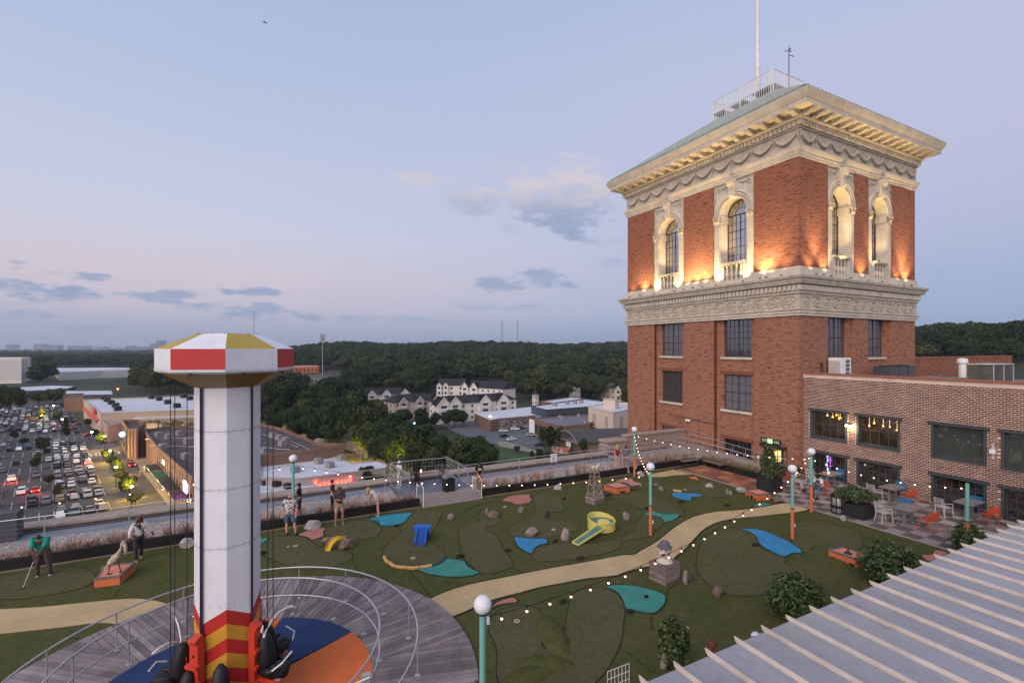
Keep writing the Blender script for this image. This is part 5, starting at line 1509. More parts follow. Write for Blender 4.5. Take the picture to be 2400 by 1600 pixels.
# =================================================================== lamps and string lights
M_LTEAL=mat('post_teal',(.17,.42,.37),.5,var=.05,dirt=.1);M_LORG=mat('post_orange',(.62,.17,.07),.5,var=.06,dirt=.1);M_GLOBE=mat('globe_white',(.74,.74,.76),.35,var=.04,dirt=.06)
LAMP={}
def lamp(key,xy,lab,globe=True,golf=False,zb=0.0,teal_only=False):
 t=thing('globe_lamp',lab,'lamp post',(xy[0],xy[1],zb),0,'teal and orange globe lamps round the golf course')
 q=MB();q.smooth=True;q.cyl((xy[0],xy[1],1.28 if not teal_only else zb),(xy[0],xy[1],2.72),.062,n=14,caps=False);q.build('upper_post',M_LTEAL,t)
 if not teal_only:
  q=MB();q.smooth=True;q.cyl((xy[0],xy[1],0),(xy[0],xy[1],1.24),.066,n=14,caps=False);q.build('lower_post',M_LORG,t)
  q=MB();q.cyl((xy[0],xy[1],1.24),(xy[0],xy[1],1.28),.072,n=14);q.build('black_band',M_BLACK,t)
 if globe:
  c=(xy[0],xy[1],2.90)
  q=MB();q.smooth=True;q.ball(c,.175,40 if golf else 22,28 if golf else 14)
  if golf:
   n=150;ga=PI*(3-5**.5);dd_=[]
   for i in range(n):
    z=1-2*(i+.5)/n;rr=math.sqrt(1-z*z);dd_.append(Vector((rr*math.cos(ga*i),rr*math.sin(ga*i),z)))
   q=MB();q.smooth=True;q.ball((0,0,0),1,84,56)
   vs=[]
   D=np.array([tuple(v)for v in dd_]);A_=np.array(q.v);A_/=np.linalg.norm(A_,axis=1)[:,None]
   ang_=np.arccos(np.clip(A_@D.T,-1,1)).min(axis=1)
   rad=.175*(1-.055*np.clip(1-(ang_/.135)**2,0,1))
   q.v=[tuple(np.array(c)+a*r_)for a,r_ in zip(A_,rad)]
   q.v=[(p[0],p[1],p[2])for p in q.v]
  q.build('globe',M_GLOBE,t)
  q=MB();q.lathe((xy[0],xy[1],2.70),[(.07,0),(.085,.015),(.06,.04)],14);q.build('collar',M_BLACK,t)
 q=MB();q.obox((xy[0]+.1,xy[1]-.03,2.58 if golf else.55),(.05,.05,.14),0);q.build('outlet_box',M_GLOBE,t)
 LAMP[key]=(xy[0],xy[1],2.62)
 return t
lamp(1,at_cam(-.575,9.2),'lamp post topped by a dimpled white golf ball globe beside the round wooden deck',golf=True)
lamp(2,(14.29,15.08),'plain globe lamp on teal and orange post by the bend of the sand path')
lamp(3,(19.28,12.12),'plain globe lamp on teal and orange post next to the large curved blue hazard')
lamp(4,(23.3,13.72),'plain globe lamp on teal and orange post at the patio end of the sand path')
lamp(5,(19.97,22.46),'plain globe lamp on teal and orange post at the back planter near the embracing couple')
lamp(6,(23.81,8.15),'teal and orange lamp post missing its globe in front of the patio tables',globe=False)
lamp(0,at_cam(-.4647*21.4,21.4),'globe lamp on a pale teal post rising from the pink grasses behind the white column',teal_only=True,zb=.1)
LAMP[7]=(-17.5,24.5,2.6)
t=thing('lamp_post','teal and orange lamp post outside the view at the far end of the back planter','lamp post',(-17.5,24.5,0))
q=MB();q.cyl((-17.5,24.5,0),(-17.5,24.5,2.7),.062,n=8);q.build('upper_post',M_LTEAL,t)
M_BULB=glow('bulb_glow',(1.0,.60,.42),4.5);M_CORD=mat('cord_black',(.02,.012,.015),.6)
bulb_me=None
def string(a,b,n,sag,lab,t0=.03,t1=.97):
 A,B=Vector(LAMP[a])if not isinstance(a,tuple)else Vector(a),Vector(LAMP[b])if not isinstance(b,tuple)else Vector(b)
 global bulb_me
 t=thing('string_lights',lab,'string lights',tuple(A),0,'strings of bulbs between the lamp posts')
 P_=lambda f:A.lerp(B,f)-Vector((0,0,sag*4*f*(1-f)))
 pts=[]
 for i in range(n*4+1):
  f=i/(n*4);p=P_(f);p.z+=.018*abs(math.sin(f*n*PI));pts.append(p)
 q=MB();q.tube(pts,.0085,4);q.build('cable',M_CORD,t)
 for i in range(n):
  p=P_(t0+(t1-t0)*i/(n-1))
  if bulb_me is None:
   q=MB();q.smooth=True;q.ball((0,0,-.10),.026,10,7,k=0);q.smooth=False;q.cyl((0,0,-.075),(0,0,.0),.02,n=7,k=1)
   o=q.build('bulb',[M_BULB,mat('socket_maroon',(.09,.02,.03))]);bulb_me=o.data;o.parent=t;o.location=p-Vector(t['_w'])
  else:
   o=bpy.data.objects.new('bulb',bulb_me);COL.objects.link(o);o.parent=t;o.location=p-Vector(t['_w'])
 return t
string(1,3,23,.62,'string of glowing bulbs crossing the sand path above the clown head')
string(3,(23.6,14.0,2.62),5,.05,'short run of bulbs between the two lamp posts nearest the patio')
string(4,6,12,.30,'string of bulbs hanging in front of the ground floor windows of the wing')
string(5,2,14,.40,'foreshortened string of bulbs dropping from the back lamp toward the path lamp')
string(5,4,18,.30,'string of bulbs running across the foot of the brick tower')
string(0,2,28,.62,'long string of bulbs along the back planter in front of the side deck')
string(7,0,17,.55,'string of bulbs on the far side of the white column over the pink grasses')
# =================================================================== stones
def rock(name,xy,w,h,m,lab,seed,z=0.0,ratio=.75,rz=0.0):
 rg_=np.random.default_rng(seed);bm=bmesh.new();bmesh.ops.create_icosphere(bm,subdivisions=3,radius=1.0)
 for v in bm.verts:
  d=v.co.normalized();f=1+.22*mnoise.noise(d*1.6+Vector((seed*3.1,0,0)))+.12*mnoise.noise(d*4+Vector((0,seed*1.7,0)))
  for k in range(5):
   pl=Vector((math.sin(seed*1.3+k*2.1),math.cos(seed*2.2+k*1.3),math.sin(k*1.9+seed)*.7)).normalized();dd=d.dot(pl)*f
   if dd>.72:f*=.72/dd
  v.co=Vector((d.x*f*w/2,d.y*f*w/2*ratio,d.z*f*h/1.5+h*.38))
  if v.co.z<-.02:v.co.z=-.02
 me=bpy.data.meshes.new(name);bm.to_mesh(me);bm.free();me.materials.append(m)
 o=bpy.data.objects.new(name,me);COL.objects.link(o);o.location=(xy[0],xy[1],z);o.rotation_euler.z=rz;o['_w']=tuple(o.location)
 return tag(o,lab,'rock')
def rock_mat(name,col):
 return mat(name,col,.9,var=.35,vscale=5,bump=.7,bscale=14)
RW,RB,RD,RG=rock_mat('boulder_white',(.46,.41,.38)),rock_mat('boulder_brown',(.22,.15,.12)),rock_mat('boulder_dark',(.08,.065,.06)),rock_mat('boulder_grey',(.30,.25,.22))
for i,(fn,x,y,w,h,m,lab)in enumerate(((Z1,570,805,.72,.36,RW,'large angular white boulder at the planter edge behind the pink bunker'),(Z1,735,945,.62,.26,RB,'mottled brown boulder on the far side of the yellow chute'),(Z1,905,1000,.62,.36,RB,'rounded purple brown boulder in front of the yellow chute'),(Z1,1950,708,.34,.24,RG,'small squarish tan stone alone beyond the blue ramp'),(Z2,185,690,.14,.30,RG,'thin upright stone chip against the long brown boulder'),(Z2,245,722,.62,.30,RB,'long rough brown boulder near the side of the pink bunker'),(Z2,540,672,.30,.27,RG,'small round cracked grey boulder below the far pink bunker'),(Z2,812,728,.28,.33,RD,'dark upright stone with a black hollow at the green neck'),(Z2,655,912,.66,.32,RG,'broad knobbly tan boulder above the bright blue hazard'),(Z2,1010,965,.47,.46,RG,'peaked tan boulder between the blue hazard and the yellow ramp'),(Z2,1645,745,.40,.36,RG,'rough grey tan boulder behind the yellow bowl'),(Z2,928,438,.52,.30,RW,'smooth white boulder at the planter wall beyond the derrick'),(Z2,1430,492,.62,.24,RD,'flat dark boulder under the near corner of the orange slotted box'),(Z2,1725,436,.45,.16,RD,'low dark stone at the far side of the orange slotted box'),(Z2,1965,405,.45,.22,RB,'brown stone touching a small grey one beyond the path lamp'),(Z2,2012,443,.34,.22,RG,'small grey white stone in front of the brown one beyond the path lamp'),(Z2,1800,292,.55,.30,RW,'blocky pale stone at the foot of the back lamp post'),(Z3,640,753,.54,.24,RW,'lumpy white boulder at the edge of the red brick patio'),(Z3,800,820,.20,.32,RG,'leaning narrow grey stone near the orange arched box'),(Z3,830,822,.22,.26,RG,'squat grey stone leaning on the narrow one near the orange arched box'),(Z3,925,790,.68,.26,RW,'long pale slab stone touching the orange arched box'),(Z3,1270,882,.66,.22,RB,'low brown stone at the corner of the grey patio beyond the path'),(Z3,1862,1052,.36,.22,RW,'small square pale stone between the bin and the black planter'),(ZK,2190,1420,.30,.40,RG,'upright tan stone half hidden by the near leafy shrub'),)):
 rock('boulder',site(*fn(x,y)),w,h,m,lab,i+3)
x0,y0=site(440,1281);rock('boulder',(x0,y0),.6,.34,RW,'rounded white boulder peeping out beside the white column',40)
for(px,py,w,h,m,lab,sd)in((1607,1366,.22,.42,RG,'small upright wedge stone beside the clown head box',50),(1619,1364,.22,.32,RD,'dark stone tucked behind the upright wedge beside the clown head box',51),(1682,1395,.40,.30,RB,'round speckled brown stone on the green beyond the clown box',52)):
 rock('boulder',site(px,py),w,h,m,lab,sd)
for k,(fn,x,y,w)in enumerate(((Z2,410,1085,.3),(Z2,905,985,.28),(Z2,1165,1168,.34),(ZK,1250,835,.26),(ZK,1872,928,.24),(Z3,795,922,.35),(Z1,2045,1092,.35),(Z1,60,1065,.3),(Z1,1415,785,.2),(Z3,380,893,.45),(Z3,1065,1290,.35),(Z2,1000,540,.16),(Z2,1860,638,.22),(ZK,2018,790,.12))):
 x0,y0=site(*fn(x,y));q=MB();rg_=np.random.default_rng(k)
 for j in range(46):
  a=rg_.uniform(0,6.28);r_=rg_.uniform(0,w/2);q.obox((x0+r_*math.cos(a),y0+r_*math.sin(a)*.6,.03+rg_.uniform(0,.07)),(.07,.012,.03),rg_.uniform(0,6),rg_.uniform(-.6,.6))
 tag(q.build('weed_tuft',mat('weed_dark',(.022,.028,.012),1)),kind='stuff')
 # =================================================================== golf obstacles
M_OBOX=mat('obstacle_orange',(.62,.16,.055),.6,var=.06,dirt=.08);M_OTOP=mat('obstacle_top',(.66,.24,.14),.7,var=.06,dirt=.08);M_OTRIM=mat('obstacle_trim',(.17,.12,.13),.7,var=.15)
def obox_thing(name,poly,h,lab,cuts=None,trim=.06):
 cx_=sum(p[0]for p in poly)/len(poly);cy_=sum(p[1]for p in poly)/len(poly)
 t=thing(name,lab,'golf obstacle',(cx_,cy_,0))
 n=len(poly);sh=lambda k,z:[(cx_+(p[0]-cx_)*k,cy_+(p[1]-cy_)*k)for p in poly]
 q=MB();q.prism(poly,.0,h-trim);q.build('body',M_OBOX,t)
 q=MB();o_=sh(1.03,0);i_=sh(.86,0)
 vs=[(x,y,h-trim+.001)for x,y in o_]+[(x,y,h)for x,y in o_]+[(x,y,h)for x,y in i_]+[(x,y,h-.02)for x,y in i_]
 q.add(vs,[(i,(i+1)%n,n+(i+1)%n,n+i)for i in range(n)]+[(n+i,n+(i+1)%n,2*n+(i+1)%n,2*n+i)for i in range(n)]+[(2*n+i,2*n+(i+1)%n,3*n+(i+1)%n,3*n+i)for i in range(n)]);q.build('trim_board',M_OTRIM,t)
 q=MB();q.prism(i_,h-.03,h-.018);q.build('top_panel',M_OTOP,t)
 for c in(cuts or()):
  (ax,ay),(bx,by),z0,z1=c
  d=Vector((bx-ax,by-ay)).normalized();nr=Vector((d.y,-d.x))
  if nr.dot(Vector((ax-cx_,ay-cy_)))<0:nr=-nr
  q=MB();m_=Vector(((ax+bx)/2,(ay+by)/2))+nr*.0;L=math.hypot(bx-ax,by-ay)
  q.obox((m_.x,m_.y,(z0+z1)/2),(L,.03,z1-z0),math.atan2(d.y,d.x));q.build('tunnel_mouth',M_DARK,t)
 return t
def lerp2(a,b,f):return(a[0]+(b[0]-a[0])*f,a[1]+(b[1]-a[1])*f)
A=site(*Z5(630,930));B=site(*Z5(800,910));C_=site(*Z5(905,815));D_=(C_[0]-.95,C_[1]+.15);E_=(A[0]+.05,A[1]+.25)
obox_thing('orange_platform',[A,B,C_,D_,E_],.30,'orange platform with grey trim carrying the carved wooden bird')
BX,BY=site(*Z5(765,830),.3)
BD=thing('carved_bird','tall carved whitewashed long-billed bird standing on the orange platform','sculpture',(BX,BY,.28))
M_BIRD=mat('bird_wood',(.52,.43,.33),.9,var=.35,vscale=9)
fx=Vector((CC,-SS,0))
def bp(a,z,s=0.0):return Vector((BX,BY,.28))+fx*a+Vector((0,0,z))+Vector((SS,CC,0))*s
q=MB();q.smooth=True;q.tube([bp(-.22,.28),bp(-.14,.36),bp(0,.48),bp(.12,.62),bp(.19,.76),bp(.24,.86)],[.03,.10,.13,.10,.055,.045],9);q.build('body',M_BIRD,BD)
q=MB();q.smooth=True;q.tube([bp(.24,.84),bp(.26,.98),bp(.30,1.06),bp(.35,1.02)],[.045,.055,.06,.05],8);q.build('head',M_BIRD,BD)
q=MB();q.smooth=True;q.tube([bp(.33,1.02),bp(.37,.88),bp(.38,.72),bp(.375,.62)],[.05,.05,.045,.02],7);q.build('bill',M_BIRD,BD)
for s_,a in((-1,-.12),(1,.12)):
 q=MB();q.smooth=True;q.tube([bp(a*.5,.42,s_*.04),bp(a,.2,s_*.06),bp(a*1.3,.01,s_*.07)],[.03,.018,.015],6);q.obox(bp(a*1.3+.04,.01,s_*.07),(.16,.07,.02),-YAW);q.build('leg',MATS['socket_maroon'],BD)
q=MB();q.smooth=True;q.tube([bp(-.2,.32),bp(-.3,.16),bp(-.34,.1)],[.05,.03,.01],6);q.build('tail',M_BIRD,BD)
A=site(*Z2(1455,452));B=site(*Z2(1545,480));C_=site(*Z2(1685,458));D_=(C_[0]-(B[0]-A[0])+.1,C_[1]+(A[1]-B[1])+.35);E_=(A[0]-.05,A[1]+.3)
obox_thing('orange_slotted_box',[A,B,C_,D_,E_],.33,'low orange box bridge with grey trim and one dark slot near the back planter',[(lerp2(B,C_,.28),lerp2(B,C_,.62),.02,.12)])
A=site(*Z3(970,835));B=site(*Z3(1080,878));C_=site(*Z3(1195,862));D_=(C_[0]-(B[0]-A[0]),C_[1]+(A[1]-B[1]))
obox_thing('orange_arched_box',[A,B,C_,D_],.34,'low orange box bridge with three dark arches beside the tall leafy planter',[(lerp2(A,B,.12),lerp2(A,B,.28),.0,.14),(lerp2(A,B,.4),lerp2(A,B,.62),.0,.18),(lerp2(A,B,.74),lerp2(A,B,.9),.0,.1)])
A=site(*Z5B(320,545));B=site(*Z5B(550,625));D_=site(*Z5B(440,455),.32);C_=(D_[0]+B[0]-A[0],D_[1]+B[1]-A[1])
obox_thing('orange_spinner_box',[A,B,C_,D_],.32,'orange box with grey edge and black spinner cone beside the round shrub',[(lerp2(A,B,.74),lerp2(A,B,.94),.0,.09)])
cx_,cy_=site(*Z5B(480,505),.32)
t=thing('spinner_cone','small black spinner cone standing on the orange box by the shrub','golf obstacle',(cx_,cy_,.3))
q=MB();q.smooth=True;q.lathe((cx_,cy_,.30),[(.14,0),(.12,.03),(.04,.08),(.02,.2),(.01,.24)],14);q.build('cone',M_BLACK,t)
A,B,C_=site(*Z3(455,670)),site(*Z3(512,663)),site(*Z3(540,698));q=MB();q.prism([A,B,C_],0,.10);tag(q.build('orange_wedge',M_OBOX),'small orange triangular wedge on the turf near the red brick patio','golf obstacle')
A,B=site(*Z3(305,793)),site(*Z3(380,802));q=MB();q.cyl((*A,.08),(*B,.08),.07,n=8);tag(q.build('tan_log',mat('log_tan',(.50,.31,.14))),'short tan log at the edge of the small bright blue hazard','golf obstacle')
M_TAN=mat('curb_tan',(.55,.33,.115),.75,var=.08,dirt=.1);M_DK=mat('curb_dark',(.045,.055,.075),.7)
cb=[site(*Z1(*p))for p in((1285,1100),(1300,1135),(1328,1160),(1338,1158),(1365,1185),(1400,1198),(1405,1198),(1455,1208),(1510,1206),(1515,1212),(1575,1215),(1632,1208),(1640,1206),(1700,1200),(1758,1186))]
CU=thing('curb_blocks','curved curb of tan blocks ending in a dark bent strip round the blue ramp green','golf curb',(*cb[7],0))
for seg in((0,3),(3,6),(6,9),(9,12),(12,15)):
 q=MB();q.tube([(p[0],p[1],.055)for p in cb[seg[0]:seg[1]]],.062,6);q.build('curb_block',M_TAN,CU)
dk=[site(*Z1(*p))for p in((1762,1184),(1810,1172),(1855,1150),(1885,1122),(1898,1102))]
q=MB();q.tube([(p[0],p[1],.05)for p in dk],.05,6);q.build('dark_strip',M_DK,CU)
M_RB=mat('ramp_blue',(.012,.11,.50),.5,var=.08,dirt=.05)
A,B=Vector((*site(*Z1(1590,978)),.02)),Vector((*site(*Z1(1690,980)),.02));C3,D3=Vector((*site(*Z1(1712,815),.42),.42)),Vector((*site(*Z1(1615,815),.42),.42))
t=thing('blue_ramp','steep bright blue wooden golf ramp with side rails and a flat top ledge','golf obstacle',((A+B)/2).to_tuple()[:2]+(0,))
q=MB();q.add([A,B,C3,D3,A-Vector((0,0,.02)),B-Vector((0,0,.02)),C3-Vector((0,0,.42)),D3-Vector((0,0,.42))],[(0,1,2,3),(1,5,6,2),(0,3,7,4),(2,6,7,3)]);q.build('ramp_bed',mat('ramp_blue_bed',(.01,.06,.24),.6),t)
for a,b in((A,D3),(B,C3)):
 q=MB();q.tube([a+Vector((0,0,.05)),b+Vector((0,0,.05))],.045,4);q.build('side_rail',M_RB,t)
up=(C3+D3)/2+Vector((0,0,.03));d=(C3-D3);an=math.atan2(d.y,d.x)
q=MB();q.obox(up+Vector((-d.y,d.x,0)).normalized()*.14+Vector((0,0,.04)),(d.length+.28,.34,.06),an);q.obox(up+Vector((0,0,.0)),(d.length+.28,.05,.16),an)
q.obox(up+Vector((-d.y,d.x,0)).normalized()*.16+Vector((.0,0,-.22)),(d.length+.1,.26,.42),an);q.build('top_ledge',M_RB,t)
A=Vector((*site(*Z1(690,1030)),.03));B=Vector((*site(*Z1(745,1035)),.03));top_a=Vector((*site(*Z1(800,930),.22),.38));far_a=Vector((*site(*Z1(850,905),.38),.42));far_b=Vector((*site(*Z1(908,898),.40),.36))
t=thing('yellow_chute','arched yellow metal chute with raised edges laid over two boulders','golf obstacle',(A.x,A.y,0))
ctrl=[(A+B)/2,Vector((*site(*Z1(745,970),.16),.16)),Vector((*site(*Z1(790,922),.30),.30)),Vector((*site(*Z1(838,900),.36),.37)),Vector((*site(*Z1(875,900),.33),.34))]
w=(B-A)*.5
vs=[];n=len(ctrl)
for p in ctrl:
 for s_,dz in((-1,.07),(-.93,.0),(.93,.0),(1,.07)):vs.append(p+w*s_+Vector((0,0,dz)))
q=MB();q.add(vs,[(i*4+j,i*4+j+1,i*4+5+j,i*4+4+j)for i in range(n-1)for j in range(3)])
q.add([v-Vector((0,0,.02))for v in vs],[(i*4+4+j,i*4+5+j,i*4+j+1,i*4+j)for i in range(n-1)for j in range(3)])
q.build('chute',mat('chute_yellow',(.62,.38,.03),.5,var=.06),t)
for s_ in(-1,1):
 q=MB();q.tube([p+w*s_+Vector((0,0,.07))for p in ctrl],.014,5);q.build('edge_lip',MATS['chute_yellow'],t)
bx,by=site(*Z2(1437,880));bx,by=bx+.15*SS,by+.42
M_BY=mat('bowl_yellow',(.66,.56,.14),.55,var=.06,dirt=.08);M_BG=mat('bowl_green',(.10,.22,.18),.9,var=.15)
YB=thing('yellow_bowl_ramp','round pale yellow golf bowl with green bed and a long straight ramp','golf obstacle',(bx,by,0))
n=28;r_=.60;q=MB();q.smooth=True
def hb(t):return.46+.10*math.cos(t-PI*.55)
vs=[]
for i in range(n):
 t_=2*PI*i/n;c_,s_=math.cos(t_),math.sin(t_)
 for rr,z in((r_,.03),(r_,hb(t_)),(r_-.035,hb(t_)),(r_-.035,.22)):vs.append((bx+rr*c_,by+rr*s_,z))
q.smooth=False
q.add(vs,[(i*4+j,((i+1)%n)*4+j,((i+1)%n)*4+j+1,i*4+j+1)for i in range(n)for j in range(3)]);q.build('bowl_wall',M_BY,YB)
q=MB();q.lathe((bx,by,.26),[(.565,0),(.565,.05)],24);q.build('bowl_bed',M_BG,YB)
q=MB();q.lathe((bx+.05,by-.1,.315),[(.28,0),(.26,.05),(.1,.07)],20);q.build('center_hump',M_BY,YB)
A=Vector((*site(*Z2(1082,998)),.03));B=Vector((*site(*Z2(1150,1026)),.03));ea=Vector((*site(*Z2(1345,812),.36),.36));eb=Vector((*site(*Z2(1425,845),.36),.36))
q=MB();q.add([A,B,eb,ea],[(0,1,2,3)]);q.add([v-Vector((0,0,.03))for v in(A,B,eb,ea)],[(3,2,1,0)]);q.build('ramp_bed',M_BG,YB)
for a,b in((A,ea),(B,eb)):
 q=MB();d=(b-a);q.tube([a+Vector((0,0,.025)),b+Vector((0,0,.03))],.035,4);q.build('ramp_rail',M_BY,YB)
q=MB();q.tube([A+Vector((0,0,.01)),B+Vector((0,0,.01))],.035,4);q.build('front_lip',M_BY,YB)
for f,w_ in((0,.0),(1,.0)):
 q=MB();pts=[]
 for i in range(8):t_=PI*1.5+(-.9+1.0*i/7)*(1 if f else 1)+f*1.3;pts.append((bx+(r_+.01)*math.cos(t_),by+(r_+.01)*math.sin(t_),.43-.02*i*f))
 q.tube(pts,.03,5);q.build('rim_strip',M_BY,YB)
M_CRATE=[mat('crate_a',(.27,.20,.18),.9,var=.3,vscale=4,stretch=(1,1,6)),mat('crate_b',(.20,.145,.135),.9,var=.3,vscale=4,stretch=(1,1,6)),mat('crate_c',(.34,.27,.24),.9,var=.3,vscale=4,stretch=(1,1,6))]
def plank_box(cx_,cy_,w,d,h,lab,rows,rz=0.0):
 t=thing('plank_box',lab,'plinth',(cx_,cy_,0),rz,local=True)
 q=MB();q.box(-w/2+.03,w/2-.03,-d/2+.03,d/2-.03,0,h-.03);q.build('core',M_DARK,t)
 for r in range(rows):
  z0,z1=h*r/rows+.003,h*(r+1)/rows-.004
  for s_,ax in((-1,'x'),(1,'x'),(-1,'y'),(1,'y')):
   q=MB()
   if ax=='x':q.box(s_*(w/2-.028),s_*w/2,-d/2,d/2,z0,z1)
   else:q.box(-w/2+.029,w/2-.029,s_*(d/2-.028),s_*d/2,z0,z1)
   q.build('plank',M_CRATE[int(rng.integers(0,3))],t)
 n=6
 for i in range(n):q=MB();q.box(-w/2-.01,w/2+.01,-d/2+d*i/n+.003,-d/2+d*(i+1)/n-.003,h-.027,h);q.build('top_plank',M_CRATE[int(rng.integers(0,2))],t)
 return t
A,B,C_=site(*Z2(1222,568)),site(*Z2(1310,596)),site(*Z2(1412,565))
wx=math.hypot(C_[0]-B[0],C_[1]-B[1]);wy=math.hypot(A[0]-B[0],A[1]-B[1]);cx_,cy_=(A[0]+C_[0])/2,(A[1]+C_[1])/2
plank_box(cx_,cy_,wx,wy+.1,.42,'weathered plank box under the wooden derrick',4,math.atan2(C_[1]-B[1],C_[0]-B[0]))
T_=thing('wooden_derrick','miniature wooden derrick tower with cross braces standing on a plank box','sculpture',(cx_,cy_,.42))
M_DER=mat('derrick_wood',(.36,.27,.20),.9,var=.25)
b4=[(-.27,-.27),(.27,-.27),(.27,.27),(-.27,.27)];ht=1.12;tp=.15
def dp(i,z):k=1-(1-tp/.27)*z/ht;return(cx_+b4[i%4][0]*k,cy_+b4[i%4][1]*k,.42+z)
for i in range(4):q=MB();q.tube([dp(i,0),dp(i,ht)],.028,4);q.build('leg',M_DER,T_)
for i in range(4):
 for z in(.06,.5,.92):q=MB();q.tube([dp(i,z),dp(i+1,z)],.02,4);q.build('rung',M_DER,T_)
 for z0,z1 in((.08,.48),(.52,.9)):q=MB();q.tube([dp(i,z0),dp(i+1,z1)],.016,4);q.build('brace',M_DER,T_)
q=MB();q.lathe((cx_,cy_,.42+ht),[(.24,0),(.25,.03),(.22,.06)],14);q.build('top_disc',mat('disc_brown',(.24,.15,.11)),T_)
hz=.42+ht+.06
HS=thing('toy_horse','small white walking horse figure on top of the wooden derrick','sculpture',(cx_,cy_,hz))
M_HORSE=mat('horse_white',(.62,.55,.45),.8,var=.15)
def hp(a,z,s=0.0):return Vector((cx_,cy_,hz))+fx*a+Vector((SS,CC,0))*s+Vector((0,0,z))
q=MB();q.smooth=True;q.tube([hp(-.17,.20),hp(-.13,.22),hp(-.04,.205),hp(.06,.21),hp(.12,.23),hp(.155,.28),hp(.185,.33),hp(.20,.345),hp(.24,.315),hp(.265,.295)],[.025,.058,.055,.05,.058,.038,.03,.034,.026,.018],9)
for a,f,s_ in((-.13,-.03,1),(-.12,.04,-1),(.09,.05,1),(.10,-.02,-1)):
 q.tube([hp(a,.20,s_*.03),hp(a+f*.6-(.015 if a<0 else 0),.11,s_*.035),hp(a+f*.3+(.02 if a<0 else 0),.06,s_*.035),hp(a+f,.0,s_*.035)],[.034,.02,.013,.017],6)
q.tube([hp(.195,.36,.015),hp(.19,.39,.018)],[.012,.003],5);q.tube([hp(.195,.36,-.015),hp(.19,.39,-.018)],[.012,.003],5)
q.build('body',M_HORSE,HS)
q=MB();q.smooth=True;q.tube([hp(-.175,.22),hp(-.215,.2),hp(-.225,.11)],[.015,.018,.006],6);q.build('tail',M_HORSE,HS)
q=MB();q.tube([hp(.115,.285),hp(.155,.335),hp(.185,.375)],[.014,.018,.01],5);q.build('mane',M_HORSE,HS)
A,B,C_=site(*ZK(2055,603)),site(*ZK(2190,680)),site(*ZK(2316,620))
rzb=math.atan2(C_[1]-B[1],C_[0]-B[0]);cx_,cy_=(A[0]+C_[0])/2,(A[1]+C_[1])/2
plank_box(cx_,cy_,.80,.66,.60,'larger weathered plank box carrying the fairground head',6,rzb)
HD=thing('fairground_head','chipped white fairground head with grey bowler hat and open mouth on a plank box','sculpture',(cx_,cy_,.6),local=True)
HD.rotation_euler.z=-YAW-.45
M_CLW=mat('head_white',(.62,.54,.45),.8,var=.14,vscale=5,bump=.3,dirt=.35);M_CHAT=mat('hat_grey',(.13,.115,.13),.8,var=.25,vscale=5);M_CHAIR=mat('head_hair',(.28,.13,.06),.9,var=.3,vscale=6)
q=MB();q.smooth=True;q.lathe((0,0,0),[(.27,0),(.275,.04),(.23,.06),(.235,.09),(.17,.13),(.13,.18),(.12,.24)],26);q.build('collar_base',M_CLW,HD)
q=MB();q.smooth=True;q.ball((0,0,.38),.2,28,20,sc=(1,.98,1.0));q.ball((0,-.195,.36),.03,10,8);q.ball((.02,-.10,.25),.12,16,10,sc=(.95,.85,.7));q.ball((.09,-.15,.32),.055,10,8);q.ball((-.09,-.15,.32),.055,10,8);q.build('head',M_CLW,HD)
for s_ in(-1,1):
 q=MB();q.smooth=True;q.ball((s_*.075,-.168,.42),.036,12,8,sc=(1,.5,1.2));q.build('eye',mat('eye_grey',(.20,.18,.17)),HD)
 q=MB();q.tube([(s_*.04,-.185,.475),(s_*.08,-.175,.495),(s_*.12,-.155,.475)],.009,5);q.build('eyebrow',MATS['eye_grey'],HD)
 q=MB();q.smooth=True;q.ball((s_*.2,.01,.37),.04,8,6,sc=(.5,1,1.3));q.build('ear',M_CLW,HD)
q=MB();q.smooth=True;q.ball((0,-.175,.285),.078,16,8,sc=(1.15,.45,.42));q.build('mouth',M_DARK,HD)
q=MB();q.smooth=True;q.tube([(.092*math.cos(2*PI*i/16),-.185+.02*abs(math.cos(2*PI*i/16)),.285+.042*math.sin(2*PI*i/16))for i in range(16)],.011,5,closed=True);q.build('lips',mat('lip_red',(.33,.12,.09)),HD)
q=MB();q.smooth=True;q.ball((.02,.05,.40),.2,20,12,sc=(1.0,.88,.8));q.build('hair',M_CHAIR,HD)
q=MB();q.smooth=True;q.lathe((0,.01,.49),[(.245,0),(.255,.015),(.20,.03),(.178,.05),(.172,.14),(.13,.20),(.06,.225)],26);q.build('hat',M_CHAT,HD)
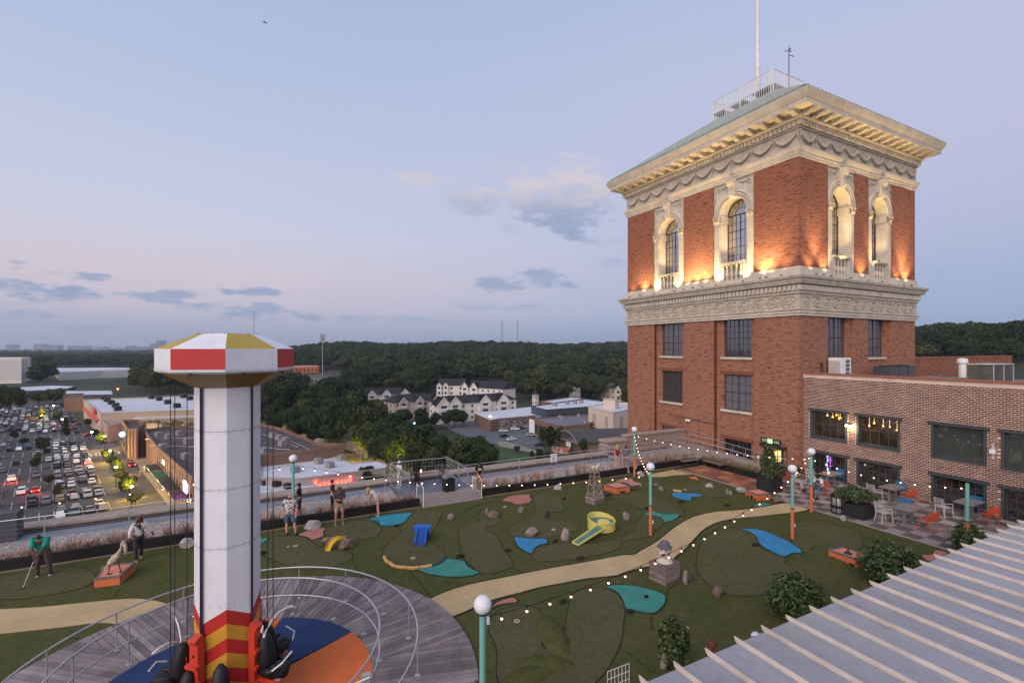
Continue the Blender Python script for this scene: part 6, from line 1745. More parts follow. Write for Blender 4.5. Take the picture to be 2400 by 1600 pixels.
# =================================================================== patio tables and chairs
M_TABLE=mat('table_top',(.26,.215,.20),.6,var=.12);M_CW=mat('chair_white',(.68,.66,.62),.5,var=.05);M_CO=mat('chair_orange',(.62,.09,.035),.5,var=.06);M_CB=mat('chair_blue',(.03,.17,.36),.5,var=.06)
def table(x,y,lab,w=1.2,d=.75,h=.74):
 t=thing('patio_table',lab,'table',(x,y,.03),local=True)
 q=MB();q.box(-w/2,w/2,-d/2,d/2,h-.04,h);q.build('table_top',M_TABLE,t)
 for s_ in(-1,1):
  q=MB();q.box(s_*(w/2-.28)-.04,s_*(w/2-.28)+.04,-.05,.05,.02,h-.041);q.box(s_*(w/2-.28)-.05,s_*(w/2-.28)+.05,-d/2+.08,d/2-.08,0,.03);q.build('pedestal',mat('pedestal_steel',(.30,.29,.29),.4,metal=.4),t)
 return t
def chair(x,y,rz,m,lab,wire=False):
 """faces its own -y"""
 t=thing('patio_chair',lab,'chair',(x,y,.03),rz,local=True)
 q=MB()
 if wire:
  for i in range(8):xx=-.21+.42*i/7;q.tube([(xx,-.22,.455),(xx,.21,.43)],.006,4)
  for yy in(-.2,-.06,.08,.2):q.tube([(-.22,yy,.45),(.22,yy,.45)],.007,4)
 else:
  for i in range(6):yy=-.22+.42*i/6;q.box(-.22,.22,yy,yy+.058,.435,.455)
 q.build('seat',m,t)
 q=MB()
 if wire:
  for i in range(9):xx=-.21+.42*i/8;q.tube([(xx,.21,.46),(xx,.27,.84)],.006,4)
  q.tube([(-.22,.21,.46),(-.22,.28,.85),(.22,.28,.85),(.22,.21,.46)],.012,5)
 else:
  q.tube([(-.22,.20,.44),(-.22,.27,.84),(.22,.27,.84),(.22,.20,.44)],.016,5)
  for i in range(5):z=.55+.06*i;q.box(-.21,.21,.215+(z-.46)*.16,.235+(z-.46)*.16,z,z+.045)
 q.build('backrest',m,t)
 for sx_ in(-1,1):
  for sy_ in(-1,1):
   q=MB();q.tube([(sx_*.2,sy_*.2,.44),(sx_*.235,sy_*.25,0)],.015,5);q.build('leg',m,t)
  q=MB();q.tube([(sx_*.23,-.2,.45),(sx_*.25,-.18,.64),(sx_*.25,.24,.66)],.013,5);q.build('armrest',m,t)
 return t
table(28.45,15.65,'grey patio table with a candle below the neon sign window')
table(28.55,12.7,'grey patio table between blue and orange chairs in front of the second ground floor window')
table(25.5,10.75,'brown topped patio table nearest the turf edge of the patio')
table(28.95,9.85,'grey patio table half behind the teal lamp post by the third ground floor window')
chair(27.75,16.3,R(-35),M_CW,'white wire-backed patio chair behind the seated people',True)
chair(29.35,15.8,R(-90),M_CB,'blue slatted patio chair against the wall at the candle table')
chair(27.8,13.15,R(75),M_CW,'white wire patio chair at the table behind the boxed shrub',True)
chair(29.35,12.8,R(-90),M_CB,'blue slatted patio chair against the wall at the second table')
chair(28.45,12.0,R(165),M_CO,'orange slatted patio chair turned to the second table')
chair(24.75,11.35,R(60),M_CW,'white wire patio chair nearest the boxed shrub at the brown table',True)
chair(26.35,11.25,R(-80),M_CB,'blue slatted patio chair tucked in behind the brown table')
chair(25.35,9.95,R(165),M_CO,'orange slatted patio chair at the brown table nearest the turf')
chair(28.1,10.45,R(70),M_CW,'white wire patio chair turned to the table by the third ground floor window',True)
chair(29.6,9.9,R(-90),M_CB,'blue slatted patio chair against the wall at the table by the lamp post')
chair(28.6,9.05,R(150),M_CO,'orange patio chair standing at the edge of the metal roof')
SEAT2=(25.95,14.75)
chair(SEAT2[0],SEAT2[1],R(-90-10),M_CO,'orange patio chair under the seated person in blue jeans')
chair(26.1,16.35,R(10),M_CO,'orange patio chair under the seated person in pale trousers')
t=thing('candle_lamp','tiny lit candle with a pink jar on the patio table under the neon window','lamp',(28.3,15.7,.77))
q=MB();q.cyl((28.3,15.7,.772),(28.3,15.7,.86),.03,n=8);q.build('shade',MATS['candle_glow'],t)
q=MB();q.lathe((28.15,15.85,.772),[(.07,0),(.09,.05),(.05,.1)],10);q.build('jar',MATS['obstacle_top'],t)
bx,by=24.15,12.98
TB=thing('litter_bin','round banded black and steel litter bin beside the boxed shrub','bin',(bx,by,0))
q=MB();q.smooth=True;q.lathe((bx,by,.03),[(.27,0),(.275,.02),(.275,.86),(.25,.9)],24);q.build('steel_drum',mat('bin_steel',(.42,.41,.40),.4,metal=.6),TB)
for z0,z1 in((.04,.12),(.30,.44),(.80,.93)):
 q=MB();q.lathe((bx,by,z0),[(.282,0),(.29,.01),(.29,z1-z0-.01),(.282,z1-z0)],24);q.build('black_band',M_BLACK,TB)
q=MB()
for i in range(8):a=i*PI/4+.3;q.obox((bx+.283*math.cos(a),by+.283*math.sin(a),.5),(.012,.05,.82),a)
q.build('slats',M_BLACK,TB)
q=MB();q.lathe((bx,by,.925),[(.29,0),(.2,.04),(.1,.045)],20);q.build('lid',M_BLACK,TB)
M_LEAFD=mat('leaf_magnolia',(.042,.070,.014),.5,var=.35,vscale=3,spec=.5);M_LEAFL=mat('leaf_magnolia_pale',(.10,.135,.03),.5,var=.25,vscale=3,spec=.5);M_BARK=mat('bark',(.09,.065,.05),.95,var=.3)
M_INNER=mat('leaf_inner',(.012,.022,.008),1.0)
def leafy(name,label,cat,c,lobes,nleaf,ls,seed,mats=None,inner=True,stem=None,parent=None,cup=.3):
 """foliage: many small creased leaves on and inside a set of lobes"""
 rg_=np.random.default_rng(seed);mats=mats or[M_LEAFD,M_LEAFL]
 q=MB();vol=[l[3]*l[4]for l in lobes];tot=sum(vol)
 for(lx,ly,lz,rx,rz_l),v in zip(lobes,vol):
  for i in range(int(nleaf*v/tot)):
   d=rg_.normal(size=3);d/=np.linalg.norm(d);rr=rg_.uniform(.62,1.06)*(1+.18*math.sin(d[0]*5+seed)*math.cos(d[1]*6))
   p=Vector((c[0]+lx+d[0]*rx*rr,c[1]+ly+d[1]*rx*rr,c[2]+lz+d[2]*rz_l*rr))
   s_=ls*rg_.uniform(.6,1.25)
   nrm=(Vector(d)+Vector(rg_.normal(size=3))*.6+Vector((0,0,.35))).normalized()
   a=nrm.orthogonal().normalized();a=(a*math.cos(i)+nrm.cross(a)*math.sin(i)).normalized();b=nrm.cross(a)
   tip=p+a*s_;mid=p+nrm*(-s_*.08)
   q.add([p-a*s_*.8,mid+b*s_*.38+nrm*s_*.12,tip,mid-b*s_*.38+nrm*s_*.12],[(0,1,2),(0,2,3)],0 if rg_.random()<.68 else 1)
 cr=q.build('crown' if parent or stem else name,mats,parent)
 return cr
def shrub(name,label,c,lobes,nleaf,ls,seed,box=None,mats=None):
 t=thing(name,label,'shrub',(c[0],c[1],0))
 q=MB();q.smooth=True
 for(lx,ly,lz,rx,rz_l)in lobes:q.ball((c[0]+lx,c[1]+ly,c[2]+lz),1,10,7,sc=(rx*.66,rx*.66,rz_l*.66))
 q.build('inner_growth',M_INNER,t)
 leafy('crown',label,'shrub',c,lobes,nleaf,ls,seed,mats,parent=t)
 q=MB()
 for k in range(5):a=k*1.3;q.tube([(c[0]+.04*math.cos(a),c[1]+.04*math.sin(a),0 if not box else.4),(c[0]+lobes[k%len(lobes)][0]*.6+.1*math.cos(a),c[1]+lobes[k%len(lobes)][1]*.6+.1*math.sin(a),c[2]+lobes[k%len(lobes)][2])],[.03,.012],5)
 q.build('stem',M_BARK,t)
 return t
def planter_box(x,y,w,h,lab):
 t=thing('square_planter',lab,'planter',(x,y,0),local=True)
 q=MB();q.box(-w/2,w/2,-w/2,-w/2+.04,.03,h);q.box(-w/2,w/2,w/2-.04,w/2,.03,h);q.box(-w/2,-w/2+.04,-w/2+.041,w/2-.041,.03,h);q.box(w/2-.04,w/2,-w/2+.041,w/2-.041,.03,h);q.build('box_sides',mat('planter_charcoal',(.022,.023,.025),.6,var=.15),t)
 q=MB();q.box(-w/2+.041,w/2-.041,-w/2+.041,w/2-.041,.05,h-.06);q.build('soil',MATS['soil'],t)
 return t
planter_box(24.55,16.72,.92,.80,'square charcoal planter holding the tall glossy shrub by the lit door')
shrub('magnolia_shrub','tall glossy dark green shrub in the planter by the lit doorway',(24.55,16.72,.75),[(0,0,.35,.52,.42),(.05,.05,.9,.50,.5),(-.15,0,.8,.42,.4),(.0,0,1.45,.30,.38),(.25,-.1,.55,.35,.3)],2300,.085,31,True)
planter_box(24.55,12.3,.95,.62,'square charcoal planter with the wide shrub beside the litter bin')
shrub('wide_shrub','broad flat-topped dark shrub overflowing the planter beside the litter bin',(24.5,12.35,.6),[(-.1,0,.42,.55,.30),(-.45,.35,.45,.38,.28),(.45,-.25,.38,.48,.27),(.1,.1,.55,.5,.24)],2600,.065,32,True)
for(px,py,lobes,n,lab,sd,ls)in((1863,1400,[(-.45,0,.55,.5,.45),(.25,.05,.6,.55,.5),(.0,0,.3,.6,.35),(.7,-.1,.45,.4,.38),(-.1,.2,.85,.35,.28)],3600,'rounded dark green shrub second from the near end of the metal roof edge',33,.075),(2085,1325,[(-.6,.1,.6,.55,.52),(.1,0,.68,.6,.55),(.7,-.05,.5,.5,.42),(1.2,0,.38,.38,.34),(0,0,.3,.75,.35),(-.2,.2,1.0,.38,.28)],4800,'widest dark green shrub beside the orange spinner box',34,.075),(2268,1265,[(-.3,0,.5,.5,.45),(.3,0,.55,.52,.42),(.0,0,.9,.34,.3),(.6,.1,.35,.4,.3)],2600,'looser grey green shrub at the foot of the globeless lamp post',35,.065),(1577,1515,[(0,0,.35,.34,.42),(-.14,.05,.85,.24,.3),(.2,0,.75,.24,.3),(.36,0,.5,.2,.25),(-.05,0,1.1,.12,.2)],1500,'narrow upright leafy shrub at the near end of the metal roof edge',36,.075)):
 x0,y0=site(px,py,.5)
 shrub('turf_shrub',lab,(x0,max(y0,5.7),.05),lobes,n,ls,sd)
x0,y0=at_cam(-1.32,10.6)
shrub('low_sprig','small leafy sprig at the foot of the golf ball lamp post',(x0+.35,y0-.3,0),[(0,0,.22,.14,.26),(.1,0,.35,.08,.16)],260,.05,37)
q=MB();x0,y0=site(1475,1592,.9)
WR_=thing('wire_rack','white wire lattice rack at the near end of the metal roof','rack',(x0,y0,0))
for i in range(7):q.tube([(x0-.3+.1*i,y0+.35,.0),(x0-.3+.1*i,y0+.35,.95)],.008,4)
for i in range(6):q.tube([(x0-.3,y0+.35,.1+.17*i),(x0+.3,y0+.35,.1+.17*i)],.008,4)
q.build('lattice',M_RAILW,WR_)
# =================================================================== people
def skin_mesh(name,verts,edges,radii,root=0,sub=2):
 me=bpy.data.meshes.new(name);me.from_pydata(verts,edges,[]);o=bpy.data.objects.new(name,me);COL.objects.link(o)
 m=o.modifiers.new('skin','SKIN');m.use_smooth_shade=True
 if not me.skin_vertices:
  bpy.context.view_layer.update()
 sv=me.skin_vertices[0].data if me.skin_vertices else None
 if sv is None:
  bm=bmesh.new();bm.from_mesh(me);bm.verts.layers.skin.verify();bm.to_mesh(me);bm.free();sv=me.skin_vertices[0].data
 for i,r_ in enumerate(radii):
  sv[i].radius=r_ if isinstance(r_,tuple)else(r_,r_);sv[i].use_root=(i==root)
 s_=o.modifiers.new('sub','SUBSURF');s_.levels=sub;s_.render_levels=sub
 dg=bpy.context.evaluated_depsgraph_get();ev=o.evaluated_get(dg);em=bpy.data.meshes.new_from_object(ev)
 bpy.data.objects.remove(o);bpy.data.meshes.remove(me)
 V=[tuple(v.co)for v in em.vertices];Fs=[tuple(p.vertices)for p in em.polygons]
 bpy.data.meshes.remove(em)
 return V,Fs
SKIN={'light':mat('skin_light',(.52,.29,.21),.6,var=.05),'mid':mat('skin_mid',(.33,.17,.11),.6,var=.05),'dark':mat('skin_dark',(.10,.05,.033),.6,var=.05),'pink':mat('skin_pink',(.56,.27,.20),.6,var=.05)}
HAIRM={'black':mat('hair_black',(.012,.010,.009),.7),'brown':mat('hair_brown',(.07,.035,.02),.7),'blonde':mat('hair_blonde',(.42,.26,.11),.7),'red':mat('hair_red',(.12,.03,.02),.7),'auburn':mat('hair_auburn',(.10,.045,.03),.7)}
def person(label,xy,rz,skin='light',hair='brown',longhair=False,bald=False,cap=None,H=1.75,bulk=1.0,z=0.0,pelvis=(0,0,.53),lean=0.0,headtilt=0.0,twist=0.0,legs=None,arms=None,top=None,sleeve=.45,bottom=None,shorts=False,shoes=None,dress=None,socks=None,seated=False):
 """built in its own frame: faces -y; joints are fractions of the height"""
 t=thing('person',label,'person',(xy[0],xy[1],z),rz,local=True)
 P0=Vector(pelvis)
 up=Vector((0,-math.sin(lean),math.cos(lean)))
 chest=P0+up*.20;neck=P0+up*.30
 hd=Vector((0,-math.sin(lean+headtilt),math.cos(lean+headtilt)))
 head=neck+hd*.075;crown=neck+hd*.145
 sw=.105*bulk**.4;hw=.052*bulk**.5
 ct,st=math.cos(twist),math.sin(twist)
 sh={s_:P0+up*.275+Vector((s_*sw*ct,s_*sw*st,0))for s_ in(-1,1)}
 hip={s_:P0+Vector((s_*hw,0,-.012))for s_ in(-1,1)}
 arms=arms or{-1:(Vector((-.03,-.01,-.17)),Vector((-.0,-.04,-.15))),1:(Vector((.03,-.01,-.17)),Vector((.0,-.04,-.15)))}
 legs=legs or{-1:(Vector((-.01,-.005,-.245)),Vector((0,.015,-.245))),1:(Vector((.01,-.005,-.245)),Vector((0,.015,-.245)))}
 el_={s_:sh[s_]+Vector(arms[s_][0])for s_ in(-1,1)};wr={s_:el_[s_]+Vector(arms[s_][1])for s_ in(-1,1)}
 kn={s_:hip[s_]+Vector(legs[s_][0])for s_ in(-1,1)};an_={s_:kn[s_]+Vector(legs[s_][1])for s_ in(-1,1)}
 b=bulk
 vs=[P0,P0+up*.09,chest,neck-up*.01,neck+hd*.03,head,crown-hd*.02];ra=[(.078*b,.062*b),(.072*b,.056*b),(.088*b,.060*b),.034,.032,(.045,.053),(.040,.045)]
 ed=[(0,1),(1,2),(2,3),(3,4),(4,5),(5,6)]
 fdir=Vector((0,-math.cos(lean+headtilt),-math.sin(lean+headtilt)))
 vs+=[head+fdir*.052-hd*.008];ra+=[.010];ed+=[(5,7)]
 for s_ in(-1,1):
  i0=len(vs);dh=(wr[s_]-el_[s_]).normalized()
  vs+=[sh[s_],(sh[s_]+el_[s_])/2,el_[s_],(el_[s_]+wr[s_])/2,wr[s_],wr[s_]+dh*.032];ra+=[.034*b**.5,.029*b**.5,.024,.021,.0145,(.020,.012)]
  ed+=[(2,i0),(i0,i0+1),(i0+1,i0+2),(i0+2,i0+3),(i0+3,i0+4),(i0+4,i0+5)]
  i1=len(vs);fw=Vector((0,-.07,-.012))
  vs+=[hip[s_],(hip[s_]*.5+kn[s_]*.5),kn[s_],kn[s_]*.6+an_[s_]*.4,an_[s_],an_[s_]+Vector((0,.005,-.022)),an_[s_]+fw+Vector((0,0,-.01))];ra+=[.056*b**.7,.047*b**.7,.034,.033,.021,.020,(.024,.012)]
  ed+=[(0,i1),(i1,i1+1),(i1+1,i1+2),(i1+2,i1+3),(i1+3,i1+4),(i1+4,i1+5),(i1+5,i1+6)]
 sc=lambda L:[tuple(Vector(v)*H)for v in L]
 rs=lambda L,k=1.0:[tuple(q_*H*k for q_ in r_)if isinstance(r_,tuple)else r_*H*k for r_ in L]
 V,Fs=skin_mesh('person_body',sc(vs),ed,rs(ra),0,2)
 q=MB();q.smooth=True;q.add(V,Fs)
 for s_ in(-1,1):
  dh=(wr[s_]-el_[s_]).normalized();pm=(wr[s_]+dh*.026)*H;sd=dh.cross(Vector((0,1,0.2))).normalized();nb=dh.cross(sd)
  for k,(off,ln)in enumerate(((-.014,.036),(-.005,.041),(.004,.039),(.013,.031))):
   a_=pm+sd*off*H;q.tube([a_,a_+dh*ln*.55*H+nb*.004*H,a_+dh*ln*H+nb*.014*H],[.0055*H,.005*H,.003*H],5)
  a_=pm-dh*.012*H-sd*.012*H;q.tube([a_,a_+dh*.015*H-sd*.014*H,a_+dh*.03*H-sd*.014*H],[.007*H,.006*H,.004*H],5)
 for s_ in(-1,1):q.ball(tuple((head+Vector((s_*.046,.002,0)))*H),.011*H,6,5,sc=(.5,1,1.4))
 body=q.build('body',SKIN[skin],t)
 for s_ in(-1,1):
  q=MB();q.ball(tuple((head+fdir*.046+hd*.006+Vector((s_*.018,0,0)))*H),.006*H,6,5);q.build('eye',M_BLACK,t)
 q=MB();q.tube([tuple((head+fdir*.047-hd*.028+Vector((k*.012,0,0)))*H)for k in(-1,0,1)],.004*H,4);q.build('mouth',MATS['lip_red'],t)
 if not bald:
  q=MB();q.smooth=True;cc_=(head+hd*.012-fdir*.012)*H;q.ball(tuple(cc_),.058*H,14,9,sc=(.92,.98,1.05))
  q.ball(tuple((head+hd*.042+fdir*.012)*H),.042*H,10,7,sc=(1,1,.6))
  if longhair:
   q.tube([tuple((head-fdir*.03)*H),tuple((head-fdir*.055-Vector((0,0,.07)))*H),tuple((head-fdir*.045-Vector((0,0,.15)))*H)],[.05*H,.05*H,.025*H],9)
   for s_ in(-1,1):q.tube([tuple((head+Vector((s_*.04,0,.01)))*H),tuple((head+Vector((s_*.05,-.01,-.07)))*H),tuple((head+Vector((s_*.045,-.02,-.13)))*H)],[.024*H,.026*H,.01*H],7)
  q.build('hair',HAIRM[hair],t)
 if cap:
  q=MB();q.smooth=True;q.ball(tuple((head+hd*.028)*H),.058*H,14,8,sc=(1,1.05,.9));q.obox(tuple((head+fdir*.06+hd*.03)*H),(.07*H,.05*H,.006*H),0,rx=lean+headtilt);q.build('cap',cap,t)
 if top:
  vs2=[P0-up*(.02 if not dress else.06),P0+up*.09,chest,neck-up*.012];ra2=[(.088*b,.072*b),(.084*b,.068*b),(.100*b,.072*b),.045];ed2=[(0,1),(1,2),(2,3)]
  for s_ in(-1,1):
   i0=len(vs2);f=min(1,sleeve*2);f2=max(0,sleeve*2-1)
   vs2+=[sh[s_],sh[s_].lerp(el_[s_],f)];ra2+=[.045*b**.5,.040*b**.5];ed2+=[(2,i0),(i0,i0+1)]
   if f2>.05:vs2+=[el_[s_].lerp(wr[s_],f2)];ra2+=[.032];ed2+=[(i0+1,i0+2)]
  V,Fs=skin_mesh('top',sc(vs2),ed2,rs(ra2),2,2);q=MB();q.smooth=True;q.add(V,Fs);q.build('shirt',top,t)
 if bottom:
  vs2=[P0+up*.03,P0-Vector((0,0,.01))];ra2=[(.084*b,.068*b),(.088*b,.072*b)];ed2=[(0,1)]
  for s_ in(-1,1):
   i0=len(vs2)
   vs2+=[hip[s_],hip[s_].lerp(kn[s_],.5)];ra2+=[.064*b**.6,.056*b**.6];ed2+=[(1,i0),(i0,i0+1)]
   if shorts:vs2+=[hip[s_].lerp(kn[s_],shorts if isinstance(shorts,float)else.92)];ra2+=[.052*b**.6];ed2+=[(i0+1,i0+2)]
   else:vs2+=[kn[s_],kn[s_].lerp(an_[s_],.5),kn[s_].lerp(an_[s_],.95)];ra2+=[.044,.038,.034];ed2+=[(i0+1,i0+2),(i0+2,i0+3),(i0+3,i0+4)]
  V,Fs=skin_mesh('bottom',sc(vs2),ed2,rs(ra2),1,2);q=MB();q.smooth=True;q.add(V,Fs);q.build('shorts' if shorts else 'trousers',bottom,t)
 if dress:
  q=MB();q.smooth=True;q.lathe(tuple(P0*H-Vector((0,0,dress*H))),[(.105*H,0),(.11*H,.02),(.095*H,dress*.5*H),(.085*H,dress*.85*H),(.06*H,(dress+.05)*H)],16);q.build('skirt',top,t)
 for s_ in(-1,1):
  if shoes:
   q=MB();q.smooth=True;a_=an_[s_]*H
   q.tube([a_+Vector((0,.045,-.035)),a_+Vector((0,.0,-.035)),a_+Vector((0,-.09,-.045)),a_+Vector((0,-.155,-.052))],[.034,.044,.042,.028],8);q.build('shoe',shoes,t)
  if socks:q=MB();q.cyl(tuple(an_[s_]*H+Vector((0,.01,-.02))),tuple(an_[s_]*H+Vector((0,.01,.07))),.045,.048,8);q.build('sock',socks,t)
 return t
def put_to(xy,toward):return math.atan2(toward[1]-xy[1],toward[0]-xy[0])+PI/2
V3=Vector
TOCAM=lambda xy:put_to(xy,(0,0))
c_teal=mat('shirt_teal',(.015,.30,.235),.8,var=.1);c_khaki=mat('trousers_dark',(.085,.065,.055),.9);c_white=mat('cloth_white',(.68,.65,.64),.8,var=.06)
def pattern_cloth(name,a,b,scale):
 m=bpy.data.materials.new(name);m.use_nodes=True;t_=m.node_tree;N=NT(t_);bs=t_.nodes['Principled BSDF']
 tc_=N.n('ShaderNodeTexCoord');nz=N.noise(tc_.outputs['Object'],scale,2,.4)
 t_.links.new(N.ramp(nz,[(.44,a),(.52,b)],'LINEAR'),bs.inputs['Base Color']);bs.inputs['Roughness'].default_value=.85;MATS[name]=m
 return m
c_floral=pattern_cloth('cloth_floral',(.06,.05,.055),(.58,.54,.52),16);c_mottle=pattern_cloth('cloth_mottled',(.50,.44,.40),(.74,.70,.68),9)
c_denim=mat('cloth_denim',(.075,.13,.19),.9,var=.15);c_navy=mat('cloth_navy',(.018,.016,.032),.9);c_maroon=mat('cloth_maroon',(.07,.012,.014),.9);c_slate=mat('cloth_slate',(.045,.055,.07),.9)
c_tan=mat('cloth_tan',(.42,.29,.20),.9);c_brown=mat('cloth_brown',(.085,.05,.045),.9);c_black=mat('cloth_black',(.010,.009,.010),.9);c_orange=mat('cloth_orange',(.36,.12,.025),.9);c_grey=mat('cloth_grey',(.13,.12,.13),.9);c_lt=mat('cloth_pale_trousers',(.42,.38,.37),.9)
s_white=mat('shoe_white',(.66,.64,.64),.6);s_black=mat('shoe_black',(.02,.02,.022),.6);s_grey=mat('shoe_grey',(.16,.16,.16),.6)
PUTARMS={-1:(V3((.03,-.07,-.15)),V3((.055,-.06,-.11))),1:(V3((-.03,-.07,-.15)),V3((-.055,-.06,-.11)))}
LEGS_W={-1:(V3((-.03,-.02,-.24)),V3((-.01,.03,-.235))),1:(V3((.03,-.02,-.24)),V3((.01,.03,-.235)))}
def putter(label,a,b,m):
 t=thing('golf_putter',label,'golf club',b)
 q=MB();q.tube([a,b],.011,6);q.build('shaft',m,t)
 q=MB();A_,B_=Vector(a),Vector(b);q.tube([A_,A_.lerp(B_,.25)],.017,6);q.build('grip',M_BLACK,t)
 q=MB();d=Vector((A_.x-B_.x,A_.y-B_.y,0)).normalized();q.obox(B_+Vector((0,0,-.0)),(.11,.045,.03),math.atan2(d.y,d.x));q.build('club_head',M_BLACK,t)
xy=site(100,1350)
rz=TOCAM(xy)-.45
person('person in a teal shirt and dark trousers bending over a pale golf putter',xy,rz,'dark','black',bald=True,H=1.80,bulk=1.25,pelvis=(0,.03,.50),lean=.42,headtilt=.35,arms=PUTARMS,legs=LEGS_W,top=c_teal,sleeve=.5,bottom=c_khaki,shoes=s_white)
hnd=site(*Z5(245,720),.62);hd2=site(*Z5(152,932),.04);putter('pale shafted golf putter held by the person in the teal shirt',(*hnd,.72),(*hd2,.03),mat('shaft_pale',(.55,.50,.40),.4))
xy=site(325,1312)
person('person in a white patterned loose top with a dark shoulder strap walking on the turf',xy,TOCAM(xy)+.3,'dark','auburn',longhair=True,H=1.72,bulk=1.15,lean=.1,arms={-1:(V3((-.05,-.02,-.15)),V3((-.03,-.03,-.13))),1:(V3((.06,-.02,-.14)),V3((.05,-.05,-.11)))},legs={-1:(V3((-.01,-.05,-.235)),V3((0,.0,-.24))),1:(V3((.01,.03,-.24)),V3((0,.06,-.225)))},top=c_mottle,sleeve=.9,bottom=mat('cloth_charcoal',(.04,.035,.045),.9),shoes=mat('shoe_tan',(.3,.2,.14)),pelvis=(0,0,.525))
q=MB();q.tube([(-.17,-.13,1.42),(.0,-.20,1.2),(.16,-.16,1.0)],.018,4)
sp_=[o for o in bpy.data.objects if o.name.startswith('person')][-1];q.build('shoulder_strap',c_black,bpy.data.objects[[o.name for o in bpy.data.objects if o.get('category')=='person'][-1]])
xy=site(680,1253)
person('bald bearded heavy person in a black and white floral shirt and denim shorts',xy,TOCAM(xy)-.35,'pink','auburn',bald=True,H=1.80,bulk=1.42,lean=.02,top=c_floral,sleeve=.5,bottom=c_denim,shorts=.98,shoes=s_black,legs={-1:(V3((-.02,.01,-.245)),V3((.0,.01,-.24))),1:(V3((.04,-.01,-.24)),V3((.03,.01,-.24)))},socks=c_black)
bpp=[o for o in bpy.data.objects if o.get('category')=='person'][-1]
q=MB();q.smooth=True;q.ball((0,-.075,1.57),.062,10,8,sc=(1,.8,.9));q.build('beard',HAIRM['auburn'],bpp)
xy=site(795,1230)
person('person in a slate tee and tan shorts looking down at a phone in both hands',xy,TOCAM(xy)+.25,'mid','brown',H=1.80,bulk=1.08,headtilt=.55,arms={-1:(V3((-.01,-.04,-.155)),V3((.085,-.10,.02))),1:(V3((.01,-.04,-.155)),V3((-.06,-.12,.05)))},top=c_slate,sleeve=.45,bottom=c_tan,shorts=.9,shoes=s_grey,legs={-1:(V3((-.02,.0,-.245)),V3((-.01,.01,-.24))),1:(V3((.03,-.01,-.24)),V3((.01,.02,-.24)))})
ph=Vector((0,-.31,1.32))
q=MB();q.obox(ph,(.07,.02,.14),0,rx=.7);o=q.build('phone_case',M_RED);pp=[o_ for o_ in bpy.data.objects if o_.get('category')=='person'][-1]
o.name='mobile_phone';o.location=pp.matrix_basis@Vector((0,0,0))if False else(pp.location+Matrix.Rotation(pp.rotation_euler.z,3,'Z')@Vector((0,0,0)));o.rotation_euler.z=pp.rotation_euler.z;tag(o,'small phone with a red case held by the person in the slate tee','phone')
xy=site(876,1209)
xy=(xy[0]+.1,xy[1]-.1)
rz=put_to(xy,(xy[0]-1.0,xy[1]+.35))
person('blonde person in a white tank top and brown shorts bending to putt',xy,rz,'light','blonde',longhair=True,H=1.66,bulk=.82,pelvis=(0,.05,.505),lean=.75,headtilt=.35,arms={-1:(V3((.01,-.03,-.165)),V3((.02,-.03,-.14))),1:(V3((-.01,-.03,-.165)),V3((-.03,-.03,-.14)))},top=c_white,sleeve=.06,bottom=c_brown,shorts=.42,shoes=s_white,legs={-1:(V3((0,-.02,-.245)),V3((0,.02,-.235))),1:(V3((0,-.0,-.245)),V3((0,.03,-.235)))})
hnd=site(*Z1(1182,545),.72);hd2=site(*Z1(1140,692),.03);putter('dark thin golf putter held by the blonde person',(*hnd,.70),(*hd2,.03),M_BLACK)
